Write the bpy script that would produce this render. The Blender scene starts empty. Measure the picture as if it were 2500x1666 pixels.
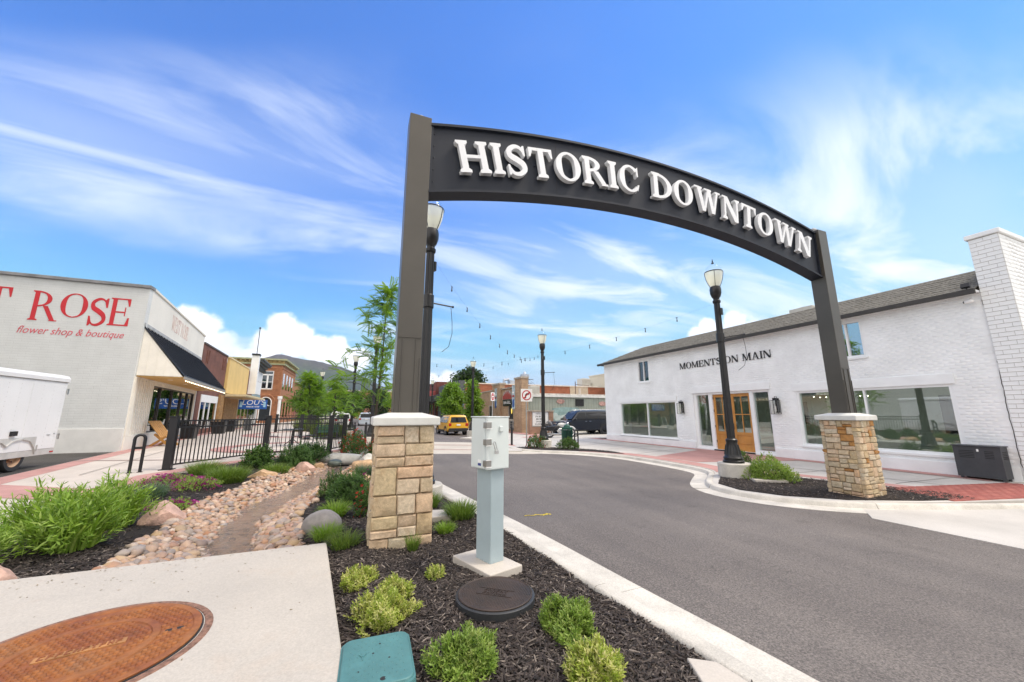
import bpy, bmesh, math, random
import numpy as np
from mathutils import Vector, Matrix
random.seed(7); RNG = np.random.default_rng(11)
SC = bpy.context.scene
COL = SC.collection
R = math.radians
# ------------------------------------------------------------------ camera
cam = bpy.data.cameras.new('camera'); cam.sensor_width = 36; cam.lens = 13.248
cam.clip_start = 0.05; cam.clip_end = 30000
camo = bpy.data.objects.new('camera', cam); COL.objects.link(camo)
camo.location = (0, 0, 1.62); camo.rotation_euler = (R(90 + 10.89), 0, R(-22.08))
SC.camera = camo
# ------------------------------------------------------------------ light
SUN_EL, SUN_AZ = R(58), R(112)          # azimuth clockwise from +Y
SUN_STRENGTH, SUN_ANGLE, SKY_STRENGTH, EXPOSURE = 1.0, R(20), 0.15, 1.56
sd = Vector((math.sin(SUN_AZ) * math.cos(SUN_EL), math.cos(SUN_AZ) * math.cos(SUN_EL), math.sin(SUN_EL)))
sl = bpy.data.lights.new('sun', 'SUN'); sl.energy = SUN_STRENGTH; sl.angle = SUN_ANGLE; sl.color = (1, .90, .77)
so = bpy.data.objects.new('sun', sl); COL.objects.link(so); so.location = (30, -20, 60)
so.rotation_euler = (-sd).to_track_quat('-Z', 'Y').to_euler()
W = bpy.data.worlds.new('World'); SC.world = W; W.use_nodes = True
def build_world():
    nt = W.node_tree; N = nt.nodes; L = nt.links; N.clear()
    def nd(t, **k):
        n = N.new(t)
        for a, b in k.items(): setattr(n, a, b)
        return n
    def val(sock, v):
        if isinstance(v, (int, float, tuple)): sock.default_value = v
        else: L.new(v, sock)
    def mth(op, a, b=0.0, c=0.0, clamp=False):
        n = nd('ShaderNodeMath', operation=op, use_clamp=clamp)
        for i, v in enumerate((a, b, c)): val(n.inputs[i], v)
        return n.outputs[0]
    def vm(op, a, b=(0, 0, 0)):
        n = nd('ShaderNodeVectorMath', operation=op); val(n.inputs[0], a); val(n.inputs[1], b)
        return n.outputs['Value'] if op in ('DISTANCE', 'DOT_PRODUCT', 'LENGTH') else n.outputs[0]
    def sstep(x, a, b):
        n = nd('ShaderNodeMapRange', interpolation_type='SMOOTHSTEP'); val(n.inputs[0], x)
        n.inputs[1].default_value = a; n.inputs[2].default_value = b; return n.outputs[0]
    def noise(vec, sc, det=6, rough=.55, dist=0.0):
        n = nd('ShaderNodeTexNoise'); L.new(vec, n.inputs['Vector']); n.inputs['Scale'].default_value = sc
        n.inputs['Detail'].default_value = det; n.inputs['Roughness'].default_value = rough
        n.inputs['Distortion'].default_value = dist; return n.outputs['Fac']
    def mix(f, a, b, mode='MIX'):
        n = nd('ShaderNodeMix', data_type='RGBA', blend_type=mode); val(n.inputs[0], f); val(n.inputs[6], a); val(n.inputs[7], b)
        return n.outputs[2]
    sky = nd('ShaderNodeTexSky', sky_type='NISHITA', sun_disc=False, sun_elevation=SUN_EL, sun_rotation=SUN_AZ,
             altitude=1400, air_density=1.0, dust_density=.35, ozone_density=2.0)
    hs = nd('ShaderNodeHueSaturation'); L.new(sky.outputs[0], hs.inputs['Color'])
    hs.inputs['Hue'].default_value = .5; hs.inputs['Saturation'].default_value = 1.12; hs.inputs['Value'].default_value = 1.6
    skyc = mix(1.0, hs.outputs[0], (.22, .325, .465, 1), 'MULTIPLY')
    sr = nd('ShaderNodeSeparateColor'); L.new(skyc, sr.inputs[0]); cr = nd('ShaderNodeCombineColor')
    for i_, lim in enumerate((1.32, 1.72, 2.35)): L.new(mth('SMOOTH_MIN', sr.outputs[i_], lim, .8), cr.inputs[i_])
    skyc = cr.outputs[0]
    tc = nd('ShaderNodeTexCoord'); d = vm('NORMALIZE', tc.outputs['Generated'])
    sp = nd('ShaderNodeSeparateXYZ'); L.new(d, sp.inputs[0]); z = sp.outputs[2]
    # flat cloud layer coordinates
    iz = mth('DIVIDE', 1.0, mth('ADD', mth('MAXIMUM', z, 0.0), .12))
    cb = nd('ShaderNodeCombineXYZ'); L.new(mth('MULTIPLY', sp.outputs[0], iz), cb.inputs[0]); L.new(mth('MULTIPLY', sp.outputs[1], iz), cb.inputs[1])
    mp = nd('ShaderNodeMapping'); L.new(cb.outputs[0], mp.inputs[0]); mp.inputs['Rotation'].default_value = (0, 0, R(-80)); mp.inputs['Scale'].default_value = (.42, 1.1, 1)
    mp.inputs['Location'].default_value = (-4.1, 1.1, 0)
    big = noise(mp.outputs[0], .75, 3, .5, .3); fine = noise(mp.outputs[0], 2.0, 8, .58, .8)
    ci = mth('MULTIPLY', sstep(big, .40, .64), sstep(fine, .36, .70))
    ci = mth('MULTIPLY', ci, sstep(z, -.02, .12)); ci = mth('MULTIPLY', ci, .95)
    veil = mth('MULTIPLY', sstep(big, .42, .74), .34)
    ci = mth('MAXIMUM', ci, veil)
    # heaped clouds standing low over the horizon
    blobs = [((-.329, .928, .178), .039), ((-.301, .938, .174), .040), ((-.28, .949, .143), .042), ((-.311, .941, .131), .046), ((-.258, .959, .119), .036), ((-.169, .967, .191), .036), ((-.189, .97, .153), .039), ((-.143, .976, .166), .05), ((-.1, .983, .151), .039), ((-.056, .988, .145), .041),
             ((-.202, .971, .124), .031), ((-.23, .967, .113), .03), ((-.009, .992, .128), .038), ((.752, .625, .198), .028), ((.783, .586, .197), .030), ((.808, .558, .182), .028), ((.737, .648, .182), .026), ((.171, .983, .062), .045), ((.212, .975, .073), .036)]
    rg = random.Random(3)
    for a in range(100, 312, 17):
        e = rg.uniform(.06, .16); s = (1 - e * e) ** .5
        blobs.append(((math.sin(R(a)) * s, math.cos(R(a)) * s, e), rg.uniform(.04, .09)))
    puff = noise(d, 16, 7, .6, .25); cu = None
    for c, r in blobs:
        c = tuple(Vector(c).normalized())
        f = mth('SUBTRACT', 1.0, mth('DIVIDE', vm('DISTANCE', d, c), r))
        cu = f if cu is None else mth('MAXIMUM', cu, f)
    f = mth('ADD', cu, mth('MULTIPLY', mth('SUBTRACT', puff, .5), 1.5))
    cuf = mth('MULTIPLY', sstep(f, -.06, .34), sstep(z, .0, .05))
    shade = mix(sstep(noise(d, 9, 4, .5), .35, .65), (.70, .79, .95, 1), (1, 1, 1, 1))
    bright = nd('ShaderNodeVectorMath', operation='SCALE'); L.new(shade, bright.inputs[0]); bright.inputs[3].default_value = 3.5
    cibr = (2.5, 2.7, 2.95, 1)
    # the broken cloud deck added out of view, overhead and behind, for neutral fill light
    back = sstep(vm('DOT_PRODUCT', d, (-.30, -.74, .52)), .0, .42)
    fill_deck = mth('MULTIPLY', back, mth('MULTIPLY_ADD', sstep(noise(d, 2.2, 6, .6, .4), .35, .6), .6, .38))
    c = mix(ci, skyc, cibr); c = mix(fill_deck, c, (4.6, 4.25, 3.85, 1)); c = mix(cuf, c, bright.outputs[0])
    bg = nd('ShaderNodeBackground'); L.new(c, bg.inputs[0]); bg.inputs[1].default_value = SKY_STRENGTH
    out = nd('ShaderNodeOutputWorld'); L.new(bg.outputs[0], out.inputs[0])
build_world()
VS = SC.view_settings; VS.view_transform = 'Standard'; VS.look = 'None'; VS.gamma = 1; VS.use_curve_mapping = False; VS.exposure = EXPOSURE
SC.cycles.max_bounces = 8; SC.cycles.transparent_max_bounces = 12

# ------------------------------------------------------------------ materials
def nodemat(name):
    m = bpy.data.materials.new(name); m.use_nodes = True; nt = m.node_tree
    return m, nt, nt.nodes['Principled BSDF']
def tnoise(nt, sc, det=4, rough=.6, vec=None, dist=0):
    n = nt.nodes.new('ShaderNodeTexNoise'); n.inputs['Scale'].default_value = sc; n.inputs['Detail'].default_value = det
    n.inputs['Roughness'].default_value = rough; n.inputs['Distortion'].default_value = dist
    if vec is None:
        tc = nt.nodes.new('ShaderNodeTexCoord'); vec = tc.outputs['Object']
    nt.links.new(vec, n.inputs['Vector']); return n
def mixc(nt, f, a, b, mode='MIX'):
    n = nt.nodes.new('ShaderNodeMix'); n.data_type = 'RGBA'; n.blend_type = mode
    for i, v in ((0, f), (6, a), (7, b)):
        if isinstance(v, (int, float)): n.inputs[i].default_value = v
        elif isinstance(v, tuple): n.inputs[i].default_value = v
        else: nt.links.new(v, n.inputs[i])
    return n.outputs[2]
def c4(c): return (c[0], c[1], c[2], 1)
def sc3(c, k): return (c[0] * k, c[1] * k, c[2] * k)
def ramp(nt, fac, stops, interp='LINEAR'):
    r = nt.nodes.new('ShaderNodeValToRGB'); r.color_ramp.interpolation = interp; e = r.color_ramp.elements
    while len(e) < len(stops): e.new(.5)
    for i, (p, c) in enumerate(stops): e[i].position = p; e[i].color = c4(c)
    nt.links.new(fac, r.inputs[0]); return r.outputs[0]
def bump(nt, bs, h, strength, dist=.01):
    b = nt.nodes.new('ShaderNodeBump'); b.inputs['Strength'].default_value = strength; b.inputs['Distance'].default_value = dist
    nt.links.new(h, b.inputs['Height']); nt.links.new(b.outputs[0], bs.inputs['Normal'])
MATS = {}
def pm(name, col, rough=.6, metal=0, var=.12, scale=3, bmp=0, bscale=60, bdist=.01, rand=0, col2=None, spec=None, coat=0, fine=0):
    """plain procedural material: base colour with cloudy variation, fine grain and relief"""
    if name in MATS: return MATS[name]
    m, nt, bs = nodemat(name); L = nt.links
    n = tnoise(nt, scale, 6, .62)
    lo = col2 if col2 else sc3(col, 1 - var * 1.6); hi = sc3(col, 1 + var) if not col2 else col
    c = ramp(nt, n.outputs['Fac'], [(.33, lo), (.66, hi)])
    if fine:
        f = tnoise(nt, 75, 3, .75); c = mixc(nt, fine, c, mixc(nt, 1.0, c, ramp(nt, f.outputs['Fac'], [(.3, (.25, .25, .25)), (.72, (1.9, 1.9, 1.9))]), 'MULTIPLY'))
    if rand:
        oi = nt.nodes.new('ShaderNodeObjectInfo'); c = mixc(nt, 1.0, c, ramp(nt, oi.outputs['Random'], [(0, (1 - rand,) * 3), (1, (1 + rand,) * 3)]), 'MULTIPLY')
    L.new(c, bs.inputs['Base Color'])
    bs.inputs['Roughness'].default_value = rough; bs.inputs['Metallic'].default_value = metal
    if coat: bs.inputs['Coat Weight'].default_value = coat; bs.inputs['Coat Roughness'].default_value = .05
    if spec is not None: bs.inputs['Specular IOR Level'].default_value = spec
    if bmp:
        b = tnoise(nt, bscale, 4, .6); bump(nt, bs, b.outputs['Fac'], bmp, bdist)
    MATS[name] = m; return m
def palette(name, cols, src='obj', rough=.7, bmp=.3, bscale=40, mottle=.25, mscale=6, sss=0, trans=0):
    """each piece takes its own colour: by object, or by the random number stored on the mesh"""
    if name in MATS: return MATS[name]
    m, nt, bs = nodemat(name)
    if src == 'obj': f = nt.nodes.new('ShaderNodeObjectInfo').outputs['Random']
    else:
        a = nt.nodes.new('ShaderNodeAttribute'); a.attribute_name = 'Col'; f = a.outputs['Fac']
    k = len(cols); c = ramp(nt, f, [(i / (k - 1) if k > 1 else 0, x) for i, x in enumerate(cols)])
    n = tnoise(nt, mscale, 5, .65)
    c = mixc(nt, mottle, c, mixc(nt, 1.0, c, ramp(nt, n.outputs['Fac'], [(.3, (.35, .33, .3)), (.7, (1.5, 1.5, 1.5))]), 'MULTIPLY'))
    nt.links.new(c, bs.inputs['Base Color']); bs.inputs['Roughness'].default_value = rough
    if bmp: bump(nt, bs, tnoise(nt, bscale, 4).outputs['Fac'], bmp, .008)
    if trans:
        t = nt.nodes.new('ShaderNodeBsdfTranslucent'); nt.links.new(mixc(nt, 1.0, c, (1.1, 1.15, .6, 1), 'MULTIPLY'), t.inputs[0])
        mx = nt.nodes.new('ShaderNodeMixShader'); mx.inputs[0].default_value = trans
        out = nt.nodes['Material Output']; nt.links.new(bs.outputs[0], mx.inputs[1]); nt.links.new(t.outputs[0], mx.inputs[2]); nt.links.new(mx.outputs[0], out.inputs[0])
    MATS[name] = m; return m
def glass(name, tint=(.75, .85, .8), refl=1.0, rough=.02, base=.06):
    """window pane: clear pane that mirrors more at a grazing angle"""
    if name in MATS: return MATS[name]
    m, nt, bs = nodemat(name); L = nt.links
    t = nt.nodes.new('ShaderNodeBsdfTransparent'); t.inputs[0].default_value = c4(tint)
    g = nt.nodes.new('ShaderNodeBsdfGlossy'); g.inputs['Roughness'].default_value = rough; g.inputs[0].default_value = (.95, .97, 1, 1)
    lw = nt.nodes.new('ShaderNodeFresnel'); ge = nt.nodes.new('ShaderNodeNewGeometry'); io = nt.nodes.new('ShaderNodeMath'); io.operation = 'MULTIPLY_ADD'
    L.new(ge.outputs['Backfacing'], io.inputs[0]); io.inputs[1].default_value = 1 / 1.52 - 1.52; io.inputs[2].default_value = 1.52; L.new(io.outputs[0], lw.inputs[0])   # same ratio met from inside the pane
    ad = nt.nodes.new('ShaderNodeMath'); ad.operation = 'MULTIPLY_ADD'; ad.use_clamp = True
    L.new(lw.outputs[0], ad.inputs[0]); ad.inputs[1].default_value = refl; ad.inputs[2].default_value = base
    mx = nt.nodes.new('ShaderNodeMixShader'); L.new(ad.outputs[0], mx.inputs[0]); L.new(t.outputs[0], mx.inputs[1]); L.new(g.outputs[0], mx.inputs[2])
    L.new(mx.outputs[0], nt.nodes['Material Output'].inputs[0]); MATS[name] = m; return m
def emit(name, col, s):
    if name in MATS: return MATS[name]
    m, nt, bs = nodemat(name); bs.inputs['Base Color'].default_value = c4(col); bs.inputs['Emission Color'].default_value = c4(col); bs.inputs['Emission Strength'].default_value = s
    MATS[name] = m; return m
def brickmat(name, c1, c2, mortar, w=.2, h=.067, msize=.008, rough=.85, mott=.5):
    """far brickwork too small to pick apart; wall faces are mapped by their own direction"""
    if name in MATS: return MATS[name]
    m, nt, bs = nodemat(name); L = nt.links
    tc = nt.nodes.new('ShaderNodeTexCoord'); ge = nt.nodes.new('ShaderNodeNewGeometry')
    sp = nt.nodes.new('ShaderNodeSeparateXYZ'); L.new(tc.outputs['Object'], sp.inputs[0])
    ad = nt.nodes.new('ShaderNodeMath'); ad.operation = 'ADD'; L.new(sp.outputs[0], ad.inputs[0]); L.new(sp.outputs[1], ad.inputs[1])
    cb = nt.nodes.new('ShaderNodeCombineXYZ'); L.new(ad.outputs[0], cb.inputs[0]); L.new(sp.outputs[2], cb.inputs[1])
    b = nt.nodes.new('ShaderNodeTexBrick'); L.new(cb.outputs[0], b.inputs['Vector'])
    b.inputs['Scale'].default_value = 1; b.inputs['Brick Width'].default_value = w; b.inputs['Row Height'].default_value = h
    b.inputs['Mortar Size'].default_value = msize; b.inputs['Color1'].default_value = c4(c1); b.inputs['Color2'].default_value = c4(c2); b.inputs['Mortar'].default_value = c4(mortar)
    n = tnoise(nt, 1.3, 6); c = mixc(nt, mott, b.outputs[0], mixc(nt, 1.0, b.outputs[0], ramp(nt, n.outputs['Fac'], [(.3, (.5, .5, .5)), (.7, (1.35, 1.35, 1.35))]), 'MULTIPLY'))
    L.new(c, bs.inputs['Base Color']); bs.inputs['Roughness'].default_value = rough
    inv = nt.nodes.new('ShaderNodeMath'); inv.operation = 'SUBTRACT'; inv.inputs[0].default_value = 1; L.new(b.outputs['Fac'], inv.inputs[1])
    bump(nt, bs, inv.outputs[0], .5, .006); MATS[name] = m; return m

# ------------------------------------------------------------------ scene helpers
def tag(o, label=None, cat=None, group=None, kind=None):
    if label: o['label'] = label
    if cat: o['category'] = cat
    if group: o['group'] = group
    if kind: o['kind'] = kind
    return o
def thing(name, label, cat, loc=(0, 0, 0), rz=0, group=None):
    o = bpy.data.objects.new(name, None); COL.objects.link(o); o.empty_display_size = .1
    o.location = loc; o.rotation_euler = (0, 0, rz); return tag(o, label, cat, group)
def wloc(o):
    v = Vector((0, 0, 0))
    while o is not None: v += o.location; o = o.parent
    return v
class MB:
    def __init__(s): s.v = []; s.f = []
    def add(s, vs, fs):
        b = len(s.v); s.v += [tuple(v) for v in vs]; s.f += [tuple(i + b for i in f) for f in fs]; return s
    def box(s, x0, y0, z0, x1, y1, z1):
        return s.add([(x0, y0, z0), (x1, y0, z0), (x1, y1, z0), (x0, y1, z0), (x0, y0, z1), (x1, y0, z1), (x1, y1, z1), (x0, y1, z1)],
                     [(3, 2, 1, 0), (4, 5, 6, 7), (0, 1, 5, 4), (1, 2, 6, 5), (2, 3, 7, 6), (3, 0, 4, 7)])
    def boxr(s, c, size, rz=0, rx=0, ry=0):
        M = Matrix.Rotation(rz, 3, 'Z') @ Matrix.Rotation(ry, 3, 'Y') @ Matrix.Rotation(rx, 3, 'X'); c = Vector(c); h = [q / 2 for q in size]
        vs = [c + M @ Vector((a * h[0], b * h[1], d * h[2])) for d in (-1, 1) for a, b in ((-1, -1), (1, -1), (1, 1), (-1, 1))]
        return s.add(vs, [(3, 2, 1, 0), (4, 5, 6, 7), (0, 1, 5, 4), (1, 2, 6, 5), (2, 3, 7, 6), (3, 0, 4, 7)])
    def bar(s, p, q, w, t=None):
        """square bar from p to q"""
        p, q = Vector(p), Vector(q); d = (q - p); t = t or w
        u = d.normalized(); a = Vector((0, 0, 1)) if abs(u.z) < .9 else Vector((1, 0, 0)); x = u.cross(a).normalized(); y = x.cross(u)
        vs = [e + x * (i * w / 2) + y * (j * t / 2) for e in (p, q) for i, j in ((-1, -1), (1, -1), (1, 1), (-1, 1))]
        return s.add(vs, [(3, 2, 1, 0), (4, 5, 6, 7), (0, 1, 5, 4), (1, 2, 6, 5), (2, 3, 7, 6), (3, 0, 4, 7)])
    def tube(s, pts, r, n=8, cap=True, closed=False):
        pts = [Vector(p) for p in pts]; rr = r if isinstance(r, (list, tuple)) else [r] * len(pts); b = len(s.v); k = len(pts); prev = None
        for i, p in enumerate(pts):
            t = (pts[(i + 1) % k] - pts[i - 1]) if closed else (pts[min(i + 1, k - 1)] - pts[max(i - 1, 0)])
            t = t.normalized() if t.length > 1e-9 else Vector((0, 0, 1))
            if prev is None:
                a = Vector((0, 0, 1)) if abs(t.z) < .9 else Vector((1, 0, 0)); x = t.cross(a).normalized()
            else:
                x = (prev - t * prev.dot(t)); x = x.normalized() if x.length > 1e-6 else t.orthogonal().normalized()
            prev = x; y = t.cross(x)
            for j in range(n):
                an = 2 * math.pi * j / n; s.v.append(tuple(p + (x * math.cos(an) + y * math.sin(an)) * rr[i]))
        for i in range(k if closed else k - 1):
            o = b + i * n; o2 = b + ((i + 1) % k) * n
            for j in range(n): s.f.append((o + j, o + (j + 1) % n, o2 + (j + 1) % n, o2 + j))
        if cap and not closed:
            s.f.append(tuple(b + j for j in reversed(range(n)))); s.f.append(tuple(b + (k - 1) * n + j for j in range(n)))
        return s
    def lathe(s, prof, c=(0, 0), n=16, axis='z', o=(0, 0, 0), ring=False):
        """prof: (radius, height); axis x or y lays the piece on its side about o"""
        b = len(s.v); k = len(prof)
        for r, h in prof:
            for j in range(n):
                a = 2 * math.pi * j / n; x, y = r * math.cos(a), r * math.sin(a)
                if axis == 'z': s.v.append((c[0] + x + o[0], c[1] + y + o[1], h + o[2]))
                elif axis == 'x': s.v.append((h + o[0], x + o[1], y + o[2]))
                else: s.v.append((y + o[0], h + o[1], x + o[2]))
        for i in range(k - 1):
            for j in range(n): s.f.append((b + i * n + j, b + i * n + (j + 1) % n, b + (i + 1) * n + (j + 1) % n, b + (i + 1) * n + j))
        if prof[0][0] > 1e-4 and not ring: s.f.append(tuple(b + j for j in reversed(range(n))))
        if prof[-1][0] > 1e-4 and not ring: s.f.append(tuple(b + (k - 1) * n + j for j in range(n)))
        return s
    def prism(s, poly, z0, z1):
        n = len(poly); z0 = z0 if callable(z0) else (lambda x, y, q=z0: q); z1 = z1 if callable(z1) else (lambda x, y, q=z1: q)
        vs = [(x, y, z0(x, y)) for x, y in poly] + [(x, y, z1(x, y)) for x, y in poly]
        return s.add(vs, [tuple(reversed(range(n))), tuple(range(n, 2 * n))] + [(i, (i + 1) % n, n + (i + 1) % n, n + i) for i in range(n)])
    def slab(s, poly, axis, a0, a1):
        """polygon in the plane across axis, thick from a0 to a1 (poly pairs: the other two axes in xyz order)"""
        n = len(poly); put = {'x': lambda a, p: (a, p[0], p[1]), 'y': lambda a, p: (p[0], a, p[1]), 'z': lambda a, p: (p[0], p[1], a)}[axis]
        vs = [put(a0, p) for p in poly] + [put(a1, p) for p in poly]
        return s.add(vs, [tuple(reversed(range(n))), tuple(range(n, 2 * n))] + [(i, (i + 1) % n, n + (i + 1) % n, n + i) for i in range(n)])
    def blob(s, c, r, seed=0, jit=.15, flat=1.0, n=2):
        bm = bmesh.new(); bmesh.ops.create_icosphere(bm, subdivisions=n, radius=1); rg = random.Random(seed)
        ph = [(rg.uniform(0, 6), rg.uniform(1.2, 3.2), Vector((rg.uniform(-1, 1), rg.uniform(-1, 1), rg.uniform(-1, 1))).normalized()) for _ in range(5)]
        vs = []
        for v in bm.verts:
            k = 1 + sum(jit * .5 * math.sin(p + q * 2 * v.co.dot(d)) for p, q, d in ph)
            w = v.co * k; vs.append((c[0] + w.x * r[0], c[1] + w.y * r[1], c[2] + w.z * r[2] * flat))
        s.add(vs, [tuple(x.index for x in f.verts) for f in bm.faces]); bm.free(); return s
    def mesh(s, name, off=(0, 0, 0)):
        m = bpy.data.meshes.new(name); o = off
        m.from_pydata([(x - o[0], y - o[1], z - o[2]) for x, y, z in s.v], [], s.f); return m
    def build(s, name, mat, parent=None, world=True, smooth=False, bevel=0, fixn=True, seg=2):
        off = wloc(parent) if (parent is not None and world) else (0, 0, 0)
        m = s.mesh(name, off)
        if fixn and len(s.f) < 20000:
            bm = bmesh.new(); bm.from_mesh(m); bmesh.ops.recalc_face_normals(bm, faces=bm.faces); bm.to_mesh(m); bm.free()
        return link(name, m, mat, parent, smooth, bevel, seg)
def link(name, m, mat, parent=None, smooth=False, bevel=0, seg=2):
    o = bpy.data.objects.new(name, m); COL.objects.link(o)
    if mat is not None and not m.materials: m.materials.append(mat)
    if parent is not None: o.parent = parent
    if smooth:
        m.polygons.foreach_set('use_smooth', [True] * len(m.polygons))
        if smooth != 'all':
            try: m.set_sharp_from_angle(angle=R(38))
            except Exception: pass
    if bevel:
        b = o.modifiers.new('edge', 'BEVEL'); b.width = bevel; b.segments = seg; b.limit_method = 'ANGLE'; b.angle_limit = R(50)
    return o
def copytree(o, parent=None, loc=None, rz=None, label=None):
    c = o.copy(); COL.objects.link(c); c.parent = parent
    if loc is not None: c.location = loc
    if rz is not None: c.rotation_euler = (0, 0, rz)
    if label: c['label'] = label
    for ch in list(o.children): copytree(ch, c)
    return c
def struct(name, mb, mat, **k):
    return tag(mb.build(name, mat, **k), kind='structure')
def fastmesh(name, V, F, col=None, smooth=False):
    """V (n,3), F (m,k) index arrays, col (n,) random number 0..1 kept on the points"""
    m = bpy.data.meshes.new(name); V = np.asarray(V, np.float32); F = np.asarray(F, np.int32); k = F.shape[1]
    m.vertices.add(len(V)); m.vertices.foreach_set('co', V.ravel()); m.loops.add(F.size); m.loops.foreach_set('vertex_index', F.ravel())
    m.polygons.add(len(F)); m.polygons.foreach_set('loop_start', np.arange(0, F.size, k, dtype=np.int32))
    if smooth: m.polygons.foreach_set('use_smooth', np.ones(len(F), bool))
    if col is not None:
        a = m.color_attributes.new('Col', 'FLOAT_COLOR', 'POINT'); c = np.repeat(np.asarray(col, np.float32)[:, None], 4, 1); c[:, 3] = 1; a.data.foreach_set('color', c.ravel())
    m.update(calc_edges=True); m.validate(); return m
def rotmats(n, rg, tilt=3.14):
    a = rg.uniform(0, 2 * np.pi, n); b = rg.uniform(-tilt, tilt, n); c = rg.uniform(-tilt, tilt, n)
    ca, sa, cb, sb, cc, s_ = np.cos(a), np.sin(a), np.cos(b), np.sin(b), np.cos(c), np.sin(c); O = np.zeros(n); I = np.ones(n)
    Z = np.array([[ca, -sa, O], [sa, ca, O], [O, O, I]]).transpose(2, 0, 1); Y = np.array([[cb, O, sb], [O, I, O], [-sb, O, cb]]).transpose(2, 0, 1)
    X = np.array([[I, O, O], [O, cc, -s_], [O, s_, cc]]).transpose(2, 0, 1); return Z @ Y @ X
def instance(bv, bf, M, P, col):
    """copies of a small base shape, one per row of M (3x3) and P (3)"""
    bv = np.asarray(bv, float); bf = np.asarray(bf, int); n = len(P)
    V = (np.einsum('nij,kj->nki', M, bv) + P[:, None, :]).reshape(-1, 3); F = (bf[None] + (np.arange(n) * len(bv))[:, None, None]).reshape(-1, bf.shape[1])
    return V, F, np.repeat(col, len(bv))
def wallholes(mb, axis, a0, a1, u0, u1, z0, z1, holes):
    """wall slab from a0 to a1 across axis, with rectangular openings (u0,u1,z0,z1)"""
    us = sorted({u0, u1, *[h[i] for h in holes for i in (0, 1)]}); us = [u for u in us if u0 <= u <= u1]
    for a, b in zip(us, us[1:]):
        m = (a + b) / 2; cut = sorted([(h[2], h[3]) for h in holes if h[0] < m < h[1]]); z = z0
        for c, d in cut + [(z1, z1)]:
            if c > z + 1e-4:
                if axis == 'x': mb.box(a0, a, z, a1, b, c)
                else: mb.box(a, a0, z, b, a1, c)
            z = max(z, d)
    return mb
def smoothpath(p, it=2, closed=False):
    p = [Vector(q) for q in p]
    for _ in range(it):
        q = [] if closed else [p[0]]
        for i in range(len(p) if closed else len(p) - 1):
            a, b = p[i], p[(i + 1) % len(p)]; q += [a * .75 + b * .25, a * .25 + b * .75]
        if not closed: q.append(p[-1])
        p = q
    return p
def sweep(mb, path, prof, zf=None):
    """profile of (offset to the left, height) carried along a ground path"""
    k = len(prof); b = len(mb.v); path = [Vector((q[0], q[1])) for q in path]
    for i, p in enumerate(path):
        t = (path[min(i + 1, len(path) - 1)] - path[max(i - 1, 0)]).normalized(); nn = Vector((-t.y, t.x))
        for d, z in prof:
            q = p + nn * d; mb.v.append((q.x, q.y, z + (zf(q.x, q.y) if zf else 0)))
    for i in range(len(path) - 1):
        for j in range(k - 1): mb.f.append((b + i * k + j, b + i * k + j + 1, b + (i + 1) * k + j + 1, b + (i + 1) * k + j))
    mb.f.append(tuple(b + j for j in range(k))); e = b + (len(path) - 1) * k; mb.f.append(tuple(e + j for j in reversed(range(k)))); return mb
def bfont(txt, size, mat, name, parent, M, shear=0, extrude=.002, align='CENTER', sx=1.0, spacing=1.0):
    """flat printed lettering turned into a mesh; M places it (x along the line, y up, z out of the face)"""
    cu = bpy.data.curves.new('t', 'FONT'); cu.body = txt; cu.size = size; cu.shear = shear; cu.extrude = extrude; cu.align_x = align; cu.align_y = 'CENTER'; cu.space_character = spacing; cu.resolution_u = 3
    t = bpy.data.objects.new('t', cu); COL.objects.link(t); dg = bpy.context.evaluated_depsgraph_get(); m = bpy.data.meshes.new_from_object(t.evaluated_get(dg)); bpy.data.objects.remove(t)
    off = Matrix.Translation(-wloc(parent)) if parent is not None else Matrix.Identity(4)
    m.transform(off @ M @ Matrix.Diagonal((sx, 1, 1, 1))); m.materials.clear(); m.name = name; return link(name, m, mat, parent)
def face_x(x, y, z, sign=-1):
    """lettering frame on a wall that faces -X (sign -1) or +X"""
    return Matrix(((0, 0, sign, x), (sign, 0, 0, y), (0, 1, 0, z), (0, 0, 0, 1)))
def face_y(x, y, z): return Matrix(((1, 0, 0, x), (0, 0, -1, y), (0, 1, 0, z), (0, 0, 0, 1)))

def marks(words, h, mat, name, parent, M, seed=0, depth=.003, wide=.62):
    """lettering too small or worn to read in the photograph: letter-like strokes of the same size and spacing"""
    rg = random.Random(seed); mb = MB(); cw = h * wide; tot = sum(words) * cw + (len(words) - 1) * cw * .9; x = -tot / 2; s = h * .17
    for w in words:
        for _ in range(w):
            a = x + cw * .12; b = x + cw * .84; y0, y1 = -h / 2, h / 2; q = rg.randrange(5)
            if q != 3: mb.box(a, y0, 0, a + s, y1, depth)
            if q in (0, 2): mb.box(b - s, y0, 0, b, y1, depth)
            if q in (1, 2, 4): mb.box(a + s, y1 - s, 0, b - (s if q == 2 else 0), y1, depth * .97)
            if q in (0, 4): mb.box(a + s, -s / 2, 0, b - (s if q == 0 else 0), s / 2, depth * .97)
            if q == 1: mb.box(a + s, y0, 0, b, y0 + s, depth * .97)
            if q == 3: mb.box((a + b - s) / 2, y0, 0, (a + b + s) / 2, y1 - s, depth); mb.box(a, y1 - s, 0, b, y1, depth * .97)
            x += cw
        x += cw * .9
    off = Matrix.Translation(-wloc(parent)); mb.v = [tuple(off @ M @ Vector(v)) for v in mb.v]; return mb.build(name, mat, parent, world=False)
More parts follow.
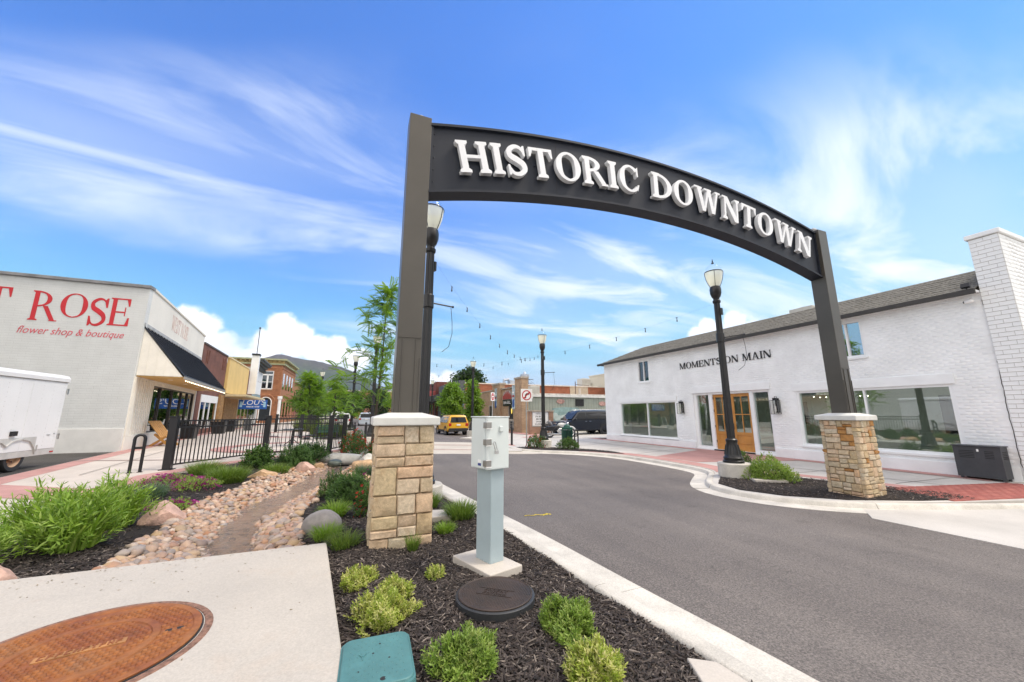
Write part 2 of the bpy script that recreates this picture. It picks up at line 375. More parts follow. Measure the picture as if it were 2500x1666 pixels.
# ------------------------------------------------------------------ common materials
M_conc = pm('pale_concrete', (.52, .465, .41), .85, var=.07, scale=.9, bmp=.25, bscale=90, fine=.12)
M_concR = pm('grey_concrete', (.50, .475, .44), .85, var=.08, scale=.8, bmp=.25, bscale=80, fine=.15)
M_slab = pm('smooth_concrete', (.52, .475, .42), .75, var=.07, scale=1.1, bmp=.15, bscale=120, fine=.10)
def slabmat():
    m, nt, bs = nodemat('stained_concrete'); a = tnoise(nt, 1.1, 6, .6); b = tnoise(nt, 2.3, 7, .7, dist=.6); f = tnoise(nt, 70, 3, .8); g = tnoise(nt, 9, 6, .75)
    c = ramp(nt, a.outputs['Fac'], [(.3, (.405, .375, .335)), (.7, (.475, .437, .385))])
    c = mixc(nt, ramp(nt, b.outputs['Fac'], [(.55, (0, 0, 0)), (.75, (.35, .35, .35))]), c, (.44, .345, .265, 1))
    c = mixc(nt, ramp(nt, g.outputs['Fac'], [(.60, (0, 0, 0)), (.78, (.30, .30, .30))]), c, (.33, .29, .25, 1))
    c = mixc(nt, .16, c, mixc(nt, 1.0, c, ramp(nt, f.outputs['Fac'], [(.35, (.35, .35, .35)), (.65, (1.6, 1.6, 1.6))]), 'MULTIPLY')); nt.links.new(c, bs.inputs['Base Color']); bs.inputs['Roughness'].default_value = .8; bump(nt, bs, f.outputs['Fac'], .3, .004); return m
M_pad = slabmat()
M_curb = pm('curb_concrete', (.56, .53, .475), .9, var=.12, scale=2.2, bmp=.5, bscale=70, fine=.25)
M_pink = pm('red_concrete', (.44, .24, .215), .85, var=.1, scale=1.1, bmp=.25, bscale=80, fine=.15)
M_black = pm('black_paint', (.012, .012, .014), .38, var=.1, bmp=.05)
M_white = pm('white_paint', (.80, .80, .79), .55, var=.03, scale=2)
M_steel = pm('brushed_steel', (.55, .55, .54), .35, metal=.9, var=.1)
M_dark = pm('dark_void', (.02, .02, .022), .8)
M_rubber = pm('tyre_rubber', (.022, .022, .023), .75, bmp=.2)
def asphalt():
    m, nt, bs = nodemat('asphalt'); L = nt.links
    a = tnoise(nt, .35, 5, .6); b = tnoise(nt, 62, 3, .85)
    tc = nt.nodes.new('ShaderNodeTexCoord'); mp = nt.nodes.new('ShaderNodeMapping'); L.new(tc.outputs['Object'], mp.inputs[0]); mp.inputs['Scale'].default_value = (1.2, .09, 1); mp.inputs['Rotation'].default_value = (0, 0, R(14))
    s = tnoise(nt, 1.3, 4, .55, mp.outputs[0])
    c = ramp(nt, a.outputs['Fac'], [(.3, (.116, .102, .094)), (.7, (.162, .144, .132))])
    c = mixc(nt, .55, c, mixc(nt, 1.0, c, ramp(nt, s.outputs['Fac'], [(.3, (.80, .80, .81)), (.7, (1.15, 1.14, 1.12))]), 'MULTIPLY'))
    sp = tnoise(nt, 1.7, 5, .65); c = mixc(nt, 1.0, c, ramp(nt, sp.outputs['Fac'], [(.28, (.80, .80, .80)), (.42, (1, 1, 1)), (.60, (1, 1, 1)), (.74, (1.12, 1.11, 1.10))]), 'MULTIPLY')
    c = mixc(nt, .7, c, mixc(nt, 1.0, c, ramp(nt, b.outputs['Fac'], [(.36, (.25, .25, .25)), (.5, (.98, .98, .98)), (.66, (2.1, 2.05, 2.0))]), 'MULTIPLY'))
    L.new(c, bs.inputs['Base Color']); bs.inputs['Roughness'].default_value = .82
    bump(nt, bs, b.outputs['Fac'], .8, .006); return m
M_asph = asphalt()
M_mulchbase = pm('mulch_soil', (.022, .016, .014), .95, var=.3, scale=9, bmp=1, bscale=70, bdist=.03)
M_chip = palette('mulch_chips', [(.010, .008, .007), (.018, .013, .011), (.028, .019, .016), (.045, .033, .028), (.085, .068, .06), (.02, .014, .012), (.25, .21, .18)], 'attr', .8, 0, mottle=0)
# ------------------------------------------------------------------ the ground
def zr(x, y=0): return -.2 * min(max((x - 2.7) / 5, 0), 1)
def zs(x, y=0): return -.1 + .1 * min(max((x - 9.5) / 5, 0), 1)
def sheet(mb, poly, z, t=.004):
    return mb.prism(poly, lambda x, y: z(x, y) - t if callable(z) else z - t, z)
def strips(mb, x0, x1, y0, y1, zf, n=12, m=1):
    b = len(mb.v)
    for j in range(m + 1):
        for i in range(n + 1):
            x = x0 + (x1 - x0) * i / n; mb.v.append((x, y0 + (y1 - y0) * j / m, zf(x)))
    for j in range(m):
        for i in range(n): q = b + j * (n + 1) + i; mb.f.append((q, q + 1, q + n + 2, q + n + 1))
    return mb
M_earth = pm('dry_earth', (.20, .175, .12), .95, var=.25, scale=.05)
struct('terrain', MB().add([(-6000, -3000, -.6), (6000, -3000, -.6), (6000, 9000, -.6), (-6000, 9000, -.6)], [(0, 1, 2, 3)]), M_earth)
road = MB(); strips(road, 1.6, 16, -14, 16.2, zr, 24); strips(road, -5, 16, 23.6, 160, zr, 24)
struct('road', road, M_asph)
struct('crossing_pavement', strips(MB(), -1, 16, 16.2, 23.6, zr, 24), pm('crossing_concrete', (.50, .455, .39), .85, var=.08, scale=.7, bmp=.3, bscale=80, fine=.15))
for i, (a, b) in enumerate(((18.0, 18.5), (20.9, 21.5))):
    struct('crossing_band', strips(MB(), 0, 8.3, a, b, lambda x: zr(x) + .004, 16), pm('tan_band', (.40, .30, .25), .85, var=.1, bmp=.2))
struct('parking_lot', MB().prism([(-60, -10), (-5.3, -10), (-7.75, 13.2), (-8.85, 20.9), (-60, 20.9)], -.3, .1), pm('old_asphalt', (.055, .05, .045), .9, var=.25, scale=.8, bmp=.6, bscale=90, fine=.4))
struct('side_parking', MB().prism([(13.9, 22.4), (45, 21.2), (45, 40), (13.9, 40)], -.3, -.02), pm('grey_asphalt', (.13, .125, .12), .9, var=.15, scale=.6, bmp=.5, bscale=90, fine=.3))
struct('parking_line', sheet(MB(), [(15.2, 22.6), (19.2, 22.2), (19.2, 22.32), (15.2, 22.72)], -.016), M_white)
# left plaza
PLZ = [(-4.35, -3), (-4.35, 12.3), (-3.5, 14.2), (-2.3, 15.75), (-.55, 17.2), (.45, 18.6), (.7, 20), (.7, 24), (-3.0, 25.5), (-3.4, 60), (-4.5, 160), (-30, 160), (-30, 34), (-10.6, 33.5), (-8.86, 20.75), (-7.75, 13.2), (-5.3, -3)]
struct('plaza_pavement', MB().prism(PLZ, -.4, .12), M_conc)
def band(poly, z=.126, name='plaza_band', mat=None): return struct(name, sheet(MB(), poly, z), mat or M_pink)
band([(-7.72, 13.2), (-7.15, 13.2), (-8.3, 20.8), (-8.83, 20.8)]); band([(-5.3, -2.9), (-4.75, -2.9), (-7.15, 13.2), (-7.72, 13.2)], .126)
band([(-8.83, 20.8), (-8.2, 20.8), (-9.95, 33.4), (-10.55, 33.4)]); band([(-10.5, 33.4), (-9.9, 33.4), (-11.9, 64), (-12.5, 64)])
band([(-6.85, 10.8), (-4.36, 9.2), (-4.36, 10.3), (-7.0, 12.0)], .13)
band([(-4.85, 10.4), (-4.36, 10.4), (-4.36, 12.3), (-3.5, 14.2), (-2.3, 15.75), (-.55, 17.2), (.45, 18.6), (.2, 19.0), (-.85, 17.6), (-2.6, 16.15), (-3.9, 14.5), (-4.85, 12.4)], .134)
band([(-8.3, 16.9), (-4.0, 15.6), (-3.9, 15.72), (-8.3, 17.05)], .13, mat=pm('band_line', (.30, .22, .2), .9))
def ringband(c, r0, r1, a0, a1, z=.126, sy=1.0):
    mb = MB(); n = 48; b = 0
    for i in range(n + 1):
        a = R(a0 + (a1 - a0) * i / n)
        for r in (r0, r1): mb.v.append((c[0] + r * math.cos(a), c[1] + r * sy * math.sin(a), z))
    for i in range(n): mb.f.append((2 * i, 2 * i + 1, 2 * i + 3, 2 * i + 2))
    struct('plaza_ring', mb, M_pink)
ringband((-2.6, 20.6), 2.35, 3.05, 90, 290, .138)
ringband((-3.6, 33), 3.0, 3.8, 0, 360, .126, 1.3)
# joints scored in the plaza, cut as narrow dark strips
jm = pm('joint_dirt', (.22, .20, .18), .95)
for k, (a, b) in enumerate((((-8.0, 19), (-.6, 18.4)), ((-8.6, 24), (.6, 22.6)), ((-6.2, 13), (-7.6, 24)), ((-7.2, 10), (-4.4, 7.6)), ((-9.2, 28.5), (-3.3, 27.8)), ((-5.6, 3), (-4.4, 2.6)))):
    a, b = Vector(a), Vector(b); n = (b - a).normalized(); n = Vector((-n.y, n.x)) * .012
    struct('plaza_joint', sheet(MB(), [a - n, b - n, b + n, a + n], .142, .002), jm)
# right pavement
RB = [(8.62, -14), (8.6, 2.4), (8.62, 3.3), (9.4, 3.85)]
struct('driveway_apron', MB().prism([(8.55, -14), (8.55, 4.2), (9.3, 4.7), (10.5, 4.15), (11.6, 3.7), (30, 3.4), (30, -14)], -.5, lambda x, y: -.19 + .04 * max(0, min(1, (x - 9) / 3))), M_concR)
CURB_R = smoothpath([(12.3, 3.45), (11.5, 3.75), (10.4, 4.2), (9.2, 4.8), (8.4, 5.6), (8.1, 6.5), (8.35, 7.3), (9.2, 8.0), (10.15, 8.7), (10.5, 9.6), (10.6, 11.5), (10.6, 13.3), (10.0, 14.9), (9.3, 15.8), (8.35, 16.6), (7.75, 17.5), (7.6, 18.6)], 2)
RW = [tuple(p) for p in CURB_R] + [(7.75, 21), (8.6, 23.6), (10.2, 26), (10.4, 60), (11, 160), (40, 160), (40, 22.2), (14.2, 22.6), (15.2, 21), (15.2, 3.45)]
struct('right_pavement', MB().prism(RW, -.6, zs), M_concR)
def rband(poly, dz=.005, name='pavement_band', mat=None): return struct(name, sheet(MB(), poly, lambda x, y: zs(x, y) + dz), mat or M_pink)
ci = [p for p in CURB_R]
def offs(path, d):
    out = []
    for i, p in enumerate(path):
        t = (path[min(i + 1, len(path) - 1)] - path[max(i - 1, 0)]).normalized(); out.append(p + Vector((-t.y, t.x)) * d)
    return out
seg = [p for p in ci if p.y > 8.5 and p.x > 9.3 and p.y < 15.6]
rband([tuple(p) for p in offs(seg, -.06)] + [tuple(p) for p in reversed(offs(seg, -.62))])
rband([(14.45, 4.6), (14.98, 4.6), (14.98, 22), (14.5, 22)]); rband([(12.0, 10.0), (14.44, 9.0), (14.44, 13.2), (11.3, 12.4), (11.25, 10.4)], .006)
rband([(10.9, 8.9), (11.3, 8.9), (12.3, 4.4), (11.9, 4.35)], .006)
rband([(8.1, 18.9), (9.7, 21.2), (9.2, 22.0), (7.85, 20.2)])
rband([(11.2, 25.2), (13.5, 25.2), (13.5, 60), (12.6, 60), (12.6, 26), (11.2, 26)])
for a, b in (((11.25, 13.5), (14.4, 13.9)), ((11.3, 15.6), (14.4, 15.9)), ((11.8, 7.4), (14.4, 7.2)), ((12.2, 5.4), (14.4, 5.2)), ((12.9, 4.5), (12.6, 9.0)), ((12.9, 13), (12.9, 22)), ((10.6, 18), (14.4, 18.3))):
    a, b = Vector(a), Vector(b); n = (b - a).normalized(); n = Vector((-n.y, n.x)) * .01
    struct('pavement_joint', sheet(MB(), [a - n, b - n, b + n, a + n], lambda x, y: zs(x, y) + .009, .002), jm)
# warning pavers on the ramp: each paver is a piece
ramp_e = tag(bpy.data.objects.new('ramp_pavers', None), kind='structure'); COL.objects.link(ramp_e); ramp_e.location = (12.7, 4.2, -.05)
M_paver = palette('red_paver', [(.36, .10, .08), (.30, .085, .07), (.40, .13, .10)], 'obj', .85, .3)
pvm = MB().box(-.098, -.048, -.03, .098, .048, .012).mesh('paver'); pvm.materials.append(M_paver)
u = Vector((.9, -.28)).normalized(); v = Vector((-u.y, u.x))
for i in range(16):
    for j in range(13):
        q = u * ((i - 7.5) * .2 + (.1 if j % 2 else 0)) + v * ((j - 6.5) * .1)
        o = link('paver', pvm, None, ramp_e); wx = 12.7 + q.x; o.location = (q.x, q.y, zs(wx) + .05 + .004); o.rotation_euler = (0, 0, math.atan2(u.y, u.x))
# curbs, cast in lengths with open joints
def curb_run(path, prof, zf, step, name='curb'):
    root = bpy.data.objects.new(name, None); COL.objects.link(root); tag(root, kind='structure')
    L = [0.0]
    for a, b in zip(path, path[1:]): L.append(L[-1] + (b - a).length)
    def at(s):
        s = max(0, min(L[-1], s))
        for i in range(len(L) - 1):
            if s <= L[i + 1] + 1e-9: return path[i].lerp(path[i + 1], (s - L[i]) / max(1e-9, L[i + 1] - L[i]))
        return path[-1]
    s = 0
    while s < L[-1] - .05:
        e = min(s + step, L[-1]); n = max(2, int((e - s) / .18)); pts = [at(s + .004 + (e - s - .008) * i / n) for i in range(n + 1)]
        sweep(MB(), pts, prof, zf).build('curb_length', M_curb, root, smooth=True); s = e
    return root
CURB_L = smoothpath([(2.32, -6), (2.28, 0), (2.18, 2.0), (2.06, 3.05), (1.93, 4.8), (1.72, 6.5), (1.36, 9.6), (1.05, 12.2), (.8, 15), (.78, 18)], 2)
PL = [(0, -.3), (0, .095), (-.015, .115), (-.03, .12), (-.12, .12), (-.145, .112), (-.16, .095), (-.20, .03), (-.24, .012), (-.56, .006), (-.56, -.3)]
PR = [(0, -.4), (0, -.022), (.015, -.004), (.03, 0), (.12, 0), (.145, -.008), (.16, -.03), (.19, -.09), (.22, -.10), (.54, -.104), (.54, -.4)]
curb_run(CURB_L, PL, None, 3.05); curb_run(CURB_R, PR, lambda x, y: -.088, 3.05)
pk = [(7.6, 18.6), (7.75, 21), (8.6, 23.6), (10.2, 26), (10.4, 60), (11, 160)]
curb_run([Vector(p) for p in pk], PR, lambda x, y: -.088, 40)
curb_run(smoothpath([(-.6, 17.2), (.45, 18.6), (.75, 20), (.75, 23.6), (-1, 25), (-3.0, 25.8), (-3.4, 60), (-4.5, 160)], 2), PL, None, 30)
struct('curb_ramp', MB().prism([(7.5, 17.2), (8.1, 18.6), (6.9, 19.4), (6.2, 17.4)], -.5, lambda x, y: zr(x) + .03 + .05 * max(0, min(1, (x - 6.4) / 1.6))), M_concR)
struct('island', MB().prism([(7.0, 27.2), (7.6, 26.6), (9.6, 26.4), (10.3, 27.4), (9.9, 28.6), (8.2, 28.4)], -.5, -.1), M_curb)
# front slab and the little pad beyond the curb's end
struct('concrete_pad', MB().prism([(-9, -3), (.42, -3), (.3, .4), (.06, 2.5), (-.21, 5.1), (-3.0, 5.07), (-9, 5.02)], -.5, .18), M_pad, bevel=.015)
struct('path_corner', MB().prism([(1.2, -3), (2.27, -3), (2.27, .5), (2.16, 1.98), (2.02, 2.08), (1.8, 1.6), (1.5, .6)], -.4, .126), M_slab, bevel=.01)
# ------------------------------------------------------------------ planting bed with the little creek
CY = [4.5, 6, 7.6, 9, 11, 13, 14.5, 17]; CX = [-1.3, -1.42, -1.52, -1.38, -.97, -.45, -.2, .1]
BL = [-2.3, -2.35, -2.5, -2.5, -2.25, -1.85, -1.3, -.8]; BR = [-.45, -.6, -.75, -.5, -.05, .25, .3, .5]
def cx(y): return np.interp(y, CY, CX) + .09 * np.sin(np.asarray(y) * 1.25 + .6)
def bedz(x, y):
    c = cx(y); w = np.where(x < c, c - np.interp(y, CY, BL), np.interp(y, CY, BR) - c); d = np.abs(x - c)
    t = np.clip((d - .13) / (w - .13), 0, 1.9); z = -.20 + .20 * np.minimum(t, 1) ** .8 + .09 * np.clip((t - 1) / .9, 0, 1)
    z = np.where(y > 15.2, np.maximum(z, .02), z)
    return z + .012 * np.sin(x * 3.1 + y * 1.7) + .010 * np.sin(x * 7.3 - y * 5.1)
def curbx(y): 
    ys = [p.y for p in CURB_L]; xs = [p.x for p in CURB_L]; return np.interp(y, ys, xs)
def bed():
    nx, ny = 90, 150; xs = np.linspace(-4.6, 2.4, nx); ys = np.linspace(.2, 20.5, ny); X, Y = np.meshgrid(xs, ys); X = np.minimum(X, curbx(Y) + .05); Z = bedz(X, Y)
    V = np.c_[X.ravel(), Y.ravel(), Z.ravel()]; i = np.arange(nx - 1)[None] + np.arange(ny - 1)[:, None] * nx; i = i.ravel(); F = np.c_[i, i + 1, i + nx + 1, i + nx]
    tag(link('planting_bed', fastmesh('planting_bed', V, F, smooth=True), M_mulchbase), kind='structure')
bed()
PLX = np.array([p[0] for p in PLZ[:9]]); 
def inpoly(x, y, poly):
    x = np.asarray(x); y = np.asarray(y); r = np.zeros(x.shape, bool); n = len(poly)
    for i in range(n):
        (x0, y0), (x1, y1) = poly[i], poly[(i + 1) % n]
        if y0 == y1: continue
        c = ((y0 > y) != (y1 > y)) & (x < (x1 - x0) * (y - y0) / (y1 - y0) + x0); r ^= c
    return r
SLABP = [(-9, -3), (.42, -3), (.3, .4), (.06, 2.5), (-.21, 5.1), (-9, 5.02)]
def bank(x, y):
    c = cx(y); return np.where(x < c, (c - x) / (c - np.interp(y, CY, BL)), (x - c) / (np.interp(y, CY, BR) - c))
def chips(name, n, dens, zf, ok, size=(.03, .085), seed=1, rootz=0):
    rg = np.random.default_rng(seed); x, y = dens(rg, n); k = ok(x, y); x, y = x[k], y[k]; n = len(x)
    L = rg.uniform(*size, n) * (1 + .6 * (rg.random(n) > .93)); w = rg.uniform(.004, .012, n); h = rg.uniform(.003, .007, n)
    bv = np.array([(-.5, -.5, 0), (-.5, .5, 0), (-.5, 0, 1), (0, -.62, .1), (0, .62, .1), (0, .05, 1.2), (.5, -.4, 0), (.5, .4, 0), (.5, 0, .8)], float)
    bf = [(0, 3, 5, 2), (3, 6, 8, 5), (1, 2, 5, 4), (4, 5, 8, 7)]
    M = rotmats(n, rg, .5); S = np.stack([L, w, h], 1); M = M * S[:, None, :]
    P = np.stack([x, y, zf(x, y) + rg.uniform(-.002, .022, n)], 1)
    V, F, c = instance(bv, bf, M, P, rg.random(n) ** 1.1)
    return tag(link(name, fastmesh(name, V, F, c), M_chip), 'dark shredded bark mulch spread over the planting bed', 'mulch', kind='stuff')
def dens_main(rg, n):
    u = rg.random(n); y = np.where(u < .8, 1.3 + 5.2 * rg.random(n) ** 1.25, 5 + 12 * rg.random(n)); x = np.where(y < 5.1, -.4 + 2.9 * rg.random(n), -4.4 + 6.6 * rg.random(n)); return x, y
def ok_main(x, y):
    b = bank(x, y); near = ~inpoly(x, y, SLABP) & ~inpoly(x, y, PLZ) & (x < curbx(y) - .0) & ~inpoly(x, y, [(1.2, -3), (2.27, -3), (2.27, .5), (2.16, 1.98), (2.02, 2.08), (1.8, 1.6), (1.5, .6)]); return near & ((b > .95) | (y < 5))
chips('mulch', 88000, dens_main, bedz, ok_main)
RBED = [(8.5, 7.25), (9.3, 7.85), (10.25, 8.55), (10.8, 8.0), (11.2, 6.4), (11.75, 4.35), (11.5, 3.9), (10.45, 4.32), (9.3, 4.92), (8.55, 5.7), (8.26, 6.5)]
MBED = [(7.75, 18.5), (7.85, 17.6), (8.45, 16.72), (9.38, 15.95), (10.1, 15.05), (10.7, 13.6), (10.9, 14.6), (10.6, 15.9), (9.9, 17.2), (9.0, 18.7)]
for pl, nm, n in ((RBED, 'mulch', 9000), (MBED, 'mulch', 3000)):
    struct('planting_bed', MB().prism(pl, -.4, lambda x, y: zs(x, y) + .012), M_mulchbase); xs = [p[0] for p in pl]; ys = [p[1] for p in pl]
    o = chips(nm, n, lambda rg, k: (rg.uniform(min(xs), max(xs), k), rg.uniform(min(ys), max(ys), k)), lambda x, y: -.088 + .1 * np.clip((x - 9.5) / 5, 0, 1), lambda x, y: inpoly(x, y, pl), seed=n)
    o['label'] = 'dark bark mulch around the right stone pillar' if n == 9000 else 'dark bark mulch around the lamp at the crossing'
# water
def water():
    m, nt, bs = nodemat('creek_water'); L = nt.links
    bs.inputs['Base Color'].default_value = (.80, .66, .50, 1); bs.inputs['Roughness'].default_value = .03; bs.inputs['IOR'].default_value = 1.45; bs.inputs['Transmission Weight'].default_value = .85
    tc = nt.nodes.new('ShaderNodeTexCoord'); mp = nt.nodes.new('ShaderNodeMapping'); L.new(tc.outputs['Object'], mp.inputs[0]); mp.inputs['Scale'].default_value = (1.6, .8, 1)
    n = tnoise(nt, 11, 4, .55, mp.outputs[0], 1.0); bump(nt, bs, n.outputs['Fac'], 1.0, .09)
    nx = 9; ys = np.linspace(4.9, 14.2, 60); V = []; 
    for y in ys:
        for k in range(nx): V.append((float(cx(y)) + (k / (nx - 1) - .5) * 1.1, y, -.128 + (y - 5) * .003))
    F = [(i * nx + k, i * nx + k + 1, (i + 1) * nx + k + 1, (i + 1) * nx + k) for i in range(len(ys) - 1) for k in range(nx - 1)]
    tag(link('creek_water', fastmesh('creek_water', V, F, smooth=True), m), kind='structure')
water()
# creek bed stones
PEB = [(q[0] * .84, q[1] * .78, q[2] * .74) for q in [(.50, .34, .24), (.58, .42, .30), (.42, .35, .30), (.62, .46, .34), (.36, .33, .31), (.55, .33, .20), (.50, .40, .32), (.42, .23, .15), (.66, .54, .44), (.50, .36, .19), (.40, .38, .37), (.60, .40, .30), (.24, .22, .21), (.72, .62, .52), (.46, .22, .10)]]
M_pebo = palette('river_stone', PEB, 'obj', .6, .25, 60, .3, 14); M_peba = palette('river_stones', PEB, 'attr', .6, .25, 60, .3, 14)
def pebbles():
    root = tag(bpy.data.objects.new('creek_bed', None), kind='structure'); COL.objects.link(root); root.location = (-1.3, 6, -.1)
    rg = np.random.default_rng(5); n = 14000; y = 5.02 + 11.3 * rg.random(n) ** 1.5; side = rg.random(n); x = np.interp(y, CY, BL) - .05 + (np.interp(y, CY, BR) - np.interp(y, CY, BL) + .1) * side
    b = bank(x, y); r = rg.uniform(.022, .060, n) * np.where(rg.random(n) > .93, 1.35, 1); keep = (b > .24 + .08 * np.sin(y * 3.1 + np.sign(x - cx(y)) * 1.4)) & (b < 1.04 + .06 * np.sin(y * 2.3)) & ((y < 14.6) | (b > 0)) & ~inpoly(x, y, PLZ) & ~inpoly(x, y, SLABP)
    r = np.where(b < .38, r * .75, r); pts = []; cell = {}
    for i in np.argsort(-r):
        if not keep[i]: continue
        k = (int(x[i] / .12), int(y[i] / .12)); bad = False
        for a in (-1, 0, 1):
            for c in (-1, 0, 1):
                for (px, py, pr) in cell.get((k[0] + a, k[1] + c), ()):
                    if (px - x[i]) ** 2 + (py - y[i]) ** 2 < ((pr + r[i]) * .62) ** 2: bad = True; break
                if bad: break
            if bad: break
        if not bad: cell.setdefault(k, []).append((x[i], y[i], r[i])); pts.append(i)
    # sunken small stones on the stream floor
    xs = x[pts]; ys = y[pts]; rs = r[pts]
    shapes = []
    for s in range(4):
        mb = MB().blob((0, 0, 0), (1, 1, 1), 40 + s, .22, 1, 2); shapes.append(mb)
    meshes = []
    for i, mb in enumerate(shapes):
        m = mb.mesh('stone'); m.materials.append(M_pebo); m.polygons.foreach_set('use_smooth', [True] * len(m.polygons)); meshes.append(m)
    score = rs / np.hypot(xs, ys); order = np.argsort(-score); rest = []
    for q, i in enumerate(order):
        z = float(bedz(xs[i], ys[i])) + rs[i] * .34; sc = (rs[i] * random.uniform(.95, 1.45), rs[i] * random.uniform(.75, 1.05), rs[i] * random.uniform(.55, .85)); e = (random.uniform(-.35, .35), random.uniform(-.35, .35), random.uniform(0, 6.28))
        if q < 300:
            o = link('stone', meshes[q % 4], None, root); o.location = (xs[i] + 1.3, ys[i] - 6, z + .1); o.scale = sc; o.rotation_euler = e
        else: rest.append((xs[i], ys[i], z, sc, e))
    nb = 3000; y2 = rg.uniform(5.1, 14.3, nb); x2 = cx(y2) + rg.uniform(-.5, .5, nb)
    for a, b2 in zip(x2, y2):
        s = rg.uniform(.02, .06); rest.append((a, b2, float(bedz(a, b2)) + .006, (s * 1.2, s, s * .5), (0, 0, rg.uniform(0, 6))))
    V = []; F = []; C = []; n0 = 0; base = [(np.array(m_.v), np.array(m_.f)) for m_ in [MB().blob((0, 0, 0), (1, 1, 1), 60 + s, .2, 1, 1) for s in range(4)]]
    for k, (a, b2, z, sc, e) in enumerate(rest):
        bv, bf = base[k % 4]; M = np.array(Matrix.Rotation(e[2], 3, 'Z') @ Matrix.Rotation(e[0], 3, 'X')); V.append((bv * np.array(sc)) @ M.T + np.array([a + 1.3, b2 - 6, z + .1])); F.append(bf + n0); n0 += len(bv); C.append(np.full(len(bv), rg.random()))
    o = link('gravel', fastmesh('gravel', np.concatenate(V), np.concatenate(F), np.concatenate(C), True), M_peba, root); o['kind'] = 'stuff'
    print('pebbles', len(pts), len(rest))
pebbles()

# yellow survey mark sprayed on the road, and bits of leaf and bark blown onto the pad
rgm = random.Random(4); mk = MB(); yel = pm('survey_paint', (.55, .42, .04), .8, var=.2, scale=20)
for i in range(14):
    x = 2.62 + i * .034; y = 5.93 + .02 * math.sin(i * 1.3) + (.03 * rgm.uniform(-1, 1) if i > 8 else 0); w = .012 + .012 * rgm.random() + (.015 if i > 8 else 0); z = zr(x) + .004
    mk.add([(x, y - w, z), (x + .036, y - w * .8, z), (x + .036, y + w * .9, z), (x, y + w, z)], [(0, 1, 2, 3)])
struct('survey_mark', mk, yel)
def debris():
    rg = np.random.default_rng(8); n = 170; y = 5.08 - np.abs(rg.normal(0, .28, n)); x = rg.normal(-1.7, .75, n); k = int(n * .3); x[:k] = rg.uniform(-3.2, .0, k); y[:k] = rg.uniform(2.6, 5.0, k); ok = inpoly(x, y, SLABP) & (np.hypot(x + 1.46, y - 3.43) > .68); x, y = x[ok], y[ok]; n = len(x)
    bv = np.array([(-.5, -.5, 0), (.5, -.35, .1), (.5, .4, 0), (-.5, .5, .15)]); M = rotmats(n, rg, .15) * (rg.uniform(.006, .022, n)[:, None] * np.array([1, .45, .4]))[:, None, :]
    V, F, c = instance(bv, [(0, 1, 2, 3)], M, np.stack([x, y, np.full(n, .1835)], 1), rg.random(n)); o = link('leaf_litter', fastmesh('leaf_litter', V, F, c), palette('litter', [(.10, .07, .045), (.25, .18, .10), (.16, .15, .06), (.33, .22, .15)], 'attr', .9, 0, mottle=0)); tag(o, 'specks of leaf and bark scattered on the pale concrete pad', 'leaf litter', kind='stuff')
debris()
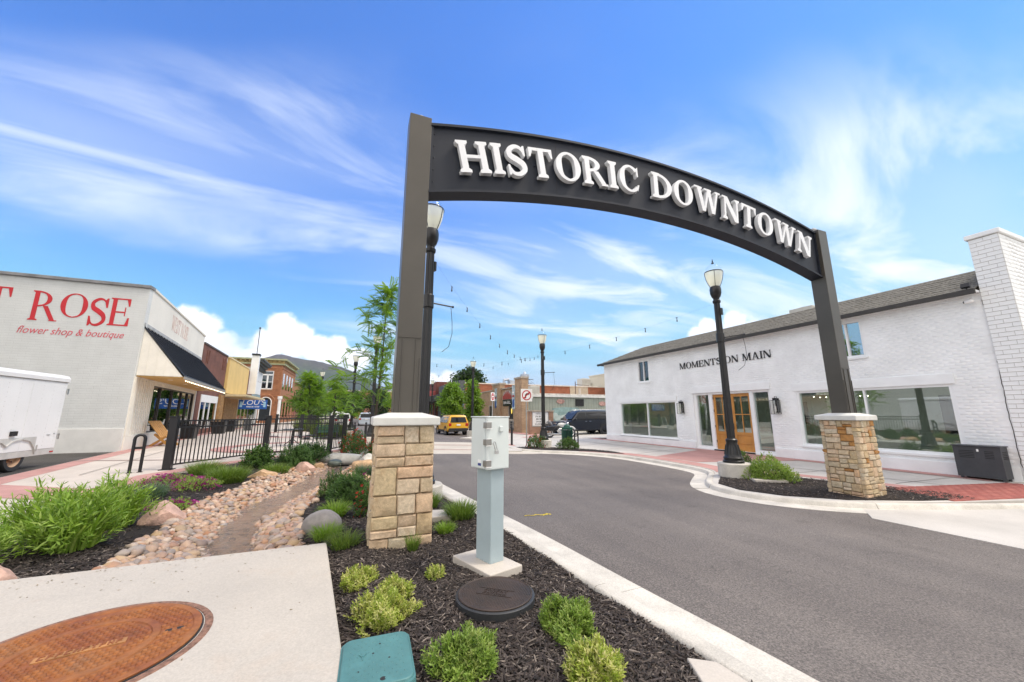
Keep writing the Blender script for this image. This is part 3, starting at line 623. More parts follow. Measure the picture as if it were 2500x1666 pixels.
# ------------------------------------------------------------------ cut letters
def glyphs(t=.2, n=.1, sh=.075, so=.085):
    """serif capitals one unit tall; t thick stroke, n thin stroke, sh serif height, so serif overhang. -> {ch: (width, elements)}"""
    def rect(x0, y0, x1, y1): return ('p', [(x0, y0), (x1, y0), (x1, y1), (x0, y1)])
    def serif(x0, x1, top=False, l=True, r=True, w=None):
        w = so if w is None else w; a = x0 - (w if l else 0); b = x1 + (w if r else 0); k = sh * 1.7
        pts = [(a, 0), (b, 0), (b, sh), (x1 + (w * .18 if r else 0), k), (x0 - (w * .18 if l else 0), k), (a, sh)]
        return ('p', [(x, 1 - y) for x, y in pts][::-1] if top else pts)
    def stem(x0, w=t): return [rect(x0, 0, x0 + w, 1), serif(x0, x0 + w), serif(x0, x0 + w, True)]
    def diag(x0, y0, x1, y1, w): return ('p', [(x0, y0), (x0 + w, y0), (x1 + w, y1), (x1, y1)])
    def ell(cx_, cy_, rx, ry, a0, a1, th, k=28):
        out = []
        for i in range(k + 1):
            a = R(a0 + (a1 - a0) * i / k); c, s = math.cos(a), math.sin(a); w = n * .8 + (th - n * .8) * abs(c) ** 1.3
            out.append(((cx_ + rx * c, cy_ + ry * s), (cx_ + (rx - w) * c, cy_ + (ry - min(w, n * 1.05)) * s)))
        return ('s', out)
    def stroke(pts, th):
        P = [Vector(p) for p in pts]; q = []
        for i in range(len(P) - 1):
            p0, p1, p2, p3 = P[max(i - 1, 0)], P[i], P[i + 1], P[min(i + 2, len(P) - 1)]
            for k in range(8):
                u = k / 8; q.append(.5 * ((2 * p1) + (p2 - p0) * u + (2 * p0 - 5 * p1 + 4 * p2 - p3) * u * u + (3 * p1 - p0 - 3 * p2 + p3) * u ** 3))
        q.append(P[-1]); out = []; m = len(q)
        for i, p in enumerate(q):
            d = (q[min(i + 1, m - 1)] - q[max(i - 1, 0)]).normalized(); nn = Vector((-d.y, d.x)); w = th(i / (m - 1)) / 2; out.append((tuple(p + nn * w), tuple(p - nn * w)))
        return ('s', out)
    G = {}
    G['H'] = (1.02, stem(so) + stem(1.02 - so - t) + [rect(so + t, .46, 1.02 - so - t, .46 + n)])
    G['I'] = (2 * so + t, stem(so))
    G['T'] = (.88, [rect(.44 - t / 2, 0, .44 + t / 2, 1), serif(.44 - t / 2, .44 + t / 2), rect(.0, 1 - n, .88, 1), ('p', [(0, 1 - n), (0, .68), (.05, .68), (.14, 1 - n)]), ('p', [(.88, 1 - n), (.74, 1 - n), (.83, .68), (.88, .68)])])
    G['O'] = (.98, [ell(.49, .5, .49, .515, 0, 360, t * 1.15, 44)])
    G['C'] = (.88, [ell(.48, .5, .48, .515, 42, 318, t * 1.15, 36), ('p', [(.80, .62), (.86, .62), (.86, .99), (.80, .94), (.72, .86), (.775, .80)]), ('p', [(.775, .2), (.72, .14), (.80, .06), (.88, .30), (.82, .30)])])
    G['D'] = (.98, stem(so) + [ell(so + t * .6, .5, .98 - so - t * .6, .5, -90, 90, t * 1.15, 26)])
    G['R'] = (.98, [rect(so, 0, so + t, 1), serif(so, so + t), serif(so, so + t, True, True, False), ell(so + t * .6, .73, .52, .27, -90, 90, t, 22), diag(.76, 0, .42, .50, t * 1.05), ('p', [(.70, 0), (1.0, 0), (1.0, sh), (.76, sh)])])
    G['S'] = (.74, [stroke([(.65, .80), (.52, .93), (.34, .95), (.15, .82), (.17, .64), (.38, .52), (.58, .38), (.61, .19), (.42, .05), (.22, .06), (.09, .22)], lambda u: n + (t * 1.05 - n) * math.sin(math.pi * u) ** 2),
                    ('p', [(.64, .66), (.70, .66), (.70, 1.0), (.645, 1.0), (.56, .9)]), ('p', [(.05, 0), (.10, 0), (.18, .1), (.10, .34), (.04, .34)])])
    G['E'] = (.82, [rect(so, 0, so + t, 1), serif(so, so + t, False, True, False), serif(so, so + t, True, True, False), rect(so + t, 0, .8, n), rect(so + t, 1 - n, .76, 1), rect(so + t, .47, .58, .47 + n), ('p', [(.8, n), (.66, n), (.74, .3), (.8, .3)]), ('p', [(.76, 1 - n), (.76, .72), (.71, .72), (.62, 1 - n)]), ('p', [(.58, .47), (.58, .36), (.62, .36), (.62, .68), (.58, .68), (.58, .47 + n)])])
    G['N'] = (1.02, [rect(so + .02, 0, so + .02 + n, 1), serif(so + .02, so + .02 + n), ('p', [(0, 1), (0, 1 - sh), (so, 1 - sh), (.70, -.01), (1.0 - so - n * .2, -.01), (1.0 - so - n * .2, .1), (so + t * 1.05, 1)]), rect(1.0 - so - n, .02, 1.0 - so, 1), serif(1.0 - so - n, 1.0 - so, True)])
    G['W'] = (1.42, [('p', [(.12, 1), (.12 + t, 1), (.50 + t * .3, 0), (.50 - t * .55, 0)]), ('p', [(.46, 0), (.50 + t * .3, 0), (.78 + n * .3, 1), (.78 - n * .7, 1)]), ('p', [(.66, 1), (.66 + t, 1), (1.02 + t * .3, 0), (1.02 - t * .55, 0)]), ('p', [(.98, 0), (1.02 + t * .3, 0), (1.31, 1), (1.31 - n, 1)]),
                    rect(.0, 1 - sh, .12 + t + so, 1), rect(.54, 1 - sh, .66 + t + so * .7, 1), rect(1.14, 1 - sh, 1.42, 1)])
    G['M'] = (1.24, [rect(so + .02, 0, so + .02 + n, 1), serif(so + .02, so + .02 + n), ('p', [(0, 1), (0, 1 - sh), (so, 1 - sh), (.54, 0), (.66, 0), (so + t * 1.1, 1)]), ('p', [(.56, 0), (.66, 0), (1.04, 1), (.95, 1)]), rect(1.22 - so - t, 0, 1.22 - so, 1), serif(1.22 - so - t, 1.22 - so), serif(1.22 - so - t, 1.22 - so, True, False, True)])
    G['A'] = (1.0, [('p', [(.10, 0), (.10 + n, 0), (.54, 1), (.44, 1)]), ('p', [(.90 - t, 0), (.90, 0), (.56, 1), (.42, 1)]), rect(.25, .30, .72, .30 + n), ('p', [(0, 0), (.3, 0), (.3, sh), (0, sh)]), ('p', [(.62, 0), (1.0, 0), (1.0, sh), (.62, sh)])])
    return G
def letter_mesh(els, depth, fn):
    """extrude letter pieces; fn(u, v, w) places a point, w out of the face. Pieces differ in depth by a hair"""
    mb = MB()
    for i, (k, pts) in enumerate(els):
        d = depth - i * min(.0006, depth * .04); b = len(mb.v)
        if k == 'p':
            n = len(pts); mb.v += [tuple(fn(x, y, d)) for x, y in pts] + [tuple(fn(x, y, 0)) for x, y in pts]
            mb.f.append(tuple(b + j for j in range(n))); mb.f += [(b + j, b + n + j, b + n + (j + 1) % n, b + (j + 1) % n) for j in range(n)]
        else:
            for l, r in pts:
                for (x, y), w in ((l, d), (r, d), (l, 0), (r, 0)): mb.v.append(tuple(fn(x, y, w)))
            n = len(pts)
            for j in range(n - 1):
                p = b + j * 4; q = p + 4; mb.f += [(p, q, q + 1, p + 1), (p, p + 2, q + 2, q), (p + 1, q + 1, q + 3, p + 3)]
            e = b + (n - 1) * 4; mb.f += [(b, b + 1, b + 3, b + 2), (e, e + 2, e + 3, e + 1)]
    return mb
def layout(G, text, gap=.08, space=.45):
    x = 0; out = []
    for ch in text:
        if ch == ' ': x += space; continue
        w, e = G[ch]; out.append((ch, x, w, e)); x += w + gap
    return out, x - gap
# ------------------------------------------------------------------ the gateway
M_bronze = pm('bronze_panel', (.016, .020, .031), .5, metal=0, var=.1, scale=.7, bmp=.03, spec=.3)
M_post = pm('bronze_post', (.082, .075, .064), .36, metal=.25, var=.1, scale=.6, bmp=.03)
M_letter = pm('letter_white', (.79, .81, .84), .5, var=.03, scale=3)
STONE = [(.47, .34, .19), (.54, .43, .29), (.56, .45, .30), (.43, .32, .19), (.58, .48, .35), (.58, .40, .26), (.48, .40, .27), (.54, .47, .36), (.56, .36, .21), (.45, .38, .27), (.52, .40, .23)]
def stonemat(name, cols):
    m, nt, bs = nodemat(name); oi = nt.nodes.new('ShaderNodeObjectInfo'); k = len(cols)
    c = ramp(nt, oi.outputs['Random'], [(i / (k - 1), x) for i, x in enumerate(cols)])
    tc = nt.nodes.new('ShaderNodeTexCoord'); av = nt.nodes.new('ShaderNodeVectorMath'); av.operation = 'ADD'; nt.links.new(tc.outputs['Object'], av.inputs[0])
    sv = nt.nodes.new('ShaderNodeVectorMath'); sv.operation = 'SCALE'; sv.inputs[0].default_value = (17, 31, 5); nt.links.new(oi.outputs['Random'], sv.inputs[3]); nt.links.new(sv.outputs[0], av.inputs[1])
    n1 = tnoise(nt, 7, 6, .65, av.outputs[0], 1.2); n2 = tnoise(nt, 30, 5, .7, av.outputs[0]); n3 = tnoise(nt, 3.5, 3, .5, av.outputs[0], 2)
    c = mixc(nt, .65, c, mixc(nt, 1.0, c, ramp(nt, n1.outputs['Fac'], [(.3, (.62, .56, .48)), (.5, (1, 1, 1)), (.7, (1.28, 1.24, 1.2))]), 'MULTIPLY'))
    c = mixc(nt, ramp(nt, n3.outputs['Fac'], [(.56, (0, 0, 0)), (.70, (.30, .30, .30))]), c, (.42, .24, .11, 1))
    c = mixc(nt, .35, c, mixc(nt, 1.0, c, ramp(nt, n2.outputs['Fac'], [(.35, (.55, .55, .55)), (.65, (1.35, 1.35, 1.35))]), 'MULTIPLY'))
    nt.links.new(c, bs.inputs['Base Color']); bs.inputs['Roughness'].default_value = .85; bump(nt, bs, n2.outputs['Fac'], .7, .012); return m
M_stone = stonemat('sandstone', STONE)
M_rust = stonemat('rusty_sandstone', [(.36, .17, .05), (.42, .22, .07)])
M_mort = pm('stone_joint', (.22, .17, .12), .95, var=.2, bmp=.4)
def split(u0, v0, u1, v1, rg, big, out):
    w, h = u1 - u0, v1 - v0
    lim = rg.uniform(.5, 1.1)
    if (w <= big * 1.35 * lim ** .5 and h <= big * .95 and w * h < big * big * .75 * lim) or (w < .15 and h < .15): out.append((u0, v0, u1, v1)); return
    if w / 1.5 > h or h < .12:
        c = u0 + w * rg.uniform(.36, .64); split(u0, v0, c, v1, rg, big, out); split(c, v0, u1, v1, rg, big, out)
    else:
        c = v0 + h * rg.uniform(.38, .62); split(u0, v0, u1, c, rg, big, out); split(u0, c, u1, v1, rg, big, out)
def stones(parent, cx0, cy0, z0, z1, half, batter, seed, big, rough=.008):
    """ashlar stones on four faces; side faces butt against the front and back stones"""
    rg = random.Random(seed); D = .07
    for face in range(4):
        wid = half if face in (0, 2) else half - D; out = []; nrow = max(2, round((z1 - z0) / (big * 1.5)))
        zz = [z0 + (z1 - z0) * i / nrow + (rg.uniform(-.04, .04) if 0 < i < nrow else 0) for i in range(nrow + 1)]
        for a, b in zip(zz, zz[1:]): split(-wid, a, wid, b, rg, big, out)
        ang = (0, math.pi / 2, math.pi, -math.pi / 2)[face]; ca, sa = math.cos(ang), math.sin(ang)
        for (u0, v0, u1, v1) in out:
            g = .0035; u0 += g; u1 -= g; v0 += g; v1 -= g; pr = rg.uniform(0, .014); mb = MB(); us = [u0, u0 + .014, (u0 + u1) / 2 + rg.uniform(-.02, .02), u1 - .014, u1]; vs = [v0, v0 + .014, (v0 + v1) / 2, v1 - .014, v1]
            for j, v in enumerate(vs):
                for i, u in enumerate(us):
                    edge = i in (0, 4) or j in (0, 4); d = (-.004 if edge else pr + rg.uniform(0, rough * 1.8)); uu = u + rg.uniform(-.003, .003); s = 1 + batter * (z1 - v) / (z1 - z0)
                    x, y = uu * s, -(half * s + d); mb.v.append((cx0 + x * ca - y * sa, cy0 + x * sa + y * ca, v + rg.uniform(-.003, .003)))
            for (i, j) in ((0, 0), (4, 0), (4, 4), (0, 4)):
                u, v = us[i], vs[j]; s = 1 + batter * (z1 - v) / (z1 - z0); x, y = u * s, -(half * s - D); mb.v.append((cx0 + x * ca - y * sa, cy0 + x * sa + y * ca, v))
            for j in range(4):
                for i in range(4): q = j * 5 + i; mb.f.append((q, q + 1, q + 6, q + 5))
            mb.f += [(25, 26, 4, 3, 2, 1, 0), (26, 27, 24, 19, 14, 9, 4), (27, 28, 20, 21, 22, 23, 24), (28, 25, 0, 5, 10, 15, 20)]
            mb.build('stone', M_rust if rg.random() < .08 else M_stone, parent, smooth=True)
def gateway():
    g = thing('gateway_arch', 'bronze arch reading HISTORIC DOWNTOWN on two stone pillars across the road', 'archway', (5.3, 5.2, 0))
    cap = pm('cap_stone', (.62, .62, .59), .8, var=.06, bmp=.3, bscale=60)
    for (px, py, z0, bt, seed, big) in ((.59, 5.24, -.03, .07, 21, .34), (10.15, 5.18, -.16, .05, 33, .22)):
        co = MB().prism([(px - .31, py - .31), (px + .31, py - .31), (px + .31, py + .31), (px - .31, py + .31)], z0, 1.46).build('pillar', M_mort, g)
        stones(co, px, py, z0, 1.475, .335, bt, seed, big)
        m = MB(); h = .40; e = .10
        m.add([(px - h, py - h, 1.475), (px + h, py - h, 1.475), (px + h, py + h, 1.475), (px - h, py + h, 1.475), (px - h, py - h, 1.475 + e), (px + h, py - h, 1.475 + e), (px + h, py + h, 1.475 + e), (px - h, py + h, 1.475 + e), (px - .2, py - .2, 1.63), (px + .2, py - .2, 1.63), (px + .2, py + .2, 1.63), (px - .2, py + .2, 1.63)],
              [(3, 2, 1, 0), (0, 1, 5, 4), (1, 2, 6, 5), (2, 3, 7, 6), (3, 0, 4, 7), (4, 5, 9, 8), (5, 6, 10, 9), (6, 7, 11, 10), (7, 4, 8, 11), (8, 9, 10, 11)])
        m.build('cap', cap, g, bevel=.014, seg=3)
        zt = 6.03 if px < 5 else 5.98
        p = MB().box(px - .16, py - .16, 1.60, px + .16, py + .16, zt).build('post', M_post, g, bevel=.006)
        for s in (-1, 1):
            for w in (.05, .11): MB().box(px + s * (w + .035) - .006, py - .172, 1.62, px + s * (w + .035) + .006, py - .1605, 2.35 + (0 if w > .1 else .25)).build('base_fin', M_post, p)
        MB().boxr((px, py - .17, 2.62), (.3, .008, .012)).build('base_seam', M_post, p)
        MB().lathe([(.0, zt), (.075, zt), (.085, zt + .03), (.075, zt + .075), (.045, zt + .105), (0, zt + .115)], (px + (.02 if px < 5 else -.05), py), 20).build('finial', pm('finial_grey', (.30, .30, .30), .5), p, smooth=True)
    XC, RT, RBm = 5.33, 19.2, 18.08; ZC = 6.5 - RT; x0, x1 = .745, 9.985
    def arc(r, n=64): return [(x, ZC + math.sqrt(r * r - (x - XC) ** 2)) for x in [x0 + (x1 - x0) * i / n for i in range(n + 1)]]
    def bandm(r0, r1, ya, yb):
        mb = MB(); a, b = arc(r0), arc(r1); n = len(a)
        for (x, z), (x2, z2) in zip(a, b): mb.v += [(x, ya, z), (x2, ya, z2), (x2, yb, z2), (x, yb, z)]
        for i in range(n - 1):
            p = i * 4; q = p + 4; mb.f += [(p, p + 1, q + 1, q), (p + 1, p + 2, q + 2, q + 1), (p + 2, p + 3, q + 3, q + 2), (p + 3, p, q, q + 3)]
        mb.f += [(0, 3, 2, 1), (4 * n - 4, 4 * n - 3, 4 * n - 2, 4 * n - 1)]; return mb
    pn = bandm(RBm + .03, RT - .03, 5.12, 5.30).build('sign_panel', M_bronze, g)
    bandm(RT - .04, RT, 5.07, 5.34).build('edge_rail', M_bronze, pn); bandm(RBm, RBm + .04, 5.07, 5.34).build('edge_rail', M_bronze, pn)
    for x in (2.9, 5.2, 7.5):
        z = ZC + math.sqrt((RT - .045) ** 2 - (x - XC) ** 2); zb = ZC + math.sqrt((RBm + .045) ** 2 - (x - XC) ** 2); MB().box(x - .0025, 5.1185, zb, x + .0025, 5.121, z).build('panel_seam', M_dark, pn)
    for x in (x0 + .06, x1 - .06):
        for q in range(5): z = 5.0 + q * .2; MB().lathe([(.010, 0), (.010, -.006), (0, -.009)], n=8, axis='y', o=(x, 5.12, z)).build('bolt', M_bronze, pn)
    for x in (x0 + .02, x1 - .02):
        z = ZC + math.sqrt((RT - .04) ** 2 - (x - XC) ** 2); zb = ZC + math.sqrt((RBm + .04) ** 2 - (x - XC) ** 2); MB().box(x - .018, 5.09, zb, x + .018, 5.33, z).build('end_rail', M_bronze, pn)
    G = glyphs(); lay, W_ = layout(G, 'HISTORIC DOWNTOWN', .10, .52); Hc = .53; RM = RBm + .53 - Hc / 2 + .02
    th0, th1 = (1.17 - XC) / RM, (9.6 - XC) / RM; k = (th1 - th0) / W_
    for ch, lx, w, els in lay:
        tc = th0 + (lx + w / 2) * k
        def fn(u, v, d, w=w, tc=tc):
            uu = (u - w / 2) * k * RM; r = RM + v * Hc; x = XC + math.sin(tc) * r + uu * math.cos(tc); z = ZC + math.cos(tc) * r - uu * math.sin(tc); return (x, 5.095 - d, z)
        letter_mesh(els, .085, fn).build('letter', M_letter, pn)
        for q in (.3, .7):
            mb = MB(); a = fn(w * q, .5, 0); mb.bar((a[0], 5.094, a[2]), (a[0], 5.121, a[2]), .02); mb.build('standoff', M_bronze, pn)
gateway()
# ------------------------------------------------------------------ utility pedestal
def pedestal():
    t = thing('utility_pedestal', 'pale grey electrical cabinet with padlock on a square blue-grey post', 'utility box', (1.345, 3.99, 0))
    grey = pm('cabinet_grey', (.62, .67, .66), .5, var=.03, scale=2); blue = pm('post_blue_grey', (.36, .44, .47), .55, var=.05, scale=2)
    t.rotation_euler = (0, 0, R(18))
    MB().box(-.21, -.33, -.1, .19, .33, .155).build('concrete_base', M_slab, t, world=False, bevel=.01)
    MB().box(-.055, -.125, .15, .115, .125, 1.12).build('post', blue, t, world=False, bevel=.008)
    c = MB().box(-.145, -.13, 1.06, .135, .12, 1.575).build('cabinet', grey, t, world=False, bevel=.012)
    d = MB().box(-.142, -.175, 1.055, .142, -.132, 1.58).build('door', grey, t, world=False, bevel=.01)
    MB().box(-.15, -.18, 1.578, .147, .13, 1.590).build('rain_lip', grey, t, world=False, bevel=.004)
    st = pm('latch_steel', (.34, .33, .31), .4, metal=.8)
    for z in (1.50, 1.33, 1.12):
        l = MB().box(-.165, -.189, z - .03, -.10, -.1255, z + .03).build('latch', st, d, world=False, bevel=.004)
        MB().box(-.17, -.193, z - .038, -.095, -.1895, z - .030).build('latch_lip', M_white, l, world=False); MB().box(-.17, -.193, z + .032, -.095, -.1895, z + .038).build('latch_lip', M_white, l, world=False)
    MB().box(.005, -.196, 1.43, .05, -.176, 1.49).build('knob_cover', grey, d, world=False, bevel=.008)
    p = MB().box(-.075, -.222, 1.215, -.03, -.203, 1.25).build('padlock', M_steel, d, world=False, bevel=.004)
    MB().tube([(-.092, -.212, 1.325), (-.085, -.214, 1.338), (-.07, -.214, 1.33), (-.045, -.213, 1.248)], .005, 8).build('shackle', M_steel, p, world=False)
    MB().tube([(-.095, -.212, 1.325), (-.068, -.213, 1.248)], .005, 8).build('shackle', M_steel, p, world=False)
    MB().box(-.1465, -.07, 1.09, -.1455, -.015, 1.115).build('sticker', pm('sticker_blue', (.02, .04, .22), .4), c, world=False)
    MB().box(-.1465, -.07, 1.118, -.1455, -.015, 1.15).build('sticker', M_white, c, world=False)
    MB().tube([(-.04, -.08, 1.06), (-.04, -.08, 1.02)], .008, 6).build('drain_plug', st, t, world=False)
pedestal()
# ------------------------------------------------------------------ covers in the foreground
def rustmat():
    m, nt, bs = nodemat('rusted_iron'); a = tnoise(nt, 2.2, 5, .6); b = tnoise(nt, 22, 5, .7)
    c = ramp(nt, a.outputs['Fac'], [(.25, (.15, .075, .045)), (.42, (.23, .075, .03)), (.58, (.31, .12, .036)), (.75, (.19, .11, .07))])
    c = mixc(nt, .5, c, mixc(nt, 1.0, c, ramp(nt, b.outputs['Fac'], [(.3, (.5, .45, .4)), (.7, (1.4, 1.35, 1.3))]), 'MULTIPLY')); nt.links.new(c, bs.inputs['Base Color']); bs.inputs['Roughness'].default_value = .72; bs.inputs['Metallic'].default_value = .15; bump(nt, bs, b.outputs['Fac'], .5, .004); return m
M_rusty = rustmat()
def studs(r0, r1, step, size, h, keep, seed=0):
    """raised pads of a cast tread, one mesh"""
    bv = np.array([(-.5, -.5, 0), (.5, -.5, 0), (.5, .5, 0), (-.5, .5, 0), (-.38, -.38, 1), (.38, -.38, 1), (.38, .38, 1), (-.38, .38, 1)]) * np.array([size[0], size[1], h]); bf = [(4, 5, 6, 7), (0, 1, 5, 4), (1, 2, 6, 5), (2, 3, 7, 6), (3, 0, 4, 7)]
    P = []; n = int(r1 / step) + 1
    for i in range(-n, n + 1):
        for j in range(-n, n + 1):
            x = i * step + (step / 2 if j % 2 else 0); y = j * step * .8; r = math.hypot(x, y)
            if r0 < r < r1 and keep(x, y): P.append((x, y, 0))
    P = np.array(P); M = np.repeat(np.eye(3)[None], len(P), 0); return instance(bv, bf, M, P, np.random.default_rng(seed).random(len(P)))
def manhole():
    t = thing('manhole_cover', 'large rusted orange manhole cover set in the pale concrete pad', 'manhole cover', (-1.46, 3.43, .18), R(12))
    MB().lathe([(.595, .002), (.6, .006), (.635, .006), (.642, .0)], n=64, ring=True).build('frame', pm('frame_rust', (.22, .12, .085), .9, var=.3, scale=30, bmp=.6), t, world=False)
    MB().lathe([(.588, .0), (.588, .0045), (.0, .0045)], n=64).build('seat', M_dark, t, world=False)
    c = MB().lathe([(.575, .0), (.578, .014), (.574, .017), (.535, .017), (.529, .010), (.0, .010)], n=64).build('cover', M_rusty, t, world=False)
    MB().lathe([(.315, .010), (.320, .018), (.360, .018), (.365, .010)], n=56, ring=True).build('raised_ring', M_rusty, c, world=False)
    txt = lambda x, y: not (abs(y) < .04 and abs(x) < .21) and not (.365 < x < .49 and abs(y) < .035)
    V, F, k = studs(0, .305, .046, (.030, .018), .011, txt); V[:, 2] += .010; link('tread', fastmesh('tread', V, F), M_rusty, c)['kind'] = 'stuff'
    V, F, k = studs(.372, .525, .046, (.030, .018), .011, txt); V[:, 2] += .010; link('tread', fastmesh('tread', V, F), M_rusty, c)['kind'] = 'stuff'
    MB().box(-.2, -.032, .008, .2, .032, .017).build('name_bar', pm('worn_rust', (.36, .17, .06), .7, var=.25, scale=14), c, world=False)
    marks([10], .046, M_rusty, 'raised_lettering', c, Matrix.Translation(wloc(c)) @ Matrix.Translation((0, 0, .016)), 3, .005, .8)
    for x in (.385, .445): MB().box(x, -.017, .0095, x + .035, .017, .0108).build('pick_hole', M_dark, c, world=False)
manhole()
def riser():
    t = thing('round_access_cover', 'dark brown round iron lid on a black plastic riser in the mulch', 'access cover', (1.165, 3.24, -.015), R(-38))
    MB().lathe([(.335, -.05), (.325, .175), (.315, .182), (.30, .182)], n=56).build('riser', pm('black_plastic', (.03, .032, .035), .5, bmp=.1), t, world=False, smooth=True)
    iron = pm('brown_iron', (.075, .052, .042), .6, metal=.4, var=.35, scale=5, bmp=.3, bscale=120, col2=(.045, .036, .032))
    c = MB().lathe([(.303, .17), (.306, .190), (.298, .194), (.288, .188), (.0, .188)], n=56).build('lid', iron, t, world=False)
    V, F, k = studs(0, .28, .024, (.004, .018), .004, lambda x, y: abs(y) > .06 or abs(x) > .15); V[:, 2] += .188; link('tread', fastmesh('tread', V, F), iron, c)['kind'] = 'stuff'
    for s in (-1, 1): MB().box(-.15, s * .055 - .003, .188, .15, s * .055 + .003, .192).build('name_bar_edge', iron, c, world=False)
    for i, y in enumerate((.024, -.024)): marks([6], .034, iron, 'raised_lettering', c, Matrix.Translation(wloc(c)) @ Matrix.Translation((0, y, .1875)), 5 + i, .006, 1.0)
    MB().box(.255, .03, .187, .285, .04, .1892).build('pick_slot', M_dark, c, world=False)
riser()
def valvebox():
    t = thing('valve_box', 'teal green plastic irrigation box with a lid beside the concrete pad', 'valve box', (.215, 2.66, .0), R(-2))
    g = pm('teal_plastic', (.075, .20, .205), .5, var=.12, scale=4, bmp=.15, bscale=150)
    def rr(a, b, r, n=6): return [(sx * (a - r) + r * math.cos(R(s0 + 90 * i / n)), sy * (b - r) + r * math.sin(R(s0 + 90 * i / n))) for sx, sy, s0 in ((1, 1, 0), (-1, 1, 90), (-1, -1, 180), (1, -1, 270)) for i in range(n + 1)]
    def frus(a, b, r, z0, a2, b2, r2, z1):
        p, q = rr(a, b, r), rr(a2, b2, r2); n = len(p); return MB().add([(x, y, z0) for x, y in p] + [(x, y, z1) for x, y in q], [tuple(reversed(range(n))), tuple(range(n, 2 * n))] + [(i, (i + 1) % n, n + (i + 1) % n, n + i) for i in range(n)])
    frus(.235, .285, .06, -.1, .205, .255, .06, .185).build('body', g, t, world=False, smooth=True)
    l = frus(.198, .248, .055, .18, .192, .242, .055, .2).build('lid', g, t, world=False, smooth=True, bevel=.004)
    V, F, k = studs(0, .4, .042, (.006, .012), .003, lambda x, y: abs(x) < .165 and abs(y) < .21 and not (abs(x - .06) < .05 and abs(y - .03) < .05)); V[:, 2] += .2; link('tread', fastmesh('tread', V, F), g, l)['kind'] = 'stuff'
    MB().lathe([(.016, .1985), (.016, .2012), (0, .2012)], (.03, -.20), 14).build('bolt_hole', M_dark, l, world=False)
    for x, y in ((-.02, .05), (.07, -.02), (.02, .14), (-.1, -.1)): MB().lathe([(.006, .2), (.006, .2014), (0, .2014)], (x, y), 10).build('vent_hole', M_dark, l, world=False)
    for x0_, y0_, x1_, y1_ in ((-.1, .06, -.08, .03), (-.06, .06, -.08, .03), (-.08, .03, -.08, 0)): MB().bar((x0_, y0_, .2015), (x1_, y1_, .2015), .006).build('raised_mark', g, l, world=False)
valvebox()
def block(name, label, c, s, z0, z1, rz=0):
    tag(MB().boxr((0, 0, (z1 - z0) / 2), (s[0], s[1], z1 - z0), rz).build(name, M_slab, bevel=.012), label, 'concrete lid').location = (c[0], c[1], z0)
block('concrete_lid', 'pale concrete box lid behind the left stone pillar', (1.22, 5.95), (.52, .42), .02, .17, R(-10))
block('concrete_lid', 'flat concrete box lid beside the right lamp base', (9.85, 6.9), (.75, .4), -.09, -.02, R(-35))
# ------------------------------------------------------------------ plants
def blades(rg, n, h, rb, lean, w, curl=1.0, hj=.35):
    """grass leaves: n strips of four sections that arch outward"""
    az = rg.uniform(0, 2 * np.pi, n); rr = rb * np.sqrt(rg.random(n)); bx, by = rr * np.cos(az), rr * np.sin(az); az2 = az + rg.normal(0, .5, n)
    H = h * (1 - hj * rg.random(n)); le = lean * (.25 + .75 * rr / max(rb, 1e-6)) * rg.uniform(.5, 1.25, n); T = np.array([0, .35, .7, 1.0]); wd = np.array([.8, 1.0, .7, .06])
    ang = le[:, None] * (T[None] ** .9) * (1 + curl * T[None]); ds = np.diff(np.concatenate([[0], T])); X = np.cumsum(np.sin(ang) * ds[None] * H[:, None], 1); Z = np.cumsum(np.cos(ang) * ds[None] * H[:, None], 1)
    dx, dy = np.cos(az2), np.sin(az2); ph = az2 + np.pi / 2 + rg.normal(0, .7, n); sx, sy = np.cos(ph), np.sin(ph); W_ = w * rg.uniform(.6, 1.2, n)
    V = np.zeros((n, 4, 2, 3))
    for s, sg in ((0, -1), (1, 1)):
        V[:, :, s, 0] = bx[:, None] + dx[:, None] * X + sg * sx[:, None] * W_[:, None] * wd[None] / 2
        V[:, :, s, 1] = by[:, None] + dy[:, None] * X + sg * sy[:, None] * W_[:, None] * wd[None] / 2; V[:, :, s, 2] = Z
    V = V.reshape(-1, 3); b = (np.arange(n) * 8)[:, None]; F = np.concatenate([b + np.array([[0, 1, 3, 2]]), b + np.array([[2, 3, 5, 4]]), b + np.array([[4, 5, 7, 6]])], 0)
    return V, F, np.repeat(rg.random(n), 8)
def leafmat(name, cols, trans=.35): return palette(name, cols, 'attr', .5, 0, mottle=.3, mscale=8, trans=trans)
L_bright = leafmat('bright_blade', [(.15, .27, .03), (.22, .36, .04), (.30, .45, .06), (.18, .31, .035), (.38, .50, .12)])
L_grass = leafmat('grass_blade', [(.10, .17, .03), (.14, .23, .035), (.19, .29, .05), (.24, .31, .075)])
L_green = leafmat('green_leaf', [(.05, .11, .02), (.07, .15, .025), (.11, .20, .035), (.06, .13, .022)])
L_pine = leafmat('pine_needle', [(.045, .10, .018), (.07, .15, .025), (.10, .20, .035)], .25)
L_blue = leafmat('blue_fescue', [(.10, .17, .12), (.15, .22, .15), (.12, .20, .11)])
L_lime = leafmat('lime_sprig', [(.24, .33, .04), (.36, .45, .06), (.48, .52, .12), (.64, .60, .27), (.30, .40, .05)])
L_green2 = leafmat('heather_sprig', [(.15, .25, .035), (.22, .34, .05), (.29, .41, .075), (.32, .38, .11)])
L_flower = leafmat('magenta_petal', [(.38, .03, .24), (.50, .06, .34), (.30, .02, .20)], .2)
L_red = leafmat('red_petal', [(.45, .03, .02), (.55, .10, .04), (.50, .05, .08)], .2)
L_rust = leafmat('bronze_leaf', [(.14, .10, .03), (.20, .08, .04), (.10, .13, .03), (.25, .06, .03)], .2)
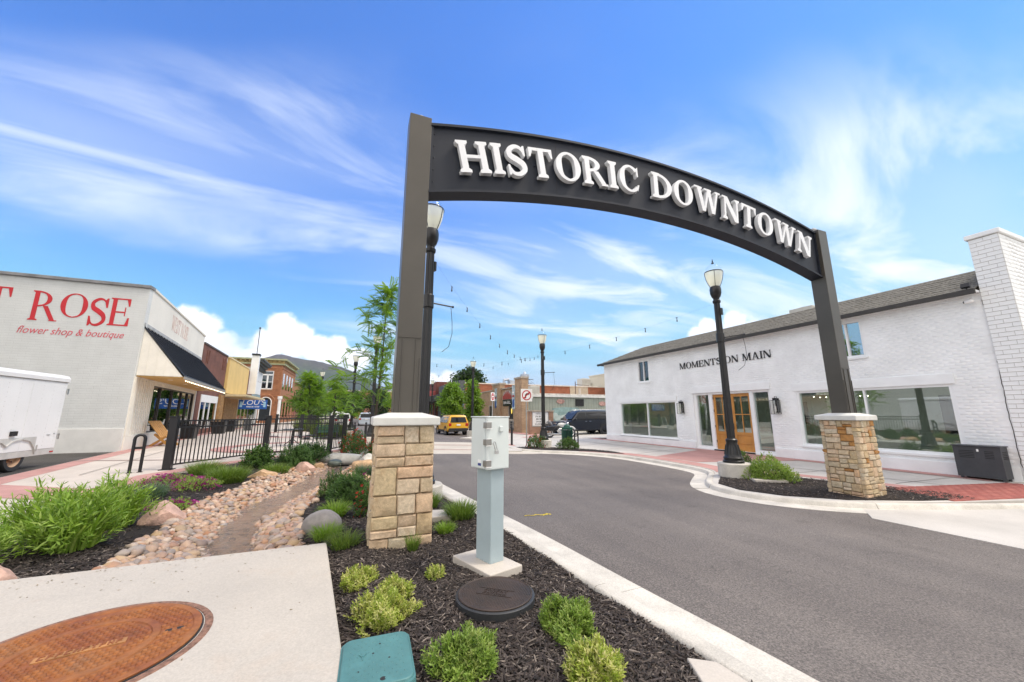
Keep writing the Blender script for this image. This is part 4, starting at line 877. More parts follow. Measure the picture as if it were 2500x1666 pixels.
M_stem = pm('woody_stem', (.09, .06, .04), .9, var=.2, bmp=.4)
def plant(name, label, cat, loc, group=None): return thing(name, label, cat, loc, 0, group)
def grass(label, x, y, n, h, rb, lean, w, mat, z=None, seed=0, name='grass_clump', cat='ornamental grass', group=None, curl=1.0):
    rg = np.random.default_rng(seed + int(abs(x * 97 + y * 31))); z = float(bedz(np.array(x), np.array(y))) - .01 if z is None else z
    V, F, c = blades(rg, n, h, rb, lean, w, curl, .55 if w > .02 else .35); o = link(name, fastmesh(name, V, F, c), mat); o.location = (x, y, z); o.rotation_euler = (0, 0, rg.uniform(0, 6)); return tag(o, label, cat, group)
SPRIG = None
def sprigmesh(k=5, l=1.0, w=.22):
    vs = []; fs = []
    for i in range(k):
        t = .15 + .75 * i / max(1, k - 1); a = i * 2.4; d = Vector((math.cos(a), math.sin(a), .75)).normalized(); p = Vector((0, 0, t * l)); s = d.cross(Vector((0, 0, 1))).normalized() * w * .5 * l; b = len(vs); q = p + d * .42 * l
        vs += [p, (p + q) / 2 + s, q, (p + q) / 2 - s]; fs.append((b, b + 1, b + 2, b + 3))
    b = len(vs); vs += [(0, 0, .5 * l), (.5 * w * l, 0, .8 * l), (0, 0, 1.15 * l), (-.5 * w * l, 0, .8 * l)]; fs.append((b, b + 1, b + 2, b + 3)); return np.array([tuple(v) for v in vs]), np.array(fs)
def dirmats(D, rg, s):
    """rotation taking +Z to each row of D, with spin, scaled"""
    n = len(D); D = D / np.linalg.norm(D, axis=1)[:, None]; a = np.where(np.abs(D[:, 2:3]) < .95, np.array([[0, 0, 1.]]), np.array([[1., 0, 0]])); X = np.cross(a, D); X /= np.linalg.norm(X, axis=1)[:, None]; Y = np.cross(D, X)
    p = rg.uniform(0, 6.28, n)[:, None]; X2 = X * np.cos(p) + Y * np.sin(p); Y2 = -X * np.sin(p) + Y * np.cos(p); return np.stack([X2, Y2, D], 2) * np.asarray(s)[:, None, None]
def dome(rg, n, r, h, lump=.22, inner=.45):
    th = rg.uniform(0, 2 * np.pi, n); cz = rg.random(n) ** .8; sr = np.sqrt(1 - cz ** 2); k = inner + (1 - inner) * rg.random(n) ** .45; ph = rg.uniform(0, 6.28, 3)
    lm = 1 + lump * (np.sin(3 * th + ph[0]) * .5 + np.sin(5 * th + ph[1] + 3 * cz) * .35 + np.sin(2 * th + 6 * cz + ph[2]) * .4)
    D = np.stack([sr * np.cos(th), sr * np.sin(th), cz], 1); return D * np.array([r, r, h]) * (k * lm)[:, None], D
def shrub(label, x, y, r, h, n, s, mat, z=None, seed=0, name='shrub', cat='shrub', flower=None, nf=0, fs=.03, up=.9, group=None, k=5, w=.24, inner=.45, lump=.22):
    rg = np.random.default_rng(seed + int(abs(x * 131 + y * 17))); z = float(bedz(np.array(x), np.array(y))) - .02 if z is None else z
    t = thing(name, label, cat, (x, y, z), 0, group); P, D = dome(rg, n, r, h, lump, inner); bv, bf = sprigmesh(k, 1, w); Dd = D * np.array([1, 1, .7]) + np.array([0, 0, up]) + rg.normal(0, .3, (n, 3))
    V, F, c = instance(bv, bf, dirmats(Dd, rg, s * rg.uniform(.6, 1.25, n)), P, rg.random(n)); link('foliage', fastmesh('foliage', V, F, c), mat, t)
    mb = MB(); rr = random.Random(seed)
    for i in range(9):
        a = rr.uniform(0, 6.28); q = rr.uniform(.25, .7); mb.tube([(0, 0, -.02), (math.cos(a) * r * q * .5, math.sin(a) * r * q * .5, h * .4), (math.cos(a) * r * q, math.sin(a) * r * q, h * .75)], [.012 * h / .4, .009 * h / .4, .004], 5)
    mb.build('stems', M_stem, t, world=False)
    if flower:
        P, D = dome(rg, nf, r * 1.03, h * 1.04, lump, .92); bv = np.array([(0, 0, 0), (.5, .2, .35), (0, .0, .6), (-.5, -.2, .35), (-.2, .5, .35), (.2, -.5, .35)]); bf = np.array([(0, 1, 2, 3), (0, 4, 2, 5)])
        V, F, c = instance(bv, bf, dirmats(D + np.array([0, 0, .4]), rg, fs * rg.uniform(.6, 1.3, nf)), P, rg.random(nf)); link('flowers', fastmesh('flowers', V, F, c), flower, t)['kind'] = 'stuff'
    return t
# front bed
LOW = 'low shrubs in the front mulch'
shrub('small pale lime shrub nearest the concrete pad corner', .13, 4.05, .155, .12, 480, .058, L_lime, seed=1, group=LOW, k=7, w=.15, up=1.5)
shrub('tiny pale lime sprout between the left pillar and the round iron lid', .80, 3.92, .075, .09, 130, .058, L_lime, seed=2, group=LOW, k=7, w=.15, up=1.5)
shrub('pale lime shrub touching the sprawling lime shrub by the teal box', .40, 3.62, .125, .13, 520, .058, L_lime, seed=3, group=LOW, k=7, w=.15, up=1.5)
shrub('sprawling lime shrub reaching down to the teal box', .29, 3.30, .175, .15, 1000, .058, L_lime, seed=4, group=LOW, k=7, w=.15, up=1.5, lump=.5)
shrub('round green shrub with few pink blooms below the round iron lid', .735, 2.56, .175, .155, 1400, .062, L_green2, seed=5, group=LOW, k=8, w=.13, up=1.4, flower=L_flower, nf=7, fs=.02, lump=.42)
shrub('round green shrub beside the curb', 1.50, 2.65, .172, .165, 1400, .062, L_green2, seed=6, group=LOW, k=8, w=.13, up=1.4, flower=L_flower, nf=6, fs=.018, lump=.42)
shrub('yellow tipped lime shrub cut by the bottom edge near the curb', 1.40, 2.15, .15, .16, 1200, .058, L_lime, seed=7, group=LOW, k=7, w=.15, up=1.5)
shrub('little green sprout at the teal box edge', .475, 2.36, .05, .06, 60, .04, L_green2, seed=8, group=LOW)
GR = 'fine grasses around the left pillar'
grass('grass clump at the foot of the left pillar front', .70, 4.72, 130, .24, .05, .5, .007, L_grass, seed=1, group=GR)
grass('dense green grass behind the left pillar, nearest the pillar', 1.16, 6.6, 700, .34, .17, .75, .008, L_grass, seed=2, group=GR)
grass('dense green grass between the utility post and the concrete lid', 1.52, 5.75, 800, .33, .17, .85, .008, L_grass, seed=3, group=GR)
grass('short yellowish grass tuft in front of the concrete lid', 1.18, 5.2, 320, .19, .09, .8, .007, L_bright, seed=4, group=GR)
grass('dark green grass tuft at the pad corner', -.02, 5.15, 380, .26, .13, .85, .007, L_grass, seed=5, group=GR)
grass('bright grass tuft in front of the round grey boulder', -.24, 5.62, 420, .26, .13, .9, .007, L_bright, seed=6, group=GR)
grass('light green grass tuft behind the round grey boulder', -.20, 6.75, 480, .30, .15, .9, .008, L_bright, seed=7, group=GR)
shrub('dark green dwarf pine left of the stone pillar', .02, 7.6, .34, .46, 1500, .085, L_pine, seed=8, name='dwarf_pine', k=9, w=.12, up=1.1)
shrub('second dwarf pine half hidden behind the first, left of the pillar', -.28, 8.5, .26, .40, 900, .08, L_pine, seed=9, name='dwarf_pine', k=9, w=.12, up=1.1)
shrub('shrub with salmon red leaf tips against the left pillar side', .26, 6.55, .17, .42, 700, .06, L_green, seed=10, flower=L_red, nf=70, fs=.05)
shrub('magenta flowers spilling over the flat boulder by the pillar', .22, 8.3, .2, .38, 400, .05, L_green, seed=11, name='flowering_plant', cat='flowers', flower=L_flower, nf=90, fs=.05)
# left bank
BIGG = 'tall bright grasses along the left bank'
for lb, x, y, h, n in (('tall lime green grass cut by the left edge, beside the concrete pad', -3.55, 5.75, .56, 480), ('tallest lime green grass, middle of three on the left', -3.0, 6.35, .64, 760), ('tall lime green grass nearest the pink boulder', -3.08, 7.4, .64, 520), ('lime green grass behind the middle one of three on the left', -3.7, 7.2, .62, 420)):
    rg = np.random.default_rng(int(h * 100) + n); t = thing('tall_grass', lb, 'ornamental grass', (x, y, float(bedz(np.array(x), np.array(y))) - .01), 0, BIGG)
    V, F, c = blades(rg, int(n * .42), h * .98, .24, .62, .028, .9, .6); link('blades', fastmesh('blades', V, F, c), L_bright, t)
    m = int(n * .6); P, D = dome(rg, m, .33, h * .74, .3, .3); bv, bf = sprigmesh(6, 1, .085); Dd = D * np.array([1, 1, .5]) + np.array([0, 0, 1.1]) + rg.normal(0, .35, (m, 3)); V, F, c = instance(bv, bf, dirmats(Dd, rg, .21 * rg.uniform(.6, 1.25, m)), P, rg.random(m)); link('leaves', fastmesh('leaves', V, F, c), L_bright, t)
grass('silvery blue fescue behind the pink boulder', -3.4, 9.45, 520, .36, .16, .9, .006, L_blue, seed=11)
shrub('magenta flower mat nearest the creek on the left bank', -2.8, 8.55, .30, .13, 620, .055, L_green2, seed=12, name='flowering_plant', cat='flowers', flower=L_flower, nf=190, fs=.045, lump=.3)
shrub('magenta flower mat beside the dark green grass mound', -3.05, 10.3, .42, .18, 700, .06, L_green2, seed=13, name='flowering_plant', cat='flowers', flower=L_flower, nf=260, fs=.05, lump=.3)
shrub('magenta flower mat at the pavement edge on the far left bank', -3.7, 10.9, .5, .18, 700, .06, L_green2, seed=14, name='flowering_plant', cat='flowers', flower=L_flower, nf=300, fs=.055, lump=.3)
grass('big dark green grass mound in front of the fence post', -2.72, 11.25, 1500, .48, .34, .85, .009, L_grass, seed=15)
grass('green grass mound behind the big one near the fence corner', -3.45, 12.2, 1000, .46, .3, .85, .009, L_grass, seed=16)
grass('low green grass mound beside the flat orange boulder', -1.95, 12.6, 900, .34, .3, .95, .009, L_grass, seed=17)
shrub('dark green leafy bush in front of the first fence panel', -2.55, 13.4, .36, .50, 800, .11, L_green, seed=18, k=5, w=.34)
shrub('dwarf pine with candles below the middle fence post', -1.62, 13.95, .48, .55, 1300, .13, L_pine, seed=19, name='dwarf_pine', k=9, w=.12, up=1.3)
shrub('dwarf pine behind the candle pine at the fence', -1.3, 15.0, .55, .55, 1100, .13, L_pine, seed=20, name='dwarf_pine', k=9, w=.12, up=1.3)
grass('blue green grass tuft left of the stone pillar by the far boulders', .3, 10.6, 500, .42, .16, .7, .008, L_blue, seed=21)
ROSE = 'red flowering bushes beyond the fence'
shrub('red rose bush beside the last fence post', .02, 15.9, .5, .55, 900, .09, L_green, seed=22, flower=L_red, nf=110, fs=.075, group=ROSE)
shrub('taller red rose bush behind the first by the bollards', .0, 17.5, .5, .75, 900, .1, L_green, seed=23, flower=L_red, nf=130, fs=.08, group=ROSE, z=.1)
shrub('red tipped bush next to the left pillar cap, at the lamp foot', .62, 14.2, .3, .55, 500, .09, L_green, seed=24, flower=L_red, nf=50, fs=.07, group=ROSE)
# right beds
shrub('loose green shrub beside the right lamp base', 10.15, 7.05, .55, .50, 2000, .085, L_green2, z=-.1, seed=25, lump=.3)
shrub('small green shrub behind the right lamp base', 10.45, 8.1, .3, .62, 700, .09, L_green, z=-.1, seed=26)
shrub('bush with red flowers left of the crossing lamp', 8.75, 18.15, .52, .56, 900, .1, L_green, z=-.1, seed=27, flower=L_red, nf=90, fs=.07)
shrub('round green bush right of the crossing lamp', 9.85, 16.85, .5, .46, 1000, .1, L_green, z=-.1, seed=28, flower=L_rust, nf=60, fs=.06)
shrub('low green bush on the small island behind the utility cabinet', 9.3, 27.4, .6, .5, 600, .12, L_green, z=-.1, seed=29)
grass('sparse weedy grass on the pavement edge near the right pillar', 12.1, 8.0, 60, .14, .22, 1.0, .01, L_bright, z=-.06, seed=30)
# ------------------------------------------------------------------ boulders
def boulder(label, x, y, r, mat, seed, sink=.3, z=None, jit=.12, rz=0, n=3, flat=False):
    m = MB().blob((0, 0, 0), r, seed, jit, 1, n)
    if flat: # broken faces: cut the ball with random planes
        rg = random.Random(seed); pl = [(Vector((rg.uniform(-1, 1), rg.uniform(-1, 1), rg.uniform(-.3, 1))).normalized(), rg.uniform(.45, .78)) for _ in range(12)]; out = []
        for v in m.v:
            q = Vector((v[0] / r[0], v[1] / r[1], v[2] / r[2]))
            for nn, d in pl:
                k = q.dot(nn)
                if k > d: q -= nn * (k - d)
            out.append((q.x * r[0], q.y * r[1], q.z * r[2]))
        m.v = out
    o = m.build('boulder', mat, smooth=True)
    if flat: o.data.set_sharp_from_angle(angle=R(20))
    z = float(bedz(np.array(x), np.array(y))) if z is None else z
    o.location = (x, y, z + r[2] * (1 - 2 * sink) * .5 + r[2] * .2); o.rotation_euler = (0, 0, rz); return tag(o, label, 'boulder')
B_pink = pm('pink_boulder', (.55, .36, .29), .8, var=.25, scale=4, bmp=.6, bscale=18, bdist=.03); B_grey = pm('grey_boulder', (.27, .25, .235), .75, var=.2, scale=5, bmp=.5, bscale=25); B_orange = pm('orange_boulder', (.50, .33, .19), .8, var=.25, scale=4, bmp=.6, bscale=14, bdist=.03); B_pale = pm('pale_boulder', (.52, .50, .46), .75, var=.2, scale=3, bmp=.5, bscale=20)
boulder('angular pink boulder beside the tall lime grass', -2.62, 7.7, (.30, .28, .24), B_pink, 3, flat=True)
boulder('pale pink boulder cut by the left edge at the pad', -2.95, 5.3, (.17, .13, .14), B_pink, 5, flat=True)
boulder('round smooth grey boulder near the left pillar', -.33, 6.15, (.24, .2, .19), B_grey, 7, jit=.06)
boulder('flat orange boulder between the grass mounds', -2.15, 11.9, (.36, .25, .17), B_orange, 9, flat=True)
boulder('pinkish block boulder below the dwarf pine', -1.35, 13.2, (.32, .28, .28), B_pink, 11, flat=True)
boulder('small orange boulder beside the pinkish block at the creek', -1.05, 13.9, (.26, .2, .15), B_orange, 12, flat=True)
boulder('long pale boulder lying across the head of the creek', -.35, 14.9, (.75, .32, .22), B_pale, 13, jit=.1, z=-.02)
boulder('dark wet boulder in front of the long pale one', -.55, 14.35, (.24, .2, .15), pm('wet_boulder', (.10, .12, .10), .35, var=.3, bmp=.4), 14, z=-.08)
boulder('tan boulder left of the pillar, under the blue grass', .30, 12.2, (.36, .28, .2), B_orange, 15, jit=.1)
boulder('grey flat topped boulder behind the tan one', .42, 13.6, (.36, .3, .24), B_pale, 16, flat=True)
boulder('rounded tan boulder topped by magenta flowers', .1, 9.0, (.34, .28, .2), B_orange, 17, jit=.08)
boulder('square grey stone at the foot of the lamp by the roses', .42, 15.3, (.3, .3, .3), B_grey, 18, flat=True)
# ------------------------------------------------------------------ buildings
def xf(mb, o, rz):
    c, s = math.cos(rz), math.sin(rz); mb.v = [(o[0] + x * c - y * s, o[1] + x * s + y * c, o[2] + z) for x, y, z in mb.v]; return mb
G_shop = glass('shop_glass', (.80, .87, .83), 1.6, base=.13); G_dark = glass('dark_glass', (.30, .34, .33), 1.3, base=.08); G_clear = glass('clear_glass', (.93, .95, .93), 1.0)
M_wbrick = pm('white_painted_brick', (.835, .855, .865), .7, var=.05, scale=1.2, bmp=.18, bscale=45, bdist=.006)
M_wtrim = pm('white_trim', (.835, .855, .865), .55, var=.03, scale=1.5)
def pane(mb_box, mat, parent, name='pane'): return MB().box(*mb_box).build(name, mat, parent)
def joined_bricks(name, P, size, axis, mat, parent, wj=.0):
    """many bricks as one piece of geometry; axis is the way the wall faces"""
    l, h, d = size; bv = np.array([(-.5, -.5, 0), (.5, -.5, 0), (.5, .5, 0), (-.5, .5, 0), (-.48, -.44, 1), (.48, -.44, 1), (.48, .44, 1), (-.48, .44, 1)]) * np.array([l, h, d]); bf = [(4, 5, 6, 7), (0, 1, 5, 4), (1, 2, 6, 5), (2, 3, 7, 6), (3, 0, 4, 7)]
    A = np.array([[0, 0, -1], [-1, 0, 0], [0, 1, 0]], float) if axis == 'x' else np.array([[1, 0, 0], [0, 0, -1], [0, 1, 0]], float)
    P = np.array(P, float); w = wloc(parent); P = P - np.array(w); rg = np.random.default_rng(3); M = np.repeat(A[None], len(P), 0) * np.stack([np.ones(len(P)), np.ones(len(P)), rg.uniform(.55, 1.25, len(P))], 1)[:, None, :]
    V, F, c = instance(bv, bf, M, P, rg.random(len(P))); o = link(name, fastmesh(name, V, F, c), mat, parent); o['kind'] = 'stuff'; return o
def moments():
    t = thing('white_brick_shop', 'white painted brick shop with wooden doors and MOMENTS ON MAIN lettering', 'building', (15, 12, 0))
    H = [(14.85, 19.3, .36, 2.26), (10.05, 13.75, .06, 2.56), (5.06, 9.06, .5, 2.42), (16.62, 17.52, 3.38, 4.6), (6.8, 7.72, 3.43, 4.64)]
    wallholes(MB(), 'x', 15, 15.3, 4.16, 20.76, -.3, 4.82, H).build('front_wall', M_wbrick, t)
    MB().box(15.3, 20.46, -.3, 28, 20.76, 4.82).build('side_wall', M_wbrick, t)
    MB().box(14.955, 3.64, -.3, 28, 4.158, 6.2).build('end_wall', pm('grey_mortar', (.50, .49, .47), .9, var=.15, scale=3, bmp=.3), t)
    MB().box(14.90, 3.585, 6.2, 28, 4.21, 6.32).build('coping', M_wtrim, t, bevel=.015)
    # bricks of the front: gathered, and those of the end pier as single pieces
    P = []; rows = int(4.9 / .077)
    for j in range(rows):
        z = -.08 + j * .077
        if z > 4.76: break
        y = 4.28 + (.105 if j % 2 else 0)
        while y < 20.7:
            if not any(h[0] - .13 < y < h[1] + .13 and h[2] - .05 < z < h[3] + .05 for h in H) and not (z < .34): P.append((15.0, y, z))
            y += .212
    joined_bricks('bricks', P, (.202, .068, .003), 'x', M_wbrick, t)
    bm = MB().box(-.125, -.0485, -.006, .125, .0485, .012); m1 = bm.mesh('brick'); m1.materials.append(M_wbrick); far = []; fx = face_x(0, 0, 0).to_3x3().to_4x4(); fy = face_y(0, 0, 0).to_3x3().to_4x4()
    for j in range(56):
        z = .02 + j * .111
        for y, k in (((4.0275, 1), (3.7695, 1)) if j % 2 else ((4.0925, .5), (3.8985, 1), (3.7045, .5))):
            o = link('brick', m1, None, t); o.matrix_local = Matrix.Translation((14.955 - 15, y - 12, z)) @ fx @ Matrix.Diagonal((k * (1 if k == 1 else .97), 1, random.uniform(.8, 1.1), 1))
        for c in range(49):
            x = 14.955 + .1295 + c * .259 + (-.1295 if j % 2 else 0)
            if x < 15: x = 14.955 + .066
            if c < 2:
                o = link('brick', m1, None, t); o.matrix_local = Matrix.Translation((x - 15, 3.64 - 12, z)) @ fy @ Matrix.Diagonal((.485 if x < 15.05 else 1, 1, random.uniform(.8, 1.1), 1))
            else: far.append((x, 3.64, z))
    joined_bricks('bricks', far, (.25, .097, .012), 'y', M_wbrick, t)
    # crack beside the pier
    rg = random.Random(2); pts = []; z = 4.55; y = 4.172
    while z > .3: pts.append((14.993 + .004, y, z)); z -= rg.uniform(.05, .14); y = 4.172 + .05 * math.sin(z * 1.3) * .4 + rg.uniform(-.012, .012)
    MB().tube(pts, .007, 4).build('crack', pm('crack_dark', (.06, .055, .05), .95), t)
    # trims, plinth
    for a, b in ((4.2, 10.04), (13.76, 20.76)): MB().box(14.955, a, -.3, 14.998, b, .33).build('plinth', M_wbrick, t, bevel=.01)
    for a, b, z0, z1 in ((14.75, 19.45, 2.262, 2.52), (9.98, 13.85, 2.562, 2.86), (4.98, 9.14, 2.422, 2.70)): MB().box(14.965, a, z0, 14.996, b, z1).build('lintel', M_wtrim, t, bevel=.006)
    # windows
    def window(y0, y1, z0, z1, mull, g, f=.07, deep=.12):
        w = MB(); w.box(15.02, y0, z0, 15.16, y0 + f, z1); w.box(15.02, y1 - f, z0, 15.16, y1, z1); w.box(15.021, y0 + f, z0, 15.159, y1 - f, z0 + f); w.box(15.021, y0 + f, z1 - f, 15.159, y1 - f, z1)
        o = w.build('window', M_wtrim, t); MB().box(14.955, y0 - .06, z0 - .07, 15.05, y1 + .06, z0 - .002).build('sill', M_wtrim, o, bevel=.006)
        e = [y0 + f] + mull + [y1 - f]
        for m in mull: MB().box(15.03, m - .022, z0 + f, 15.15, m + .022, z1 - f).build('mullion', M_wtrim, o)
        for a, b in zip(e, e[1:]): pane((15.09, a, z0 + f, 15.10, b, z1 - f), g, o)
        return o
    window(14.85, 19.3, .36, 2.26, [16.97], G_shop); window(5.06, 9.06, .5, 2.42, [7.05], G_shop)
    window(16.62, 17.52, 3.38, 4.6, [17.07], G_dark, .06); window(6.8, 7.72, 3.43, 4.64, [7.26], glass('mirror_glass', (.25, .3, .35), 2.5, base=.45), .06)
    # entry
    e = MB(); 
    for a, b in ((13.60, 13.75), (12.74, 12.93), (10.78, 10.94), (10.05, 10.14)): e.box(15.06, a, .06, 15.24, b, 2.56)
    e.box(15.061, 10.14, 2.47, 15.239, 13.60, 2.559); e.box(15.062, 12.93, .061, 15.238, 13.60, .17); e.box(15.062, 10.14, .061, 15.238, 10.78, .17)
    en = e.build('entry_frame', M_wtrim, t); pane((15.14, 12.93, .17, 15.15, 13.60, 2.47), G_shop, en); pane((15.14, 10.14, .17, 15.15, 10.78, 2.47), G_shop, en)
    MB().box(14.97, 10.9, -.05, 15.3, 12.8, .058).build('threshold', M_dark, t)
    wood = pm('oak_door', (.50, .23, .05), .45, var=.12, scale=2.5, bmp=.15, bscale=30, coat=.2)
    for y0, y1 in ((10.945, 11.835), (11.845, 12.735)):
        d = MB(); X0, X1 = 15.12, 15.17; z0, z1 = .062, 2.465; s = .11
        d.box(X0, y0, z0, X1, y0 + s, z1); d.box(X0, y1 - s, z0, X1, y1, z1); d.box(X0 + .001, y0 + s, z1 - .13, X1, y1 - s, z1); d.box(X0 + .001, y0 + s, z0, X1, y1 - s, z0 + .24); d.box(X0 + .001, y0 + s, .72, X1, y1 - s, .84)
        ym = (y0 + y1) / 2; d.box(X0 + .004, ym - .018, .84, X1, ym + .018, z1 - .13); d.box(X0 + .006, y0 + s, 1.56, X1, y1 - s, 1.60)
        o = d.build('door', wood, t, bevel=.004); MB().box(X0 + .025, y0 + s, z0 + .24, X1 - .005, y1 - s, .72).build('panel', wood, o); MB().box(X0 + .012, y0 + s + .06, z0 + .30, X0 + .03, y1 - s - .06, .66).build('raised_panel', wood, o, bevel=.012)
        for a, b in ((y0 + s, ym - .018), (ym + .018, y1 - s)):
            for c, e2 in ((.84, 1.56), (1.60, z1 - .13)): pane((X0 + .02, a, c, X0 + .026, b, e2), G_shop, o)
        yh = y1 if y1 > 12 else y0
        for z in (.35, 1.0, 1.7, 2.25): MB().box(X0 - .012, yh - .02, z, X0 + .002, yh + .02, z + .11).build('hinge', M_black, o)
        yk = y0 + .055 if y1 > 12 else y1 - .055; MB().tube([(X0 - .05, yk, .95), (X0 - .05, yk, 1.2)], .012, 8).build('handle', M_black, o)
    MB().box(15.138, 11.98, 1.28, 15.139, 12.08, 1.44).build('notice', M_white, t)
    # room behind the glass
    inn = pm('room_wall', (.50, .53, .48), .9, var=.05); rm = MB(); rm.box(17.4, 4.4, 0, 17.5, 14.1, 3.1); rm.box(16.7, 14.25, 0, 16.8, 20.4, 3.1); rm.box(15.3, 4.2, 3.0, 17.5, 20.4, 3.1); rm.box(16.4, 9.4, 0, 17.4, 9.55, 3.0); rm.box(16.0, 14.1, 0, 17.5, 14.25, 3.0); rm.build('room', inn, t)
    MB().box(15.3, 4.2, -.05, 18.4, 20.4, .0).build('room_floor', pm('room_floor', (.48, .44, .37), .5, var=.1), t)
    MB().box(17.34, 5.6, 1.0, 17.39, 6.2, 2.2).build('wall_picture', M_dark, t); MB().box(17.34, 9.9, 1.2, 17.39, 10.6, 2.1).build('wall_picture', M_dark, t)
    for y in (6.0, 8.2, 11.2, 12.8, 16.0, 18.0): MB().box(15.8, y - .35, 2.93, 16.4, y + .35, 2.985).build('room_fill_panel', emit('room_fill_glow', (1, .95, .85), .6), t)  # added glowing panels, unseen above the window heads, to brighten the room
    bm0 = MB().blob((0, 0, 0), (.02, .02, .02), 1, 0, 1, 1).mesh('fairy_bulb'); bm0.materials.append(emit('fairy_light', (1, .9, .7), 4))
    for i in range(9): o = link('fairy_bulb', bm0, None, t); o.location = (.55, 8.8 - i * .2 - 12, 2.22 - .03 * math.sin(i))
    cur = pm('curtain_cloth', (.72, .70, .64), .9)
    for y in (11.0, 12.55): MB().tube([(15.5, y, 2.5), (15.5, y + .05, 1.6), (15.5, y, .9)], [.12, .09, .05], 8).build('curtain', cur, t)
    # letters
    G = glyphs(.17, .055, .05, .075); lay, w_ = layout(G, 'MOMENTS ON MAIN', .11, .5); k = (14.38 - 9.76) / w_; hh = .30
    for ch, lx, w, els in lay: letter_mesh(els, .02, lambda u, v, d, lx=lx: (14.982 - d, 14.38 - (lx + u) * k, 3.80 + v * hh + .0)).build('letter', pm('letter_black', (.015, .015, .016), .45), t)
    # roof: courses of shingles
    shm = pm('asphalt_shingle', (.155, .145, .12), .95, var=.35, scale=14, bmp=.6, bscale=80, fine=.5); x0, z0, x1, z1 = 14.72, 4.80, 16.4, 5.70; n = 9
    rf = MB().add([(x0, 20.98, z0), (x0, 4.17, z0), (x1, 4.17, z1), (x1, 18.4, z1), (28, 18.4, z1 + .02), (28, 4.17, z1 + .02), (28, 20.98, z0)], [(0, 1, 2, 3), (3, 2, 5, 4), (0, 3, 4, 6)]).build('roof', shm, t)
    rg = random.Random(8)
    for i in range(n):
        a, b = i / n, (i + 1.25) / n; b = min(b, 1); ye0 = 20.98 - (20.98 - 18.4) * a; ye1 = 20.98 - (20.98 - 18.4) * b; mb = MB(); y = 4.175
        while y < ye0 - .05:
            L = rg.choice((.25, .33, .42)); yb = min(y + L, ye0 - .0); zz = rg.uniform(.006, .016); dx = rg.uniform(-.012, .012)
            xa, za = x0 + (x1 - x0) * a + dx, z0 + (z1 - z0) * a; xb, zb = x0 + (x1 - x0) * b, z0 + (z1 - z0) * b; yb2 = min(yb, max(y + .02, ye1))
            mb.add([(xa, y, za + zz + .012), (xa, yb, za + zz + .012), (xb, yb2, zb + .007), (xb, min(y, yb2), zb + .007), (xa, y, za), (xa, yb, za)], [(0, 1, 2, 3), (4, 5, 1, 0)]); y = yb
        mb.build('shingle_course', shm, rf, fixn=False)
    MB().box(14.66, 4.17, 4.70, 14.74, 21.02, 4.83).build('eave_board', pm('dark_fascia', (.045, .042, .038), .6), t); MB().box(14.74, 4.17, 4.75, 15.0, 20.9, 4.80).build('soffit', M_wtrim, t)
    MB().boxr((15.5, 21.0, 4.78), (1.7, .08, .1)).build('eave_board', MATS['dark_fascia'], t)
moments()
def lantern(label, y):
    t = thing('wall_lantern', label, 'wall lamp', (14.96, y, 1.6), 0, 'lanterns on the white shop front'); f = M_black; w, d, h = .13, .2, .52
    MB().box(.01, -.07, .05, .034, .07, .6).build('back_plate', f, t, world=False)
    fr = MB()
    for a in (-w, w):
        for b in (-.02, -d): fr.bar((b, a, 0), (b, a, h), .014)
        fr.bar((-.02, a, 0), (-d, a, 0), .014); fr.bar((-.02, a, h), (-d, a, h), .014)
    for b in (-.02, -d):
        for z in (0, h): fr.bar((b, -w, z), (b, w, z), .014)
    fr.build('frame', f, t, world=False); MB().box(-.15, -.06, h, -.05, .06, h + .09).build('top', f, t, world=False); MB().tube([(-.1, 0, h + .09), (-.1, 0, h + .14), (0.02, 0, h + .14), (.02, 0, h)], .01, 6).build('arm', f, t, world=False)
    MB().box(-.19, -.115, .012, -.035, .115, h - .012).build('glass', glass('frost_glass', (.95, .95, .92), .6, base=.05), t, world=False); MB().tube([(-.1, 0, .1), (-.1, 0, .3)], .02, 8).build('candle', M_white, t, world=False)
lantern('black wall lantern between the left window and the wooden doors', 14.42); lantern('black wall lantern right of the wooden doors', 9.78)
def heater():
    t = thing('wall_cabinet', 'charcoal metal cabinet with vents at the foot of the white shop wall', 'metal cabinet', (14.74, 4.72, -.01)); m = pm('charcoal_metal', (.045, .048, .055), .55, var=.1)
    MB().box(14.54, 4.33, .05, 14.93, 5.14, .80).build('body', m, t, bevel=.008); MB().box(14.51, 4.31, .80, 14.945, 5.16, .825).build('top', m, t, bevel=.005)
    for a in (4.36, 5.05):
        for b in (14.56, 14.86): MB().box(b, a, -.02, b + .05, a + .05, .052).build('foot', m, t)
    for k in range(5):
        z = .52 + k * .04
        MB().box(14.5345, 4.78, z, 14.5415, 5.04, z + .016).build('vent', M_dark, t); MB().box(14.5345, 4.45, z, 14.5415, 4.60, z + .016).build('vent', M_dark, t); MB().box(14.62, 4.3245, z, 14.84, 4.3315, z + .016).build('vent', M_dark, t)
    MB().box(14.534, 4.69, .68, 14.5415, 4.725, .74).build('label_plate', M_white, t)
heater()
